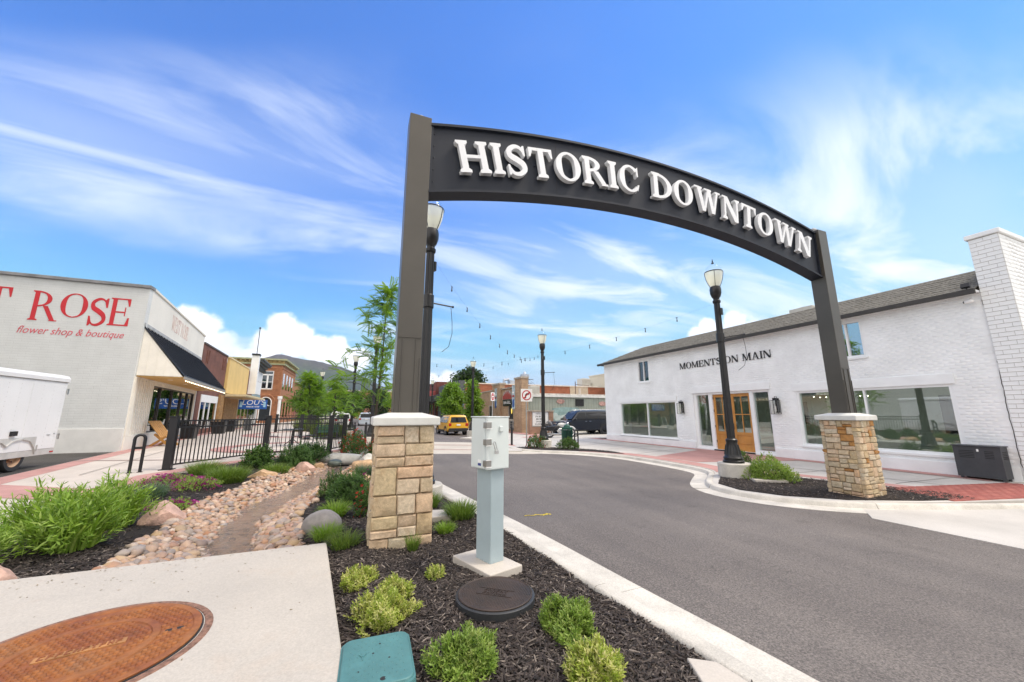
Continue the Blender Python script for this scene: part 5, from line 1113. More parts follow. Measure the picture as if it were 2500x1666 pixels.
def seccam():
    t = thing('security_camera', 'small white security camera under the roof corner of the white shop', 'camera', (14.98, 4.35, 4.62)); MB().tube([(14.99, 4.35, 4.62), (14.86, 4.35, 4.55)], .03, 10).build('bracket', M_white, t); MB().blob((14.83, 4.35, 4.53), (.05, .1, .05), 1, 0.0).build('housing', M_white, t, smooth=True); MB().tube([(14.83, 4.44, 4.53), (14.83, 4.455, 4.53)], .03, 10).build('lens', M_dark, t)
    f = thing('flood_light', 'black flood light at the roof corner of the white shop', 'flood light', (14.68, 4.3, 4.85)); MB().boxr((14.66, 4.3, 4.93), (.08, .16, .12), 0, 0, .4).build('head', M_black, f); MB().tube([(14.7, 4.3, 4.83), (14.67, 4.3, 4.9)], .015, 6).build('arm', M_black, f)
seccam()
def condenser(name, label, c, s, mat=None):
    t = thing(name, label, 'air conditioner', c, 0); m = mat or pm('unit_beige', (.55, .54, .49), .6, var=.06); x, y, z = s
    MB().box(-x / 2, -y / 2, 0, x / 2, y / 2, z).build('case', m, t, world=False, bevel=.02); n = max(5, int(x / .11))
    for i in range(n):
        u = -x / 2 + x * (i + .5) / n; MB().box(u - .02, -y / 2 - .012, .12 * z, u + .02, -y / 2 - .001, .88 * z).build('grille_bar', pm('grille_dark', (.28, .27, .24), .7), t, world=False)
    MB().lathe([(min(x, y) * .36, z), (min(x, y) * .36, z + .04), (min(x, y) * .30, z + .05), (0, z + .05)], n=20).build('fan_ring', pm('grille_dark', (.28, .27, .24), .7), t, world=False)
condenser('rooftop_unit', 'beige air conditioner on the shingled roof of the white shop', (19.2, 10.6, 5.72), (1.0, 1.0, .72))
# ------------------------------------------------------------------ flower shop on the left
def westrose():
    A = (-8.8, 20.7, .1); rz = math.atan2(1.75, 12.5); t = thing('flower_shop', 'cream painted shop with red ROSE lettering and black metal awning', 'building', A)
    side = brickmat('painted_block', (.61, .625, .615), (.595, .61, .60), (.57, .585, .575), .4, .1, .01, .8, .14); front = pm('cream_paint', (.80, .76, .67), .7, var=.04, scale=.7, bmp=.25, bscale=35, bdist=.006); cream = pm('cream_boards', (.80, .76, .67), .6, var=.05, scale=1.5)
    def L(mb): return xf(mb, A, rz)
    hole = [(2.95, 11.95, .62, 2.85)]
    L(wallholes(MB(), 'x', -.3, 0, .05, 12.55, -.2, 6.98, hole)).build('front_wall', front, t)
    MB().prism([(-8.8, 20.7), (-8.79, 20.98), (-40, 20.98), (-40, 20.7)], -.1, 7.02).build('side_wall', side, t)
    MB().prism([(-8.78, 20.64), (-8.78, 20.69), (-13.4, 20.69), (-13.4, 20.64)], 0, 1.02).build('plinth', pm('plinth_paint', (.66, .655, .63), .75, var=.04, bmp=.2), t, bevel=.012)
    MB().prism([(-8.74, 20.6), (-8.74, 21.04), (-40, 21.04), (-40, 20.6)], 7.022, 7.15).build('coping', pm('coping_grey', (.22, .22, .225), .6, var=.2, scale=2), t, bevel=.01)
    L(MB().box(-.36, .3, 6.982, .05, 12.6, 7.08)).build('coping', front, t); MB().prism([(-9.2, 20.99), (-40, 20.99), (-40, 33.2), (-10.9, 33.2)], 6.3, 6.4).build('roof', pm('flat_roof', (.3, .3, .3), .9), t)
    MB().prism([(-11.0, 33.0), (-40, 33.0), (-40, 33.2), (-10.85, 33.2)], -.1, 7.0).build('rear_wall', side, t)
    # siding boards
    for i in range(9): L(MB().box(.002, .55 + i * .27, .62, .028, .58 + i * .27, 3.02)).build('batten', cream, t)
    for i in range(30): L(MB().box(.002, 2.95 + i * .3, 2.88, .028, 2.98 + i * .3, 3.02)).build('batten', cream, t)
    L(MB().box(.001, .06, -.1, .05, 12.5, .60)).build('base_wall', front, t, bevel=.01); L(MB().box(.0, .05, .6, .06, .42, 3.05)).build('corner_board', cream, t)
    L(MB().box(.003, 12.0, .6, .06, 12.3, 3.05)).build('corner_board', cream, t)
    fr = pm('bronze_frame', (.035, .03, .025), .4); ms = [2.95, 4.3, 6.6, 8.7, 10.3, 11.95]
    w = L(MB().box(-.14, 2.95, .62, -.02, 11.95, .68)).build('window', fr, t)
    L(MB().box(-.14, 2.95, 2.79, -.02, 11.95, 2.85)).build('head_frame', fr, w)
    for m in ms: L(MB().box(-.15, m - .035, .68, -.01, m + .035, 2.79)).build('mullion', fr, w)
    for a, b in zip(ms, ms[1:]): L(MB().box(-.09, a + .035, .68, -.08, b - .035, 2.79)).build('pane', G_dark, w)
    gold = pm('gold_curtain', (.38, .26, .06), .6, var=.4, scale=8)
    for y in (3.4, 6.9, 8.3): L(MB().box(-.7, y - .3, .7, -.6, y + .35, 2.8)).build('gold_drape', gold, t)
    rg = random.Random(5)
    for k in range(16): L(MB().blob((-.6, 3.2 + k * .53, .78 + rg.random() * .3), (.14, .16, .18), k, .3)).build('flower_bunch', pm('bunch_%d' % (k % 4), [(.35, .05, .05), (.5, .4, .35), (.12, .2, .05), (.45, .3, .1)][k % 4], .8, var=.4, scale=12), t)
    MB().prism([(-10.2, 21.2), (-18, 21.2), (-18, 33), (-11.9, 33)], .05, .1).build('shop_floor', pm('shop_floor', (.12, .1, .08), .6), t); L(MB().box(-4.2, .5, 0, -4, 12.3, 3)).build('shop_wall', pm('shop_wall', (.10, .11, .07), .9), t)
    # awning
    o1, zt, zb = 1.62, 5.2, 3.14; n = 25; y0, y1 = .1, 12.45; am = pm('black_standing_seam', (.016, .018, .026), .35, metal=.3, var=.1); sl = math.atan2(zt - zb, o1)
    for i in range(n):
        a, b = y0 + (y1 - y0) * i / n, y0 + (y1 - y0) * (i + 1) / n; p = L(MB().add([(0, a, zt), (o1, a, zb), (o1, b - .004, zb), (0, b - .004, zt), (0, a, zt + .03), (o1, a, zb + .03), (o1, b - .004, zb + .03), (0, b - .004, zt + .03)], [(3, 2, 1, 0), (4, 5, 6, 7), (0, 1, 5, 4), (1, 2, 6, 5), (2, 3, 7, 6), (3, 0, 4, 7)])).build('awning_panel', am, t)
        L(MB().bar((.0, a + .02, zt + .05), (o1 + .03, a + .02, zb + .05), .03, .05)).build('seam', am, p)
    L(MB().box(o1 - .02, y0, zb - .12, o1 + .03, y1, zb - .002)).build('awning_fascia', pm('fascia_grey', (.30, .28, .25), .6), t); L(MB().box(-.0, .06, zt + .06, .035, y1, zt + .2)).build('flashing', pm('flashing_grey', (.42, .42, .41), .6, var=.15), t)
    L(MB().box(.03, y0 + .05, zb - .06, o1 - .025, y1 - .05, zb - .03)).build('soffit', pm('pine_soffit', (.60, .36, .10), .6, var=.12, scale=1.5, bmp=.1), t)
    L(MB().slab([(.03, zb - .02), (o1 - .06, zb - .02), (.03, zt - .06)], 'y', y0 + .03, y0 + .07)).build('awning_end', cream, t)
    for k in range(4): x = .3 + k * .3; L(MB().box(x, y0 + .02, zb, x + .03, y0 + .031, zb + (zt - zb) * (1 - (x + .03) / o1) - .06)).build('end_batten', cream, t)
    for k in range(4): L(MB().lathe([(.0, 0), (.1, 0), (.1, .012), (0, .012)], (.8, 1.8 + k * 3), 16, o=(0, 0, zb - .073))).build('downlight', M_white, t)
    # painted lettering
    red = pm('red_paint', (.52, .015, .025), .6, var=.08); G = glyphs(.165, .05, .035, .075); 
    lay, w_ = layout(G, 'ROSE', .04); k = 3.08 / w_; hs = {'R': (5.28, 1.22), 'O': (5.5, 1.0), 'S': (5.2, 1.22), 'E': (5.27, 1.2)}
    for ch, lx, w2, els in lay: zz, hh = hs[ch]; letter_mesh(els, .006, lambda u, v, d, lx=lx: (-12.38 + (lx + u) * k, 20.696 - d, zz + v * hh)).build('painted_letter', red, t)
    lay, w_ = layout(G, 'WEST', .04)
    for ch, lx, w2, els in lay: letter_mesh(els, .006, lambda u, v, d, lx=lx: (-12.84 - 3.5 + (lx + u) * k, 20.696 - d, 5.3 + v * 1.24)).build('painted_letter', red, t)
    bfont('flower shop & boutique', .42, pm('rose_paint', (.60, .10, .13), .6), 'painted_line', t, face_y(-11.0, 20.694, 4.87), shear=.32, sx=.80)
    pk = pm('faded_pink_paint', (.68, .50, .44), .7); G2 = glyphs(.12, .05, .03, .05); lay, w_ = layout(G2, 'WEST ROSE', .05); k2 = 3.7 / w_; c, s = math.cos(rz), math.sin(rz)
    for ch, lx, w2, els in lay: L(letter_mesh(els, .008, lambda u, v, d, lx=lx: (.002 + d, 4.0 + (lx + u) * k2, 5.85 + v * .8))).build('painted_letter', pk, t)
    # bulbs strung along the awning
    st = thing('string_lights', 'row of lit bulbs along the flower shop awning edge', 'string lights', (A[0], A[1], 3.0)); bl = emit('lit_bulb', (1, .86, .6), 1.6)
    def Ls(mb): return xf(mb, A, rz)
    Ls(MB().tube([(o1 + .04, y0, zb - .16), (o1 + .04, y1, zb - .16)], .006, 4)).build('cable', M_black, st)
    m0 = MB().blob((0, 0, 0), (.022, .022, .03), 1, 0, 1, 1).mesh('bulb'); m0.materials.append(bl)
    for i in range(31):
        p = Ls(MB().add([(o1 + .04, y0 + .15 + i * .395, zb - .19)], [])).v[0]; o = link('bulb', m0, None, st); o.location = Vector(p) - st.location
westrose()
# ------------------------------------------------------------------ the row beyond it
def row():
    A = (-10.55, 33.3, .1); rz = R(4)
    def L(mb): return xf(mb, A, rz)
    def root(name, label, y): v = L(MB().add([(0, y, 0)], [])).v[0]; return thing(name, label, 'building', v)
    rbk = brickmat('red_brown_brick', (.22, .075, .045), (.17, .055, .035), (.14, .10, .085)); tan = brickmat('orange_stone', (.42, .24, .09), (.33, .17, .06), (.2, .13, .08), .35, .12, .012)
    yel = pm('yellow_stucco', (.70, .50, .20), .8, var=.05, scale=.8, bmp=.2); M_in = pm('shop_dark', (.05, .05, .05), .8)
    b = root('brick_shop', 'narrow dark red brick shop between flower shop and yellow front', 0)
    L(wallholes(MB(), 'x', -.3, 0, 0, 7.4, -.1, 6.5, [(1.0, 5.9, .4, 2.9)])).build('front_wall', rbk, b); L(MB().box(-.35, 0, 6.5, .06, 7.4, 6.62)).build('coping', pm('dark_coping', (.10, .08, .07), .7), b); L(MB().box(-12, .02, -.1, -.31, 7.38, 6.1)).build('rear_block', rbk, b)
    for y, z in ((.9, 5.2), (5.9, 5.2)):
        for k in range(4): L(MB().box(.003, y + .2 * k, z + .25 * (k % 2), .05, y + .09 + .2 * k, z + 1.0 - .2 * (k % 3))).build('corbel', rbk, b)
    f = L(MB().box(-.05, 1.0, 2.35, .04, 5.9, 2.9)).build('shop_front', M_white, b)
    for y in (1.0, 2.3, 3.6, 5.7): L(MB().box(-.05, y, .4, .03, y + .16, 2.35)).build('frame', M_white, f)
    for y in (1.16, 2.46, 3.76): L(MB().box(-.02, y, .4, -.01, y + (1.14 if y < 3.7 else 1.94), 2.35)).build('pane', G_dark, f)
    L(MB().box(-2, 1, 0, -1.9, 6, 3)).build('interior', pm('pale_room', (.4, .45, .42), .9), b)
    L(MB().box(.003, 6.0, -.1, .2, 7.39, 3.1)).build('stone_pier', tan, b)
    b = root('yellow_shop', 'pale yellow stucco front with long canopy and purple panel', 7.5)
    L(MB().box(-12, 7.42, -.1, -.01, 20.8, 6.0)).build('block', pm('grey_side', (.35, .33, .3), .9), b); L(MB().box(0, 7.45, 3.3, .22, 17.1, 6.4)).build('yellow_panel', yel, b, bevel=.02); L(MB().box(0, 17.12, 3.5, .2, 20.8, 6.25)).build('purple_panel', brickmat('purple_tile', (.16, .05, .06), (.13, .04, .05), (.09, .03, .04), .5, .25, .01), b)
    L(MB().box(-.05, 7.4, 6.4, .27, 17.15, 6.52)).build('coping', pm('cream_coping', (.72, .60, .36), .7), b)
    c = L(MB().box(.23, 7.2, 2.98, 1.75, 19.5, 3.22)).build('canopy', pm('canopy_cream', (.62, .50, .28), .7, var=.06), b); L(MB().box(.25, 7.17, 3.06, 1.79, 19.53, 3.14)).build('canopy_trim', pm('trim_cream', (.68, .58, .38), .6), c); L(MB().box(.3, 7.3, 2.955, 1.7, 19.4, 2.978)).build('canopy_soffit', pm('soffit_tan', (.45, .32, .14), .7), c)
    L(MB().box(-.008, 8.4, -.1, .06, 14.2, 2.95)).build('stone_front', tan, b)
    for y in (14.4, 16.4, 18.6): L(MB().box(-.005, y, .3, .05, y + 1.7, 2.7)).build('pane', G_dark, b); L(MB().box(.0, y - .12, 0, .09, y - .02, 2.95)).build('frame', pm('cream_frame', (.65, .58, .4), .6), b)
    p = L(MB().box(.23, 17.6, 3.7, .95, 18.3, 8.1)).build('pylon', M_white, b); L(MB().box(.2, 17.5, 8.1, 1.0, 18.45, 8.3)).build('pylon_cap', M_black, p); L(MB().tube([(.6, 18.0, 8.3), (.6, 18.0, 11.4)], .05, 6)).build('mast', pm('mast_grey', (.16, .16, .17), .5), p); L(MB().blob((.6, 18, 11.4), (.12, .12, .12), 1, 0, 1, 1)).build('mast_ball', M_black, p)
    gr = pm('green_metal_roof', (.02, .13, .09), .5); L(MB().add([(-2, 10, 6.0), (-2, 20.7, 6.0), (-8, 20.7, 9.0), (-8, 14, 9.0)], [(0, 1, 2, 3)])).build('green_roof', gr, b)
    b = root('white_corniced_shop', 'white panelled front with a heavy dark cornice', 20.9)
    L(MB().box(-12, 20.85, -.1, -.01, 28.2, 7.1)).build('block', pm('grey_side', (.35, .33, .3), .9), b)
    for y in (20.9, 24.5):
        for z in (4.0, 5.65): L(MB().box(0, y, z, .1, y + 3.56, z + 1.6)).build('white_panel', M_white, b)
    cg = pm('dark_cornice', (.07, .075, .07), .6)
    for k, (o_, z) in enumerate(((.35, 7.3), (.6, 7.5), (.9, 7.75), (1.05, 7.95))): L(MB().box(-.1, 20.8 - .1 * k, z, o_, 28.3 + .1 * k, z + .19)).build('cornice_step', cg, b)
    for i in range(11): L(MB().box(.02, 21.0 + i * .68, 6.95, .5, 21.18 + i * .68, 7.29)).build('bracket', cg, b)
    L(MB().box(0, 20.9, 3.3, .14, 28.1, 3.95)).build('sign_band', pm('blue_grey_band', (.25, .34, .36), .6), b); L(MB().add([(0, 19.8, 3.3), (0, 28, 3.3), (1.5, 28, 2.5), (1.5, 19.8, 2.5)], [(0, 1, 2, 3)])).build('awning', pm('grey_awning', (.42, .40, .36), .7), b)
    for i in range(4): L(MB().box(-.005, 21.2 + i * 1.75, .3, .04, 22.6 + i * 1.75, 2.6)).build('pane', G_dark, b)
    # blue hanging sign
    s = thing('hanging_sign', "blue LOU'S banner hanging under the yellow canopy", 'sign', (-9.0, 42.0, 2.1)); bm = pm('sign_blue', (.012, .10, .42), .5)
    MB().box(-10.1, 41.97, 2.02, -7.85, 42.03, 2.86).build('board', bm, s, bevel=.02); bfont("LOU'S", .62, M_white, 'lettering', s, face_y(-8.95, 41.966, 2.60), shear=.15, sx=1.1); marks([7, 5], .13, M_white, 'small_lettering', s, face_y(-8.95, 41.969, 2.24), 2)
    for x in (-9.9, -8.05): MB().bar((x, 42, 2.86), (x, 42, 3.0), .03).build('hanger', M_black, s); MB().box(x - .1, 41.958, 2.2, x + .1, 41.966, 2.7).build('side_mark', pm('pale_blue', (.35, .6, .8), .6), s)
row()
def tower():
    X0, X1, Y0, Z = -19.3, -11.8, 72.0, 9.5; t = thing('brick_corner_building', 'two storey orange brick corner building with arched window and green cornice', 'building', (X1, Y0, .1)); bk = brickmat('orange_brick', (.40, .16, .065), (.33, .12, .05), (.36, .22, .14), .22, .075, .008)
    wallholes(MB(), 'y', Y0, Y0 + .4, X0, X1, -.1, Z, [(-14.7, -13.0, 5.5, 8.5), (-14.5, -12.9, .5, 3.4)]).build('side_wall', bk, t); MB().box(X0, Y0 + .4, -.1, X1, Y0 + 14, Z).build('front_wall', bk, t)
    cr = pm('cornice_green', (.36, .38, .22), .7, var=.15, scale=1.5); cy = pm('cornice_ochre', (.42, .30, .12), .8, var=.3, scale=2)
    MB().box(X0, Y0 - .25, Z, X1 + .3, Y0 + 14, Z + .22).build('cornice', cr, t); MB().box(X0, Y0 - .1, Z + .22, X1 + .15, Y0 + 14, Z + .75).build('frieze', cy, t); MB().box(X0, Y0 - .5, Z + .75, X1 + .55, Y0 + 14, Z + .98).build('cornice', cr, t)
    for i in range(12): MB().box(X0 + .3 + i * .6, Y0 - .42, Z + .5, X0 + .5 + i * .6, Y0 - .1, Z + .75).build('bracket', cy, t)
    w = MB(); 
    for a, b_, c, d in ((-14.7, -14.55, 5.5, 8.5), (-13.15, -13.0, 5.5, 8.5), (-13.95, -13.72, 5.6, 7.8), (-14.55, -13.15, 5.5, 5.65), (-14.55, -13.15, 7.75, 7.95), (-14.55, -13.15, 8.38, 8.5), (-14.55, -13.95, 6.65, 6.72), (-13.72, -13.15, 6.65, 6.72)): w.box(a, Y0 + .06, c, b_, Y0 + .14, d)
    o = w.build('window', M_white, t); MB().box(-14.75, Y0 - .12, 5.36, -12.95, Y0 + .02, 5.49).build('sill', pm('sill_stone', (.45, .3, .2), .8), o); MB().box(-14.55, Y0 + .16, 5.6, -13.15, Y0 + .18, 8.4).build('pane', G_dark, o)
    ring = [(-13.7 + .8 * math.cos(R(a)), 3.4 + .8 * math.sin(R(a))) for a in range(0, 181, 12)]; MB().slab([(-14.5, .5), (-12.9, .5)] + ring, 'y', Y0 - .02, Y0 - .01).build('arch_pane', pm('arch_dark', (.03, .035, .04), .2), t)
    fr = MB().tube([(-14.5, Y0 - .04, .5)] + [(x, Y0 - .04, z) for x, z in reversed(ring)] + [(-12.9, Y0 - .04, .5)], .07, 6); fr.build('arch_frame', M_white, t)
    arch = [(-13.7 + 1.25 * math.cos(R(a)), 3.4 + 1.25 * math.sin(R(a))) for a in range(0, 181, 15)]; MB().tube([(x, Y0 - .02, z) for x, z in arch], .12, 6).build('arch_hood', bk, t)
    for z in (4.4, 8.9): MB().box(X0, Y0 - .1, z, X1 + .08, Y0 + 14, z + .22).build('string_course', bk, t)
    for i, x in enumerate((X1 - .35, X1 - .95)):
        for k in range(11): MB().box(x - .22, Y0 - .08, 4.75 + k * .38, x + .22, Y0 - .001, 4.98 + k * .38).build('quoin', bk, t)
    MB().lathe([(.3, 0), (.24, .1), (.22, 3.8), (.34, 4.0), (.34, 4.35), (.2, 4.38)], (X1 + .1, Y0 - .3), 12).build('corner_column', M_white, t)
    for k in range(4):
        for z in (1.0, 5.6): MB().box(X1 + .005, Y0 + 1 + k * 3, z, X1 + .02, Y0 + 2.4 + k * 3, z + 2.6).build('pane', G_dark, t)
tower()
def farrow():
    specs = [('orange_brick_shop', 'orange brick two storey front beyond the corner building', (-11.9, 86.5), 11, 7.8, (.42, .22, .09)), ('tan_shop', 'tan narrow front far down the left row', (-11.6, 98), 8, 6.6, (.50, .40, .25)), ('red_shop', 'dark red narrow front far down the left row', (-11.3, 106.5), 8, 5.2, (.30, .08, .07)), ('pale_far_shop', 'pale low front at the far end of the left row', (-11, 115), 12, 4.6, (.6, .56, .5))]
    for n, lb, (x, y), l, h, c in specs:
        t = thing(n, lb, 'building', (x, y, .1)); m = brickmat(n + '_brick', c, sc3(c, .85), sc3(c, .7)); MB().box(x - 10, y, -.1, x, y + l, h).build('wall', m, t); MB().box(x - 10, y - .15, h, x + .35, y + l, h + .35).build('cornice', pm('far_cornice', (.6, .57, .5), .7), t)
        for k in range(int(l / 2.6)):
            MB().box(x + .002, y + .6 + k * 2.6, .6, x + .03, y + 2.6 + k * 2.6, 2.7).build('pane', G_dark, t)
            if h > 6: MB().box(x + .002, y + .9 + k * 2.6, 4.2, x + .03, y + 2.0 + k * 2.6, 6.0).build('pane', G_dark, t)
        MB().add([(x, y + .3, 3.2), (x, y + l - .3, 3.2), (x + 1.4, y + l - .3, 2.6), (x + 1.4, y + .3, 2.6)], [(0, 1, 2, 3)]).build('awning', pm('awn_' + n, [(.07, .07, .06), (.62, .6, .56), (.35, .06, .06), (.75, .73, .7)][specs.index((n, lb, (x, y), l, h, c))], .7), t)
farrow()
# ------------------------------------------------------------------ right side beyond the crossing
def rightside():
    tanb = brickmat('tan_brick', (.44, .29, .17), (.34, .20, .11), (.40, .33, .25), .24, .08, .01); redb = brickmat('red_brick', (.36, .12, .06), (.29, .09, .045), (.30, .18, .12), .26, .09, .008); trim = pm('stone_trim', (.40, .35, .29), .85, var=.12)
    t = thing('tan_brick_grill', 'tan brick grill restaurant with painted flame sign and corner column', 'building', (13.6, 32, -.05))
    H = [(39.2, 40.4, 0, 2.5), (33.2, 34.6, 1.1, 2.45), (43.0, 45.5, .8, 2.5)]
    wallholes(MB(), 'x', 13.6, 13.9, 31.0, 51.5, -.2, 4.0, H).build('street_wall', tanb, t); MB().box(13.9, 40.2, -.2, 36, 51.5, 3.8).build('block', tanb, t)
    for a, b, z in ((30.7, 32.3, 4.7), (36.3, 38.6, 4.55), (48.5, 51.5, 4.3)):
        c = MB().box(13.38, a, -.2, 13.92 if a > 31 else 14.0, b, z).build('column', tanb, t); MB().box(13.3, a - .06, z, 14.05, b + .06, z + .16).build('column_cap', trim, c)
    MB().box(13.5, 31, 4.0, 13.95, 51.5, 4.12).build('coping', trim, t)
    for (y0, y1, z0, z1) in H:
        o = MB().box(13.62, y0, z0, 13.8, y0 + .1, z1).box(13.62, y1 - .1, z0, 13.8, y1, z1).box(13.62, y0 + .1, z1 - .1, 13.8, y1 - .1, z1).build('window_frame', trim, t); MB().box(13.72, y0 + .1, z0, 13.73, y1 - .1, z1 - .1).build('pane', pm('dark_pane', (.03, .03, .035), .15), o); MB().box(13.55, y0 - .1, z0 - .15, 13.66, y1 + .1, z0 - .002).build('sill', trim, o)
    fl = MB().slab([(33.88 + .13 * math.sin(a) * (1 - .2 * math.cos(a)), 1.85 + .26 * -math.cos(a)) for a in [i * .524 for i in range(12)]], 'x', 13.705, 13.715); fl.build('flame_mark', emit('flame_yellow', (.9, .6, .1), .4), t)
    # painted flame sign
    c0 = (34.55, 3.25); dome_ = [(c0[0] + 1.35 * math.cos(R(a)), c0[1] - .25 + .85 * math.sin(R(a))) for a in range(0, 181, 12)]
    s = MB().slab([(c0[0] + 1.35, 2.95), ] + dome_ + [(c0[0] - 1.35, 2.95)], 'x', 13.50, 13.58).build('sign_board', pm('sign_grey', (.42, .40, .37), .7, var=.3, scale=4), t)
    MB().slab([(c0[0] + 1.2, 2.98)] + [(c0[0] + 1.2 - 2.4 * i / 16, 3.25 + (.45 * (i % 2) + .15) * math.sin(math.pi * (i + .5) / 17)) for i in range(17)] + [(c0[0] - 1.2, 2.98)], 'x', 13.48, 13.499).build('painted_flames', pm('flame_red', (.32, .05, .04), .6), s)
    MB().slab([(c0[0] - 1.15, 2.35), (c0[0] + 1.15, 2.35), (c0[0] + 1.2, 2.95), (c0[0] - 1.2, 2.95)], 'x', 13.49, 13.58).build('name_band', M_black, s); bfont('BAR-GRILL', .42, M_white, 'lettering', s, face_x(13.485, c0[0], 2.66), sx=.95)
    for y, z in ((33.4, 3.95), (35.4, 3.95)): MB().tube([(13.6, y, z), (13.2, y, z + .12), (13.1, y, z + .02)], .025, 6).build('gooseneck_lamp', M_black, t)
    MB().box(13.5, 33.0, .15, 13.59, 34.9, .95).build('lower_mural', pm('mural_grey', (.32, .31, .29), .7, var=.4, scale=3), t)
    for i, y in enumerate((33.15, 33.15, 33.15)): MB().box(13.48, y, .25 + .24 * i, 13.499, y + .5, .42 + .24 * i).build('menu_panel', M_black, t)
    for y, lb in ((32.55, 0), (37.4, 1), (50.5, 2)): # tall painted panels on the columns
        p = MB().box(13.33, y - .32, 2.0 if lb < 1 else 2.4, 13.375, y + .32, 4.2).build('painted_panel', pm('panel_pale_blue', (.42, .52, .56), .7, var=.3, scale=3), t); MB().box(13.325, y - .2, 2.2, 13.332, y + .2, 2.9).build('panel_mark', pm('panel_blue', (.03, .10, .35), .6), p); MB().box(13.325, y - .22, 3.1, 13.332, y + .22, 3.3).build('panel_mark', pm('panel_red', (.35, .05, .05), .6), p); MB().box(13.325, y - .22, 3.45, 13.332, y + .22, 3.62).build('panel_mark', M_white, p)
    b = thing('red_brick_building', 'long red brick wall rising behind the green shed', 'building', (14, 52, -.05)); MB().box(13.9, 51.6, -.2, 46, 60, 5.75).build('wall', redb, b); MB().box(13.8, 51.5, 5.75, 46, 60, 5.9).build('coping', pm('pale_coping', (.66, .62, .56), .7), b)
    for x, w in ((30.7, 3.3),): MB().box(x, 51.54, 3.4, x + w, 51.6, 5.74).build('blocked_window', pm('blocked_panel', (.48, .42, .33), .8, var=.08), b)
    sh = thing('green_shed', 'low pale green metal sided annex with a white gutter', 'building', (18, 31, -.05)); gm = pm('pale_green_metal', (.36, .39, .33), .6, var=.08, scale=.8); n = 46; mb = MB(); x = 14.02; w = (27 - 14.02) / (n * 4)
    MB().box(14.02, 31.02, -.1, 27, 40.1, 3.1).build('block', gm, sh)
    for i in range(n): x = 14.05 + i * .28; MB().box(x, 30.985, 0, x + .06, 31.018, 3.1).build('siding_rib', gm, sh)
    MB().box(13.95, 30.82, 3.1, 27, 31.05, 3.3).build('gutter', pm('gutter_white', (.66, .66, .63), .6, var=.1), sh); MB().box(13.95, 30.9, 3.31, 27, 40.1, 3.42).build('roof_edge', pm('rusty_white', (.58, .55, .5), .8, var=.25, scale=3), sh); MB().tube([(14.5, 30.85, 3.1), (14.4, 30.9, 2.75), (14.05, 30.95, 2.65), (14.05, 30.95, 0)], .05, 8).build('downspout', M_white, sh)
    MB().box(19.0, 30.94, 2.3, 19.9, 30.984, 2.95).build('vent_window', M_dark, sh); mu = pm('mural_teal', (.26, .38, .37), .7, var=.25, scale=1.6); MB().slab([(16.2, .4), (19.6, .3), (20.0, 1.6), (19.2, 2.15), (17.8, 2.2), (16.6, 2.1), (16.1, 1.4)], 'y', 30.955, 30.983).build('mural', mu, sh)
    rg = random.Random(4)
    for k in range(7): x = 16.6 + rg.random() * 2.6; z = 1.1 + rg.random() * .8; MB().slab([(x + .33 * math.cos(i * .524), z + .28 * math.sin(i * .524)) for i in range(12)], 'y', 30.945 - k * .001, 30.954).build('mural_cloud', pm('mural_pale', (.44, .52, .50), .7), sh)
    for x, z in ((17.4, 2.72), (22.0, 2.55)): MB().slab([(x + .42 * math.cos(i * .524), z + .22 * math.sin(i * .524)) for i in range(12)], 'y', 30.93, 30.984).build('oval_plaque', pm('plaque_pink', (.50, .30, .26), .7, var=.3, scale=6), sh)
    q = thing('grey_canopy_shop', 'dark grey shop with a black street canopy beyond the grill', 'building', (13.2, 56, -.05)); dg = pm('dark_grey_wall', (.09, .10, .105), .7); MB().box(13.0, 51.7, -.1, 13.88, 66, 6.2).build('wall', dg, q); MB().box(10.6, 51.8, 3.5, 13.0, 66, 4.3).build('canopy', M_black, q)
    for y in (52, 57, 62): MB().bar((10.8, y, -.1), (10.8, y, 3.5), .14).build('canopy_post', M_black, q)
    MB().box(12.96, 56, .3, 12.99, 62, 3.0).build('pane', pm('pale_shopfront', (.35, .36, .33), .5, var=.4, scale=.7), q)
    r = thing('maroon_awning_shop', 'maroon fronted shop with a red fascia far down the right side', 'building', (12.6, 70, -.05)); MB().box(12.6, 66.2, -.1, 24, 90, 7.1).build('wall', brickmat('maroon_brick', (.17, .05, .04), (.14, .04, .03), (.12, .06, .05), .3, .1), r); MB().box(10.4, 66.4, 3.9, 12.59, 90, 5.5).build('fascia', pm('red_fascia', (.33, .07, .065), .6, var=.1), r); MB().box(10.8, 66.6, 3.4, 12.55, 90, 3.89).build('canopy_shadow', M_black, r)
    for y in (68, 74, 80): MB().bar((10.7, y, -.1), (10.7, y, 3.6), .16).build('canopy_post', M_black, r); MB().box(12.57, y + .5, .2, 12.59, y + 4, 3.2).build('pane', G_dark, r)
    f = thing('salmon_building', 'salmon brick building at the far end of the street', 'building', (3, 150, 0)); MB().box(-4, 150, 0, 16, 160, 9.5).build('wall', pm('salmon_brick', (.46, .20, .14), .9, var=.1), f); MB().box(-4.2, 149.7, 9.5, 16.2, 160, 10).build('coping', M_conc, f)
    for k in range(5): MB().box(-2.5 + k * 3.6, 149.9, 3.5, -.8 + k * 3.6, 149.99, 7).build('pane', G_dark, f)
    e = thing('beige_block', 'tall plain beige wall behind the white shop', 'building', (36, 46, 0)); MB().box(37.3, 45, -.1, 50, 56, 7.9).build('wall', pm('beige_wall', (.62, .58, .47), .85, var=.04, scale=.5), e); MB().box(37.2, 44.9, 7.9, 50, 56.1, 8.05).build('coping', pm('beige_coping', (.66, .62, .52), .8), e); MB().lathe([(.5, 0), (.42, .12), (.1, .22), (.1, .4)], (36.9, 55.4), 12, o=(0, 0, 6.6)).build('wall_lamp', pm('lamp_grey', (.4, .4, .38), .5), e)
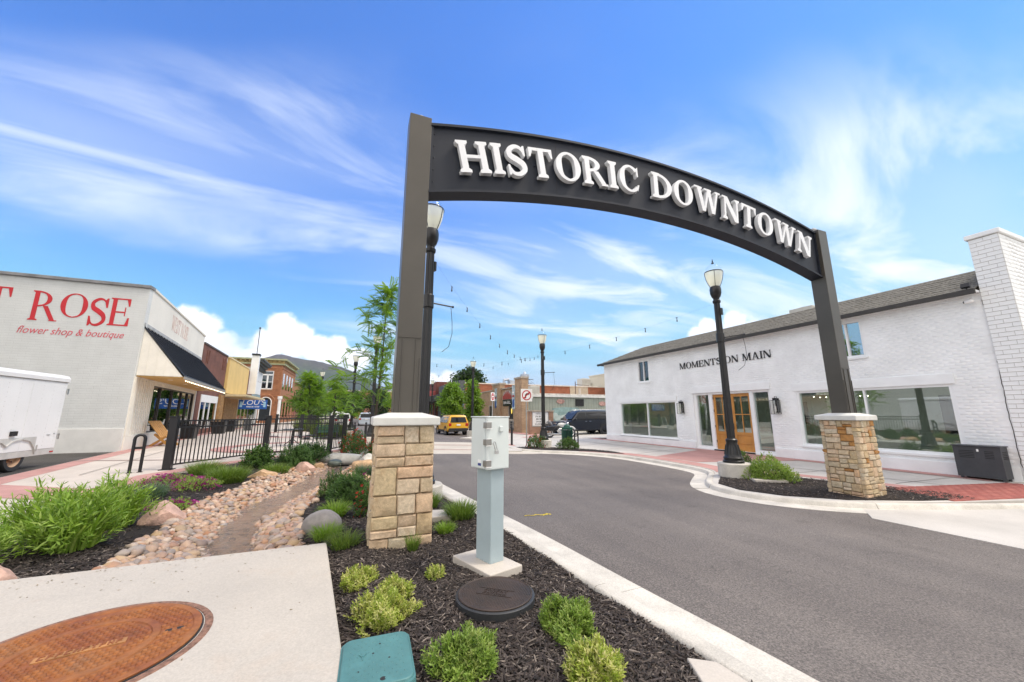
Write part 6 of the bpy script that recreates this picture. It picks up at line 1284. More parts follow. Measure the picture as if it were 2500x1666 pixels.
    for k in range(6): MB().box(38.0 + k * 2, 44.96, 0, 38.06 + k * 2, 45.0, 7.9).build('panel_joint', pm('beige_joint', (.5, .46, .37), .9), e)
rightside()
condenser('rooftop_unit', 'beige condenser on the green shed roof beside the corner column', (15.75, 33.4, 3.42), (1.0, 1.0, .8)); condenser('rooftop_unit', 'beige unit on top of the red brick building', (34.2, 53, 5.9), (1.6, 1.6, 1.3))
def duct():
    t = thing('roof_ducts', 'grey steel kitchen vents on the red brick roof', 'roof vent', (23, 53, 5.9)); m = pm('duct_steel', (.42, .46, .52), .4, metal=.6)
    MB().box(21, 52.4, 5.9, 22.6, 53.6, 6.5).build('plenum', m, t); MB().lathe([(.55, 5.9), (.55, 7.0), (.7, 7.1), (.7, 7.5), (.3, 7.6), (.1, 8.0)], (23.6, 53), 12).build('exhaust_stack', m, t); MB().tube([(20.2, 53, 5.9), (20.2, 53, 6.6), (21, 53, 6.7)], .22, 8).build('duct', m, t)
    p = thing('utility_pole', 'weathered utility pole with crossarms behind the red brick building', 'utility pole', (42, 92, 0)); wd = pm('pole_wood', (.10, .08, .065), .9)
    MB().tube([(42, 92, 0), (42, 92, 11.5)], [.18, .12], 8).build('pole', wd, p); MB().bar((40.5, 92, 10.6), (43.5, 92, 10.6), .14).build('crossarm', wd, p); MB().bar((40.8, 92, 9.6), (43.2, 92, 9.6), .12).build('crossarm', wd, p)
    for x, y, z in ((36.5, 92, 6.5), (47.5, 92, 6.5), (34, 92, 7.5)): MB().tube([(42, 92, 10.8), (x, y, z)], .03, 4).build('guy_wire', wd, p)
    v = thing('vent_pipe', 'thin pipes and a service mast on the green shed roof', 'service mast', (20.9, 34, 3.4)); MB().tube([(20.9, 34, 3.4), (20.9, 34, 4.9)], .04, 6).build('mast', pm('mast_brown', (.12, .07, .05), .7), v); MB().tube([(21.4, 34, 3.4), (21.4, 34, 4.2)], .12, 8).build('meter', M_conc, v); MB().tube([(20.9, 34, 4.6), (22.6, 34, 4.5)], .03, 5).build('pipe', pm('mast_brown', (.12, .07, .05), .7), v)
duct()
# ------------------------------------------------------------------ street lamps
M_lampb = pm('lamp_black', (.014, .014, .015), .35, var=.1, bmp=.04)
def lamp_proto(label, loc, rz=0):
    t = thing('street_lamp', label, 'street lamp', loc, rz, 'black acorn street lamps')
    MB().lathe([(.40, -.15), (.41, .36), (.39, .385), (0, .385)], n=28).build('plinth', M_curb, t, world=False, smooth=True)
    b = MB().lathe([(.27, .385), (.27, .44), (.24, .46), (.25, .52), (.215, .56), (.20, .64), (.165, .80), (.14, .92), (.15, .95), (.15, 1.0), (.12, 1.03)], n=24).build('base', M_lampb, t, world=False, smooth=True)
    for i in range(12): a = i * math.pi / 6; MB().bar((.205 * math.cos(a), .205 * math.sin(a), .60), (.155 * math.cos(a), .155 * math.sin(a), .86), .03, .02).build('base_flute', M_lampb, b, world=False)
    mb = MB(); n = 32; b0 = 0
    for k, (z, r) in enumerate(((1.0, .105), (3.0, .095), (5.0, .083))):
        for i in range(n): rr = r * (1 if i % 2 else .9); a = 2 * math.pi * i / n; mb.v.append((rr * math.cos(a), rr * math.sin(a), z))
    for k in range(2):
        for i in range(n): mb.f.append((k * n + i, k * n + (i + 1) % n, (k + 1) * n + (i + 1) % n, (k + 1) * n + i))
    mb.build('shaft', M_lampb, t, world=False, fixn=False)
    MB().lathe([(.10, 4.98), (.11, 5.0), (.11, 5.05), (.085, 5.08), (.085, 5.12), (.12, 5.17), (.155, 5.28), (.16, 5.40), (.145, 5.48), (.12, 5.50)], n=20).build('fitter', M_lampb, t, world=False, smooth=True)
    fg = pm('frosted_globe', (.78, .76, .62), .25, var=.05); g = nodemat_glow(); bowl = MB().lathe([(.125, 5.50), (.17, 5.60), (.215, 5.74), (.238, 5.88), (.242, 5.94), (.232, 5.94), (.2, 5.74), (.15, 5.58), (0, 5.52)], n=24).build('globe', g, t, world=False, smooth=True)
    MB().lathe([(.252, 5.935), (.258, 5.95), (.252, 5.965), (.24, 5.95), (.252, 5.935)], n=24, ring=True).build('rim', M_lampb, t, world=False)
    for i in range(4): a = i * math.pi / 2 + .4; MB().tube([(r * math.cos(a), r * math.sin(a), z) for r, z in ((.135, 5.49), (.182, 5.60), (.226, 5.74), (.25, 5.88), (.254, 5.95))], .008, 5).build('rib', M_lampb, t, world=False)
    MB().lathe([(.235, 5.96), (.215, 6.06), (.15, 6.16), (.06, 6.22), (.03, 6.24)], n=20)  .build('dome', glass('dome_glass', (.97, .98, .98), .25, base=.0), t, world=False, smooth=True); MB().lathe([(.035, 6.235), (.04, 6.26), (.012, 6.28), (.022, 6.31), (.012, 6.34), (0, 6.41)], n=8).build('finial', M_lampb, t, world=False)
    for z in (3.9,):
        a = MB().tube([(0, 0, z), (.62, 0, z + .03)], .016, 6).build('banner_arm', M_lampb, t, world=False); MB().blob((.63, 0, z + .03), (.03, .03, .03), 1, 0, 1, 1).build('arm_ball', M_lampb, a, world=False); MB().lathe([(.108, z - .12), (.112, z - .11), (.112, z + .14), (.108, z + .15)], n=16, ring=True).build('arm_clamp', M_lampb, a, world=False)
        MB().tube([(.58, 0, z), (.62, 0, z - .3), (.63, 0, z - .55), (.55, 0, z - .85), (.38, 0, z - .98)], .006, 5).build('loose_cable', M_lampb, a, world=False)
    MB().boxr((.11, .0, 4.7), (.05, .09, .2)).build('photo_cell', M_lampb, t, world=False)
    return t
def nodemat_glow():
    if 'globe_glass' in MATS: return MATS['globe_glass']
    m, nt, bs = nodemat('globe_glass'); bs.inputs['Base Color'].default_value = (.95, .94, .82, 1); bs.inputs['Roughness'].default_value = .15
    tr = nt.nodes.new('ShaderNodeBsdfTranslucent'); tr.inputs[0].default_value = (.97, .97, .86, 1); tp = nt.nodes.new('ShaderNodeBsdfTransparent'); a1 = nt.nodes.new('ShaderNodeMixShader'); a1.inputs[0].default_value = .5; a2 = nt.nodes.new('ShaderNodeMixShader'); a2.inputs[0].default_value = .35
    nt.links.new(bs.outputs[0], a1.inputs[1]); nt.links.new(tr.outputs[0], a1.inputs[2]); nt.links.new(a1.outputs[0], a2.inputs[1]); nt.links.new(tp.outputs[0], a2.inputs[2]); nt.links.new(a2.outputs[0], nt.nodes['Material Output'].inputs[0]); MATS['globe_glass'] = m; return m
LAMPS = [((9.81, 7.8, -.1), R(-70), 'black street lamp on a round concrete base in front of the wooden doors'), ((1.2, 7.5, -.05), R(25), 'black street lamp standing right behind the left gateway post'), ((9.17, 18.2, -.12), R(-20), 'black street lamp between two bushes at the crossing'), ((8.7, 30, -.1), R(0), 'black street lamp rising above the utility cabinet beside a tree'),
         ((9, 49.9, -.1), 0, 'small far street lamp just right of the gateway post'), ((.82, 22.5, .0), R(190), 'street lamp half hidden in the young locust tree'), ((-.3, 31, 0), R(180), 'street lamp behind the young locust tree, left of its trunk'), ((-3.7, 45.6, .1), R(180), 'tallest looking of three far lamps in front of the mountain'), ((-3.1, 63.3, .1), R(180), 'second far lamp in front of the mountain, right one'), ((-5.6, 84.5, .1), R(180), 'smallest far lamp in front of the mountain')]
lp = lamp_proto(LAMPS[0][2], LAMPS[0][0], LAMPS[0][1])
for loc, rz, lb in LAMPS[1:]: copytree(lp, None, loc, rz, lb)
# strings of bulbs across the street
bulbm = MB().blob((0, 0, -.10), (.022, .022, .035), 1, 0, 1, 1).tube([(0, 0, 0), (0, 0, -.07)], .012, 6).boxr((0, 0, .0), (.07, .012, .012)).mesh('bulb'); bulbm.materials.append(pm('bulb_dark', (.05, .055, .06), .3))
def string(label, a, b, sag, step=.62, drop=0):
    a, b = Vector(a), Vector(b); L_ = (b - a).length; n = max(6, int(L_ / step)); t = thing('string_lights', label, 'string lights', a, 0, 'bulb strings across the street')
    def p(u): return a.lerp(b, u) - Vector((0, 0, sag * 4 * u * (1 - u)))
    MB().tube([p(i / 40) for i in range(41)], .0014, 3).build('cable', pm('thin_cable', (.10, .11, .12), .6), t)
    for i in range(1, n): o = link('bulb', bulbm, None, t); o.location = p(i / n) - a; o.rotation_euler = (0, 0, math.atan2((b - a).y, (b - a).x)); o.scale = (1, 1, random.uniform(.9, 1.1))
P1, P2, P3, P4, P5, P6, P7 = (1.28, 7.6, 4.85), (9.7, 7.9, 4.85), (9.1, 18.2, 4.85), (.85, 22.5, 4.95), (8.65, 30, 4.9), (-.25, 31, 5.0), (9, 49.9, 5.0)
string('bulb string from behind the left gateway post to the crossing lamp', P1, P3, 1.0, .95); string('bulb string from the right lamp slanting to the young locust tree', P2, P4, 1.15, 1.0)
string('bulb string from the crossing lamp to the far left lamp', P3, P6, .9, 1.0); string('bulb string from the locust tree lamp to the lamp above the cabinet', P4, P5, .8, 1.0); string('far bulb string beyond the lamp above the cabinet', P5, (-3.6, 45.6, 5), .8, 1.3); string('far bulb string left of the gateway post', P6, P7, .9, 1.4)
# ------------------------------------------------------------------ railings
def fence(label, pts, h, name='metal_fence', step=.125, z0=.12, post=.09, sub=None):
    pts = [Vector((p[0], p[1], 0)) for p in pts]; t = thing(name, label, 'fence', (pts[0].x, pts[0].y, z0)); k = 0
    for p in pts: o = MB().box(p.x - post, p.y - post, z0, p.x + post, p.y + post, z0 + h).build('post', M_black, t, bevel=.006); MB().box(p.x - post - .012, p.y - post - .012, z0 + h, p.x + post + .012, p.y + post + .012, z0 + h + .03).build('post_cap', M_black, o); MB().box(p.x - post * 1.6, p.y - post * 1.6, z0, p.x + post * 1.6, p.y + post * 1.6, z0 + .02).build('post_foot', M_black, o)
    pk = MB().box(-.011, -.011, 0, .011, .011, h - .2).mesh('picket'); pk.materials.append(M_black)
    for a, b in zip(pts, pts[1:]):
        d = (b - a).normalized(); L_ = (b - a).length; 
        for z in (.12, h - .28, h - .10): MB().bar(a + d * post + Vector((0, 0, z0 + z)), b - d * post + Vector((0, 0, z0 + z)), .035, .04).build('rail', M_black, t)
        n = int((L_ - 2 * post) / step); an = math.atan2(d.y, d.x)
        for i in range(1, n): q = a + d * (post + (L_ - 2 * post) * i / n); o = link('picket', pk, None, t); o.location = (q.x - t.location.x, q.y - t.location.y, .10); o.rotation_euler = (0, 0, an)
fence('black metal railing with square posts above the creek', [(-4.66, 13.45), (-2.98, 16.5), (-.9, 17.05), (-.42, 18.2)], 1.40)
fence('black metal railing further back behind the cafe table', [(-3.1, 27.2), (-.6, 27.6)], 1.42, step=.16); fence('black metal railing far along the left pavement', [(-6.0, 36.5), (-3.6, 36.2)], 1.42, step=.2); fence('black metal railing beside the parked white cars', [(-3.5, 36.2), (-3.5, 42)], 1.42, step=.22)
def loop(label, x, y, z, rz, h=.95, w=.14):
    t = thing('bike_rack', label, 'bike rack', (x, y, z), rz); r = w / 2; pts = [(-r, 0, 0), (-r, 0, h - r)] + [(-r * math.cos(a), 0, h - r + r * math.sin(a)) for a in [i * math.pi / 8 for i in range(1, 8)]] + [(r, 0, h - r), (r, 0, 0)]
    MB().tube(pts, .036, 10).build('hoop', M_black, t, world=False, smooth=True); MB().box(-r, -.02, h * .62, r, .02, h * .68).build('crossbar', M_black, t, world=False)
    for s in (-1, 1): MB().lathe([(.06, 0), (.06, .012), (0, .012)], (s * r, 0), 12).build('foot_plate', M_black, t, world=False)
loop('black bike hoop on the left pavement beside the lime grass', -5.2, 13.1, .12, R(30), .95, .20); loop('black bike hoop on the right pavement beside the green bin', 10.35, 16.9, -.09, R(35), .92, .42)
def bollard(label, x, y, z):
    t = thing('bollard', label, 'bollard', (x, y, z), 0, 'black bollards'); MB().lathe([(.085, 0), (.085, .02), (.06, .03), (.06, .9), (.066, .91), (.066, .95), (.035, .97), (.03, 1.0)], n=14).build('body', M_black, t, world=False); MB().blob((0, 0, 1.04), (.05, .05, .05), 1, 0, 1, 2).build('ball', M_black, t, world=False, smooth=True)
bollard('black ball topped bollard right of the utility cabinet', 8.1, 20, -.12); bollard('left one of two black bollards beside the left pillar', -.02, 20.4, .12); bollard('right one of two black bollards beside the left pillar', .48, 20.1, .12)
def bin_():
    t = thing('litter_bin', 'dark green slatted litter bin with domed lid', 'trash can', (10.75, 18.5, -.08)); g = pm('bin_green', (.012, .085, .06), .4); MB().lathe([(.24, .04), (.25, .8)], n=20).build('liner', M_dark, t, world=False)
    for i in range(24): a = 2 * math.pi * i / 24; MB().bar((.27 * math.cos(a), .27 * math.sin(a), .06), (.29 * math.cos(a), .29 * math.sin(a), .86), .045, .012).build('slat', g, t, world=False)
    for z in (.08, .84): MB().lathe([(.285, z), (.305, z + .01), (.305, z + .05), (.285, z + .06)], n=24, ring=True).build('band', g, t, world=False)
    MB().lathe([(.31, .9), (.31, .96), (.18, .97), (.17, 1.04), (.12, 1.1), (.0, 1.13)], n=24).build('lid', g, t, world=False, smooth=True)
bin_()
def sign():
    t = thing('traffic_sign', 'square white no right turn sign on a grey post', 'traffic sign', (8.55, 19.0, -.1)); MB().box(8.525, 18.98, -.1, 8.575, 19.02, 2.85).build('post', pm('galvanised', (.38, .38, .37), .5, metal=.5), t); c = Vector((8.55, 18.955, 2.6)); w = .34
    b = MB().box(c.x - w, c.y, c.z - w, c.x + w, c.y + .008, c.z + w).build('plate', M_white, t, bevel=.02); red = pm('sign_red', (.48, .012, .02), .45); mb = MB(); n = 32
    for i in range(n): 
        a = 2 * math.pi * i / n; 
        for r in (.22, .275): mb.v.append((c.x + r * math.cos(a), c.y - .004, c.z + r * math.sin(a)))
    for i in range(n): mb.f.append((2 * i, 2 * i + 1, (2 * i + 3) % (2 * n), (2 * i + 2) % (2 * n)))
    mb.build('ring', red, b); y = c.y - .003; k = M_black
    MB().slab([(c.x - .1, c.z - .17), (c.x - .03, c.z - .17), (c.x - .03, c.z - .02), (c.x + .03, c.z + .05), (c.x + .09, c.z + .05), (c.x + .09, c.z + .12), (c.x, c.z + .12), (c.x - .1, c.z + .02)], 'y', y - .001, y).build('arrow_shaft', k, b); MB().slab([(c.x + .09, c.z + .0), (c.x + .19, c.z + .085), (c.x + .09, c.z + .17)], 'y', y - .001, y).build('arrow_head', k, b); MB().bar((c.x - .17, y - .004, c.z - .17), (c.x + .17, y - .004, c.z + .17), .004, .055).build('slash', red, b)
    s = thing('traffic_sign', 'narrow red and white do not enter sign on a grey post before the grill', 'traffic sign', (9.3, 26.8, -.1)); MB().box(9.27, 26.78, -.1, 9.33, 26.82, 3.2).build('post', MATS['galvanised'], s); b = MB().boxr((9.3, 26.74, 2.85), (.5, .012, .62), R(38)).build('plate', M_white, s); cs, sn = math.cos(R(38)), math.sin(R(38))
    dm = MB().slab([(.22 * math.cos(i * .393), .26 * math.sin(i * .393)) for i in range(16)], 'y', -.010, -.006); dm.v = [(9.3 + x * cs - y * sn, 26.74 + x * sn + y * cs, 2.85 + z) for x, y, z in dm.v]; dm.build('disc', red, b); dm = MB().box(-.16, -.014, -.04, .16, -.0105, .04); dm.v = [(9.3 + x * cs - y * sn, 26.74 + x * sn + y * cs, 2.85 + z) for x, y, z in dm.v]; dm.build('bar', M_white, b)
    M0 = Matrix.Translation((9.3, 26.74, 2.85)) @ Matrix.Rotation(R(38), 4, 'Z'); bfont('DO NOT', .13, M_white, 'lettering', b, M0 @ face_y(0, -.013, .12)); bfont('ENTER', .13, M_white, 'lettering', b, M0 @ face_y(0, -.013, -.12))
sign()
def marquee():
    t = thing('brick_sign', 'low brick sign with white message board between lamp and motorcycle', 'sign', (14.2, 28.6, -.05)); bk = brickmat('sign_brick', (.40, .22, .14), (.30, .15, .09), (.36, .28, .22), .22, .08, .01); MB().box(13.1, 28.4, -.1, 15.25, 28.8, .55).build('base', bk, t); MB().box(13.1, 28.4, .55, 13.28, 28.8, 1.78).build('pier', bk, t); MB().box(14.85, 28.4, .55, 15.25, 28.8, 1.78).build('pier', bk, t); MB().box(13.0, 28.35, 1.78, 15.3, 28.85, 1.88).build('cap', pm('stone_trim', (.4, .35, .29), .85), t)
    b = MB().box(13.29, 28.46, .58, 14.84, 28.7, 1.77).build('board', pm('sign_frame', (.5, .48, .46), .6), t); MB().box(13.38, 28.44, .64, 14.76, 28.459, 1.70).build('face', M_white, b)
    for i, wd in enumerate(([8, 6], [3, 3, 4], [3, 6], [10], [2, 6, 3])): marks(wd, .125 if i else .09, M_black, 'message_line', b, face_y(14.05, 28.4395, 1.58 - i * .205), i)
marquee()
# ------------------------------------------------------------------ things on the plaza
def planter(label, x, y, s=.55, h=.75):
    t = thing('planter', label, 'planter', (x, y, .12), 0, 'black square planters'); a, b = s / 2, s / 2 * .82; MB().add([(-b, -b, 0), (b, -b, 0), (b, b, 0), (-b, b, 0), (-a, -a, h), (a, -a, h), (a, a, h), (-a, a, h)], [(3, 2, 1, 0), (4, 5, 6, 7), (0, 1, 5, 4), (1, 2, 6, 5), (2, 3, 7, 6), (3, 0, 4, 7)]).build('pot', M_black, t, world=False, bevel=.01); MB().box(-a - .03, -a - .03, h, a + .03, a + .03, h + .06).build('rim', M_black, t, world=False)
planter('black planter in front of the flower shop window end', -9.35, 29.3, .75, .8); planter('black planter before the white shop front of the brick shop', -9.6, 35.6, .85, .85); planter('black planter by the orange stone wall', -9.9, 39.2, .9, .85)
def chair():
    t = thing('wooden_chair', 'folding wooden slat chair outside the flower shop window', 'chair', (-8.35, 23.3, .12), R(75)); w = pm('honey_wood', (.52, .27, .07), .5, var=.12, bmp=.1)
    for x in (-.3, .3): MB().bar((x, -.45, 0), (x, .25, .55), .05, .09).build('leg', w, t, world=False); MB().bar((x * .9, .4, 0), (x * .9, -.25, .45), .05, .09).build('leg', w, t, world=False)
    for i in range(6): x = -.3 + i * .12; MB().bar((x, -.05, .38), (x, .58, 1.15), .10, .025).build('back_slat', w, t, world=False)
    for i in range(5): y = -.4 + i * .1; MB().bar((-.32, y, .45 - i * .02), (.32, y, .45 - i * .02), .08, .025).build('seat_slat', w, t, world=False)
    MB().bar((-.33, .5, 1.04), (.33, .5, 1.04), .06, .03).build('back_rail', w, t, world=False)
chair()
def bistro():
    m = M_black; t = thing('cafe_table', 'round black metal cafe table behind the railing', 'table', (-2.75, 21.2, .14)); MB().lathe([(.0, .72), (.45, .72), (.46, .735), (.45, .75), (0, .75)], n=28).build('top', m, t, world=False); MB().tube([(0, 0, 0), (0, 0, .72)], .035, 8).build('stem', m, t, world=False)
    for i in range(4): a = i * math.pi / 2; MB().tube([(0, 0, .3), (.2 * math.cos(a), .2 * math.sin(a), .12), (.34 * math.cos(a), .34 * math.sin(a), .0)], .02, 6).build('foot', m, t, world=False)
    for lb, x, y, rz in (('black metal cafe chair left of the round cafe table', -3.45, 20.6, R(-60)), ('black metal cafe chair right of the round cafe table', -1.95, 20.9, R(80)), ('black metal cafe chair in front of the round cafe table', -2.5, 20.3, R(10))):
        c = thing('cafe_chair', lb, 'chair', (x, y, .14), rz, 'black cafe chairs'); MB().lathe([(0, .44), (.2, .44), (.21, .455), (.2, .47), (0, .47)], n=20).build('seat', m, c, world=False)
        for sx in (-1, 1):
            MB().tube([(sx * .17, .16, .45), (sx * .2, .2, .2), (sx * .24, .25, 0)], .014, 6).build('leg', m, c, world=False); MB().tube([(sx * .17, -.16, .45), (sx * .19, -.2, .2), (sx * .24, -.27, 0)], .014, 6).build('leg', m, c, world=False)
        MB().tube([(-.19, -.17, .46)] + [(-.19 * math.cos(a), -.2 - .05 * math.sin(a), .46 + .42 * math.sin(a) ** .6) for a in [i * math.pi / 10 for i in range(1, 10)]] + [(.19, -.17, .46)], .014, 6).build('back_hoop', m, c, world=False)
        for x2 in (-.08, 0, .08): MB().tube([(x2, -.19, .47), (x2, -.24, .84)], .007, 5).build('back_rod', m, c, world=False)
    p = thing('green_bench', 'low dark green bench by the planting beyond the railing', 'bench', (-1.5, 25.0, .12)); g = pm('bench_green', (.02, .09, .07), .5)
    for i in range(4): MB().box(-.6, -.2 + i * .11, .43, .6, -.11 + i * .11, .46).build('seat_slat', g, p, world=False); MB().box(-.6, .26, .50 + i * .09, .6, .285, .54 + i * .09).build('back_slat', g, p, world=False)
    for x in (-.5, .5): MB().box(x - .03, -.2, 0, x + .03, .24, .43).build('leg', M_black, p, world=False); MB().box(x - .03, .285, .3, x + .03, .32, .95).build('upright', M_black, p, world=False)
    a = thing('sandwich_board', 'leaning black and white sandwich board under the blue sign', 'sandwich board', (-9.0, 41.2, .12), R(15))
    for s in (-1, 1): MB().boxr((0, s * .18, .5), (.6, .03, 1.05), 0, s * .33).build('board', pm('board_black', (.03, .03, .03), .6), a, world=False)
    for x in (-.3, .3): MB().bar((x, -.36, 0), (x, -.01, 1.02), .05).build('frame', M_white, a, world=False)
bistro()
for i, (x, y, h, lb) in enumerate(((-2.2, 28.6, 1.3, 'tall grass planting behind the far railing, left clump'), (-1.2, 28.8, 1.2, 'tall grass planting behind the far railing, right clump'), (-4.3, 37.5, 1.3, 'tall grass planting along the far left pavement'))): grass(lb, x, y, 420, h, .5, .4, .03, L_grass, z=.1, seed=40 + i, group='tall plaza grasses')
# ------------------------------------------------------------------ vehicles (x forward)
def wheel(parent, x, y, r, w, rim, name='wheel', rr=.62):
    s = 1 if y > 0 else -1; o = MB().lathe([(r * .66, -w / 2), (r * .93, -w / 2), (r, -w * .36), (r, w * .36), (r * .93, w / 2), (r * .66, w / 2)], n=28, axis='y', o=(x, y, r), ring=True).build(name, M_rubber, parent, world=False, smooth=True)
    MB().lathe([(0, s * w * .30), (r * .16, s * w * .34), (r * .2, s * w * .22), (r * rr, s * w * .12), (r * rr, s * w * .42), (r * .67, s * w * .46)], n=24, axis='y', o=(x, y, r), ring=True).build('rim', rim, o, world=False, smooth=True)
    for k in range(5):
        a = k * 2 * math.pi / 5; MB().bar((x + r * .12 * math.cos(a), y + s * w * .36, r + r * .12 * math.sin(a)), (x + r * rr * math.cos(a), y + s * w * .36, r + r * rr * math.sin(a)), .02, r * .2).build('spoke', rim, o, world=False)
    return o
def carbody(parent, st, mat, n_roof=5):
    """st: stations (x, z_sill, z_belt, z_top, w_sill, w_belt, w_top); skin lofted across them"""
    mb = MB(); k = None
    for (x, zs_, zb, zt, ws, wb, wt) in st:
        c = [(-ws * .86, zs_), (-ws, zs_ + .08), (-wb, zb - (zb - zs_) * .35), (-wb * .985, zb), (-(wb + wt) / 2 * 1.0, zb + (zt - zb) * .55), (-wt, zt - (zt - zb) * .08), (-wt * .8, zt), (0, zt + .012)]
        full = c + [(-a, b) for a, b in reversed(c[:-1])]; k = len(full); mb.v += [(x, a, b) for a, b in full]
    for i in range(len(st) - 1):
        for j in range(k): mb.f.append((i * k + j, i * k + (j + 1) % k, (i + 1) * k + (j + 1) % k, (i + 1) * k + j))
    mb.f.append(tuple(reversed(range(k)))); mb.f.append(tuple((len(st) - 1) * k + j for j in range(k))); return mb.build('body', mat, parent, world=False, smooth=True)
M_cg = pm('car_glass', (.010, .012, .015), .10, var=.0, spec=.35); M_chrome = pm('chrome', (.7, .7, .7), .15, metal=1); M_redl = pm('tail_red', (.40, .012, .012), .2); M_plas = pm('black_cladding', (.02, .02, .021), .6)
def suv(name, label, loc, rz, L, Wd, Ht, col, wr, clad=True, rim=None, long_roof=False, pickup=False, group=None):
    t = thing(name, label, 'car', loc, rz, group); m = pm(name + '_paint', col, .32, var=.02, coat=.35); h = Wd / 2; zs_ = .30; zb = Ht * .60; hb = Ht * .56; rim = rim or pm('alloy_rim', (.42, .42, .43), .35, metal=.7)
    fr = L / 2; re = -L / 2; cabr = re + (.12 if not pickup else L * .42)
    st = [(re, zs_ + .15, hb * .98 if pickup else zb, (hb if pickup else zb + .02), h * .93, h * .95, h * .86), (re + .06, zs_ + .1, zb, (hb + .03 if pickup else Ht * .80), h * .98, h, h * .80)]
    if pickup: st += [(cabr - .05, zs_, zb, hb + .03, h, h, h * .88), (cabr, zs_, zb, Ht * .93, h, h, h * .74)]
    st += [(cabr + .14, zs_, zb, Ht * .985, h, h, h * .76), (cabr + L * .24, zs_, zb, Ht, h, h, h * .77), (L * .07, zs_, zb, Ht * .985, h, h, h * .75), (L * .12, zs_, zb, Ht * .95, h, h, h * .72), (L * .235, zs_, zb - .01, hb + .06, h, h, h * .80), (L * .26, zs_, hb, hb + .03, h, h * .99, h * .84), (fr - .18, zs_ + .05, hb * .94, hb * .96, h * .97, h * .96, h * .8), (fr, zs_ + .12, hb * .72, hb * .76, h * .86, h * .84, h * .7)]
    b = carbody(t, st, m)
    # glass
    g = MB(); 
    def side(x0, x1, xt0, xt1):
        for s in (-1, 1):
            f = lambda z, s=s: s * (h * 1.0 + (h * .76 - h * 1.0) * ((z - zb) / (Ht * .985 - zb)) + .012); za, zt = zb + .04, Ht * .90; MB().add([(x0, f(za), za), (x1, f(za), za), (xt1, f(zt), zt), (xt0, f(zt), zt)], [(0, 1, 2, 3)] if s > 0 else [(3, 2, 1, 0)]).build('side_glass', M_cg, t, world=False, fixn=False)
    q = cabr + .22; e = L * .22; m1 = q + (e - q) * .36; m2 = q + (e - q) * .68
    side(q, m1 - .05, q + .08, m1 - .05); side(m1 + .02, m2 - .04, m1 + .02, m2 - .04); side(m2 + .03, e - .02, m2 + .03, L * .115)
    za, zt = zb + .06, Ht * .90; xr, xs = (cabr - .07, cabr - .03) if pickup else (re - .02, re + .10)
    MB().add([(xr + .03, -h * .78, za), (xr + .03, h * .78, za), (xs + .03, h * .68, zt), (xs + .03, -h * .68, zt), (xr, -h * .78, za), (xr, h * .78, za), (xs, h * .68, zt), (xs, -h * .68, zt)], [(3, 2, 1, 0), (4, 5, 6, 7), (0, 1, 5, 4), (1, 2, 6, 5), (2, 3, 7, 6), (3, 0, 4, 7)]).build('rear_glass', M_cg, t, world=False)
    MB().add([(L * .238, -h * .78, zb + .07), (L * .238, h * .78, zb + .07), (L * .125, h * .68, Ht * .93), (L * .125, -h * .68, Ht * .93)], [(0, 1, 2, 3)]).build('windscreen', M_cg, t, world=False)
    for s in (-1, 1):
        MB().boxr((re + .03, s * h * .80, zb - .12), (.10, h * .26, .24)).build('tail_light', M_redl, t, world=False, bevel=.02); MB().boxr((fr - .10, s * h * .66, hb * .80), (.12, h * .34, .14)).build('headlight', M_chrome, t, world=False, bevel=.02); MB().boxr((L * .20, s * (h + .09), zb + .05), (.12, .16, .12)).build('mirror', m if not clad else M_plas, t, world=False, bevel=.02)
        for x in (-.02, L * .14 - .4): MB().boxr((x - .25, s * (h + .008), zb - .10), (.18, .02, .03)).build('door_handle', M_chrome if not clad else m, t, world=False)
        if clad: MB().box(-L * .22, s * h - .02 * (s > 0) - .0, zs_ - .04, L * .20, s * h + .02 * (s > 0) + .0 if s > 0 else s * h + .02, zs_ + .16).build('sill_cladding', M_plas, t, world=False)
        for x in (-L * .30, L * .31): MB().lathe([(wr * 1.02, -.015), (wr * 1.22, -.012), (wr * 1.22, .012), (wr * 1.02, .015)], n=28, axis='y', o=(x, s * h * 1.0, wr), ring=True).build('wheel_arch', M_plas if clad else M_dark, t, world=False)
    MB().box(re - .05, -h * .92, zs_ + .02, re + .1, h * .92, zs_ + .30).build('rear_bumper', M_plas if clad else m, t, world=False, bevel=.03); MB().box(fr - .12, -h * .86, zs_ + .02, fr + .03, h * .86, zs_ + .28).build('front_bumper', M_plas if clad else m, t, world=False, bevel=.03); MB().box(re - .035, -.17, zb - .2, re - .005, .17, zb - .08).build('number_plate', M_white, t, world=False)
    if clad or long_roof:
        for s in (-1, 1): MB().tube([(cabr + .3, s * h * .68, Ht * .985 + .02), (cabr + .35, s * h * .68, Ht + .045), (L * .04, s * h * .68, Ht + .045), (L * .07, s * h * .66, Ht * .985)], .02, 6).build('roof_rail', M_plas if clad else M_chrome, t, world=False)
    for x in (-L * .30, L * .31):
        for s in (-1, 1): wheel(t, x, s * (h - .11), wr, .23, rim)
    return t
suv('yellow_suv', 'boxy yellow SUV seen from behind on the street', (7.95, 34.0, -.19), R(93), 4.25, 1.82, 1.68, (.70, .37, .012), .36)
suv('black_suv', 'long black SUV parked side on before the green shed', (16.9, 26.9, -.02), R(180), 5.5, 2.04, 1.90, (.008, .009, .013), .42, clad=False, long_roof=True, rim=pm('dark_rim', (.03, .03, .03), .3, metal=.6))
suv('white_car', 'white car behind the black SUV, mostly hidden by the white shop corner', (21.2, 28.6, -.02), R(172), 4.6, 1.85, 1.66, (.62, .62, .60), .35, clad=False)
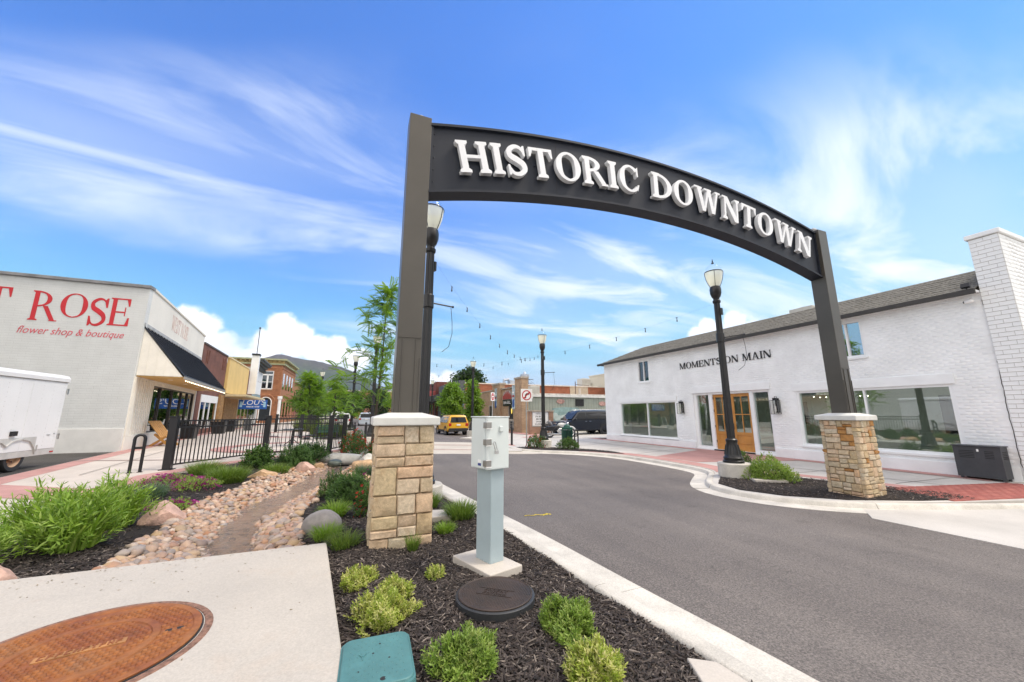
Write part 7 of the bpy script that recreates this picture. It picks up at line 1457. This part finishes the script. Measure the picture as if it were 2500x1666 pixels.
suv('white_suv', 'white SUV parked beyond the railing, seen from behind', (-1.55, 52.5, -.05), R(93), 4.6, 1.86, 1.70, (.66, .66, .66), .36, clad=False); suv('white_suv', 'second white vehicle half behind the first beyond the railing', (-2.35, 58.0, -.05), R(93), 4.8, 1.9, 1.95, (.62, .62, .62), .37, clad=False)
suv('silver_pickup', 'silver blue pickup truck on the street beside the left pillar', (1.3, 58.0, -.1), R(90), 5.6, 1.95, 1.85, (.42, .47, .53), .38, clad=False, pickup=True)
def trailer():
    X, Y0, Y1 = -8.3, 7.4, 15.95; t = thing('cargo_trailer', 'white enclosed cargo trailer with rusty wheels cut by the left edge', 'trailer', (X - 1.1, 12.5, .1)); w = pm('trailer_white', (.74, .74, .735), .45, var=.03, scale=.8); al = pm('trailer_aluminium', (.62, .61, .58), .45, metal=.4, var=.08)
    MB().box(X - 2.2, Y0, .62, X, Y1, 2.58).build('body', w, t, bevel=.01); MB().box(X - 2.2, Y0 + .01, .46, X + .004, Y1 - .006, .615).build('lower_rail', al, t)
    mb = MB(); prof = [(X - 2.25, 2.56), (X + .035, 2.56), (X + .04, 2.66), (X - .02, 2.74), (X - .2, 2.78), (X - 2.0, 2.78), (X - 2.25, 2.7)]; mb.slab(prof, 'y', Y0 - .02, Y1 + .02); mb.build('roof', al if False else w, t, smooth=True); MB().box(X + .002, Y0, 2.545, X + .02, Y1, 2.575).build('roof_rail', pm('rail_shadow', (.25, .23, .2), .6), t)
    for y in (Y1 - 1.32, Y1 - 2.52, Y1 - 3.72, Y1 - 4.92): MB().box(X + .0005, y - .012, .62, X + .004, y + .012, 2.545).build('panel_seam', w, t)
    rv = MB().lathe([(.009, 0), (.009, .004), (0, .006)], n=6, axis='x').mesh('rivet'); rv.materials.append(al)
    for y in [Y1 - .12 - i * .4 for i in range(12)]:
        for k in range(16): o = link('rivet', rv, None, t); o.location = (1.1 + .0005, y - 12.5, .62 + k * .12)
    for z in (.95, 2.28): h = MB().box(X - .06, Y1 + .001, z - .08, X + .025, Y1 + .07, z + .08).build('hinge', M_steel, t); MB().tube([(X + .01, Y1 + .05, z - .09), (X + .01, Y1 + .05, z + .09)], .014, 6).build('hinge_pin', M_steel, h)
    MB().box(X + .004, Y1 - .17, .50, X + .022, Y1 - .05, .54).build('side_marker', M_redl, t); MB().box(X + .001, Y1 - .42, 1.0, X + .012, Y1 - .30, 1.02).build('latch', M_steel, t); MB().box(X + .001, Y1 - .16, 1.02, X + .014, Y1 - .12, 1.05).build('latch', M_steel, t); MB().tube([(X + .015, Y1 - .72, .75), (X + .015, Y1 - .72, .58)], .012, 6).build('tie_hook', M_steel, t)
    rim = pm('rusty_rim', (.45, .33, .22), .7, var=.35, scale=9, col2=(.30, .12, .05)); ys = (14.6, 13.75)
    for y in ys:
        mb = MB().lathe([(.235, -.1), (.33, -.11), (.355, -.08), (.36, 0), (.355, .08), (.33, .11), (.235, .1)], n=32, axis='x', o=(X - .13, y, .46), ring=True); wv = mb.build('wheel', M_rubber, t, smooth=True); MB().lathe([(0, .03), (.07, .06), (.09, .0), (.12, -.02), (.19, .01), (.21, .06), (.235, .10)], n=28, axis='x', o=(X - .13, y, .46), ring=True).build('rim', rim, wv, smooth=True)
        for k in range(5): a = k * 1.2566; MB().tube([(X - .13, y + .085 * math.cos(a), .46 + .085 * math.sin(a)), (X - .085, y + .085 * math.cos(a), .46 + .085 * math.sin(a))], .014, 6).build('lug_nut', pm('rust_nut', (.2, .09, .04), .8), wv)
        for s in range(6): a = s * 1.047 + .3; MB().lathe([(.022, 0), (.022, .004), (0, .004)], n=8, axis='x', o=(X - .125, y + .15 * math.cos(a), .46 + .15 * math.sin(a))).build('rim_hole', M_dark, wv)
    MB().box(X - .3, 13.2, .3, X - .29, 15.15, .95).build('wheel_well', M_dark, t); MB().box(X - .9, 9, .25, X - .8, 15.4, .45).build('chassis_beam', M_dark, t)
    pts = [(y + .55, z) for y, z in ((14.62, .5), (14.55, .68), (14.38, .86), (14.1, .93), (13.8, .88), (13.62, .76), (13.45, .88), (13.15, .93), (12.85, .86), (12.7, .68), (12.62, .5))]; f = MB()
    for i, (y, z) in enumerate(pts): f.v += [(X - .28, y, z), (X + .04, y, z), (X + .04, y, z + .035), (X - .28, y, z + .035)]
    for i in range(len(pts) - 1):
        p = i * 4; q = p + 4; f.f += [(p, p + 1, q + 1, q), (p + 1, p + 2, q + 2, q + 1), (p + 2, p + 3, q + 3, q + 2)]
    f.build('fender', al, t); n = len(pts); MB().add([(X + .006, y, z) for y, z in pts] + [(X + .006, y, .98) for y, z in pts], [(i, i + 1, n + i + 1, n + i) for i in range(n - 1)]).build('fender_skirt', al, t)
    MB().boxr((X + .03, 14.3, 1.10), (.05, .18, .12)).build('marker_lamp', M_black, t)
trailer()
def motorcycle():
    t = thing('motorcycle', 'chrome and black cruiser motorcycle parked before the black SUV', 'motorcycle', (13.3, 23.9, -.02), R(-6)); k = M_black; c = M_chrome; wl = pm('whitewall', (.6, .6, .58), .6)
    for x in (-.75, .85):
        w = MB(); w.tube([(x + .29 * math.cos(a), 0, .32 + .29 * math.sin(a)) for a in [i * math.pi / 12 for i in range(24)]], .06, 8, closed=True); o = w.build('wheel', M_rubber, t, world=False, smooth=True); MB().tube([(x + .235 * math.cos(a), 0, .32 + .235 * math.sin(a)) for a in [i * math.pi / 10 for i in range(20)]], .035, 6, closed=True).build('rim', c, o, world=False)
        for i in range(10): a = i * .628; MB().tube([(x, 0, .32), (x + .23 * math.cos(a), 0, .32 + .23 * math.sin(a))], .006, 4).build('spoke', c, o, world=False)
        MB().tube([(x + .385 * math.cos(a), 0, .32 + .385 * math.sin(a)) for a in [R(d) for d in (range(20, 171, 15) if x > 0 else range(10, 181, 17))]], .075, 8).build('fender', wl if x > 0 else k, t, world=False, smooth=True)
    MB().tube([(.85, .1, .32), (.5, .1, .98)], .03, 8).build('fork', c, t, world=False); MB().tube([(.85, -.1, .32), (.5, -.1, .98)], .03, 8).build('fork', c, t, world=False); MB().blob((.18, 0, .86), (.34, .16, .15), 2, .03).build('tank', wl, t, world=False, smooth=True); MB().blob((-.35, 0, .74), (.4, .17, .08), 3, .03).build('seat', k, t, world=False, smooth=True); MB().blob((.1, 0, .47), (.3, .16, .22), 4, .2).build('engine', c, t, world=False)
    MB().tube([(.2, -.42, 1.12), (.42, -.25, 1.15), (.46, 0, 1.02), (.42, .25, 1.15), (.2, .42, 1.12)], .018, 6).build('handlebar', c, t, world=False); MB().blob((.62, 0, .95), (.1, .1, .1), 5, 0).build('headlight', c, t, world=False, smooth=True); MB().tube([(.4, -.14, .3), (-.2, -.2, .24), (-1.1, -.22, .28)], .05, 8).build('exhaust', c, t, world=False); MB().add([(.52, -.22, 1.05), (.52, .22, 1.05), (.36, .2, 1.5), (.36, -.2, 1.5)], [(0, 1, 2, 3)]).build('windshield', G_clear, t, world=False)
    for s in (-1, 1): MB().boxr((-.78, s * .24, .62), (.5, .16, .3)).build('saddlebag', k, t, world=False, bevel=.04)
    MB().tube([(-.55, -.1, .8), (-.75, -.1, 1.2), (-.75, .1, 1.2), (-.55, .1, .8)], .015, 6).build('sissy_bar', c, t, world=False); MB().blob((-1.15, 0, .62), (.05, .08, .05), 6, 0).build('tail_light', M_redl, t, world=False); MB().tube([(.45, -.3, 1.2), (.45, -.34, 1.28)], .03, 6).build('mirror', c, t, world=False)
motorcycle()
# ------------------------------------------------------------------ trees
M_bark = pm('bark', (.085, .065, .05), .9, var=.25, scale=8, bmp=.7, bscale=30)
L_locust = leafmat('locust_leaf', [(.13, .25, .025), (.19, .33, .035), (.25, .40, .055), (.15, .28, .03)], .45); L_treeg = leafmat('tree_leaf', [(.05, .11, .02), (.08, .16, .028), (.12, .21, .035)], .4); L_darkg = leafmat('dark_tree_leaf', [(.022, .055, .015), (.035, .08, .02), (.055, .11, .028)], .3)
def frond():
    vs = []; fs = []
    for i in range(9):
        u = (i + .5) / 9; p = Vector((u, 0, -.35 * u * u)); l = .22 * (1 - .5 * abs(u - .45)); w = .06
        for s in (-1, 1): d = Vector((.28, s, -.25)).normalized(); b = len(vs); q = Vector((w, 0, 0)); vs += [p, p + d * l * .5 - q, p + d * l, p + d * l * .5 + q]; fs.append((b, b + 1, b + 2, b + 3))
    return np.array([tuple(v) for v in vs]), np.array(fs)
def leafclump():
    rg = random.Random(9); vs = []; fs = []
    for i in range(9):
        p = Vector((rg.uniform(-.5, .5), rg.uniform(-.5, .5), rg.uniform(-.4, .4))); d = Vector((rg.uniform(-1, 1), rg.uniform(-1, 1), rg.uniform(-.9, .5))).normalized(); s = d.cross(Vector((rg.uniform(-1, 1), rg.uniform(-1, 1), 1))).normalized() * .13; b = len(vs); vs += [p, p + d * .2 + s, p + d * .42, p + d * .2 - s]; fs.append((b, b + 1, b + 2, b + 3))
    return np.array([tuple(v) for v in vs]), np.array(fs)
def frames(D, rg, s):
    """x axis along D, z roughly up"""
    D = D / np.linalg.norm(D, axis=1)[:, None]; up = np.array([[0, 0, 1.]]) + rg.normal(0, .25, D.shape); Y = np.cross(up, D); Y /= np.linalg.norm(Y, axis=1)[:, None]; Z = np.cross(D, Y); return np.stack([D, Y, Z], 2) * np.asarray(s)[:, None, None]
def tree(name, label, x, y, z, h, r, nb, nl, ls, mat, seed, base=.28, tr=.07, shape='cone', leaf='frond', group=None, droop=.1):
    rg = np.random.default_rng(seed); t = thing(name, label, 'tree', (x, y, z), 0, group); mb = MB(); lean = rg.normal(0, .02, 2); tp = lambda u: Vector((lean[0] * h * u + .04 * math.sin(4 * u), lean[1] * h * u, h * u * .97))
    mb.tube([tp(i / 8) for i in range(9)], [tr * (1 - .85 * i / 8) for i in range(9)], 8); P = []; D = []
    for i in range(nb):
        u = base + (1 - base) * (i + rg.random()) / nb; a = i * 2.4 + rg.normal(0, .4); q = (u - base) / (1 - base); R_ = r * ({'cone': (1 - q) ** .75 * .9 + .12, 'round': math.sqrt(max(.05, 1 - (2 * q - .85) ** 2)), 'col': .5 + .5 * math.sin(math.pi * min(1, q + .15))}[shape]) * rg.uniform(.6, 1.15)
        s = tp(u); e = s + Vector((math.cos(a) * R_, math.sin(a) * R_, R_ * rg.uniform(.15, .75) - droop * R_)); m = s.lerp(e, .5) + Vector((0, 0, .10 * R_)); mb.tube([s, m, e], [max(.008, tr * .35 * (1 - u)), .009, .004], 5)
        for k in range(nl):
            v = .18 + .85 * rg.random() ** .75; p = s.lerp(e, v) + Vector((0, 0, .15 * R_ * math.sin(3.14 * min(1, v)))); j = rg.normal(0, .13 * r if leaf != 'frond' else .07 * r, 3); P.append((p.x + j[0], p.y + j[1], p.z + j[2])); d = rg.normal(0, .55, 3) + np.array([math.cos(a), math.sin(a), .15]); D.append(d)
    for k in range(nl * 2): p = tp(.86 + .16 * rg.random()); P.append((p.x + rg.normal(0, .06 * r), p.y + rg.normal(0, .06 * r), p.z)); D.append(rg.normal(0, 1, 3) + np.array([0, 0, .3]))
    mb.build('trunk', M_bark, t, world=False, smooth=True); P = np.array(P); D = np.array(D); bv, bf = frond() if leaf == 'frond' else leafclump()
    V, F, c = instance(bv, bf, frames(D, rg, ls * rg.uniform(.65, 1.25, len(P))), P, rg.random(len(P))); link('crown', fastmesh('crown', V, F, c), mat, t); return t
tree('locust_tree', 'young honey locust with feathery leaves left of the gateway post', .55, 14.6, .05, 6.35, 1.5, 40, 19, .44, L_locust, 3, .20, .06, 'cone', 'frond')
tree('locust_tree', 'low honey locust crown beyond the railing, left of the lamps', -4.2, 40.5, .1, 5.2, 2.1, 44, 24, .6, L_locust, 5, .16, .08, 'cone', 'frond'); tree('locust_tree', 'small locust behind the young one, above the railing end', -1.5, 29, .1, 3.6, 1.3, 24, 14, .5, L_locust, 6, .3, .06, 'cone', 'frond')
tree('street_tree', 'light green street tree behind the yellow SUV', 10.4, 45, -.1, 5.0, 1.7, 40, 26, .6, L_locust, 7, .25, .08, 'col', 'clump'); tree('street_tree', 'slim green street tree behind the lamp above the cabinet', 11.0, 37.5, -.1, 4.9, 1.05, 44, 22, .5, L_locust, 8, .22, .08, 'col', 'clump')
tree('large_tree', 'big tree rising behind the red brick building', 21.0, 74, 0, 9.8, 3.8, 56, 22, 1.3, L_darkg, 9, .35, .3, 'round', 'clump')
FT = 'far trees along the street end'
for i, (x, y, h, r, lb) in enumerate(((-6.5, 64, 4.8, 2.3, 'street tree behind the low locust crown'), (-3.0, 75, 4.9, 2.2, 'far street tree between the lamps'), (-8.5, 98, 7, 3.4, 'dark tree at the end of the left row'), (-.8, 92, 6.0, 3.0, 'far street tree above the white SUVs'), (3.4, 80, 6.0, 2.6, 'far street tree beside the left pillar post'), (6.5, 110, 7, 3.4, 'distant tree before the salmon building'), (-5, 125, 7, 4, 'distant tree below the mountain'))): tree('street_tree', lb, x, y, 0, h, r, 34, 18, .9 + .2 * (y > 90), (L_treeg, L_darkg, L_locust)[i % 3], 20 + i, .2, .12, 'round', 'clump', FT)
# ------------------------------------------------------------------ the mountain
def mountain():
    m, nt, bs = nodemat('mountain_slope'); tc = nt.nodes.new('ShaderNodeTexCoord'); n = tnoise(nt, .004, 8, .6); n2 = tnoise(nt, .03, 6, .65); sp = nt.nodes.new('ShaderNodeSeparateXYZ'); nt.links.new(tc.outputs['Object'], sp.inputs[0])
    mr = nt.nodes.new('ShaderNodeMapRange'); nt.links.new(sp.outputs[2], mr.inputs[0]); mr.inputs[1].default_value = 120; mr.inputs[2].default_value = 520; ad = nt.nodes.new('ShaderNodeMath'); ad.operation = 'MULTIPLY_ADD'; nt.links.new(n.outputs['Fac'], ad.inputs[0]); ad.inputs[1].default_value = 1.0; ad2 = nt.nodes.new('ShaderNodeMath'); ad2.operation = 'SUBTRACT'; nt.links.new(mr.outputs[0], ad2.inputs[0]); ad2.inputs[1].default_value = .5; nt.links.new(ad2.outputs[0], ad.inputs[2])
    c = ramp(nt, ad.outputs[0], [(.18, (.018, .036, .028)), (.42, (.032, .055, .026)), (.60, (.048, .050, .036)), (.85, (.062, .050, .058))]); c = mixc(nt, .8, c, mixc(nt, 1.0, c, ramp(nt, n2.outputs['Fac'], [(.35, (.4, .45, .5)), (.65, (1.5, 1.5, 1.4))]), 'MULTIPLY')); nt.links.new(c, bs.inputs['Base Color']); bs.inputs['Roughness'].default_value = .95
    nx, ny = 170, 60; xs = np.linspace(-2600, 2600, nx); ys = np.linspace(2300, 4300, ny); X, Y = np.meshgrid(xs, ys); sil_x = [-2600, -1900, -1400, -1000, -800, -726, -640, -589, -520, -430, -348, -240, -92, 80, 252, 467, 700, 1200, 2600]; sil_z = [60, 130, 220, 330, 410, 440, 474, 487, 462, 447, 441, 420, 380, 300, 214, 128, 70, 30, 10]
    px = X / Y * 3500; S = np.interp(px, sil_x, sil_z) * Y / 3500; w = np.clip((Y - 2300) / 1200, 0, 1); w2 = np.clip(1 - (Y - 3500) / 1500, 0, 1); ridge = .5 + .5 * np.sin(X * .011 + np.sin(X * .004) * 2 + Y * .0016); rg = np.random.default_rng(2); Z = S * (w ** 1.15) * w2 - (1 - w) * w * 230 * ridge * (S / 400) + rg.normal(0, 4, X.shape) * w * (1 - .6 * w) - 3
    V = np.c_[X.ravel(), Y.ravel(), Z.ravel()]; i = (np.arange(nx - 1)[None] + np.arange(ny - 1)[:, None] * nx).ravel(); F = np.c_[i, i + 1, i + nx + 1, i + nx]; tag(link('mountain', fastmesh('mountain', V, F, smooth=True), m), kind='structure')
mountain()

# ------------------------------------------------------------------ the air between here and the mountain
hz, nt, bs = nodemat('valley_haze'); nt.nodes.remove(bs); pv = nt.nodes.new('ShaderNodeVolumePrincipled'); pv.inputs['Color'].default_value = (.80, .88, 1, 1); pv.inputs['Density'].default_value = .00007; pv.inputs['Anisotropy'].default_value = .2
nt.links.new(pv.outputs[0], nt.nodes['Material Output'].inputs['Volume'])
tag(MB().box(-6100, -3100, -1.6, 6100, 9100, 620).build('haze', hz), kind='stuff')
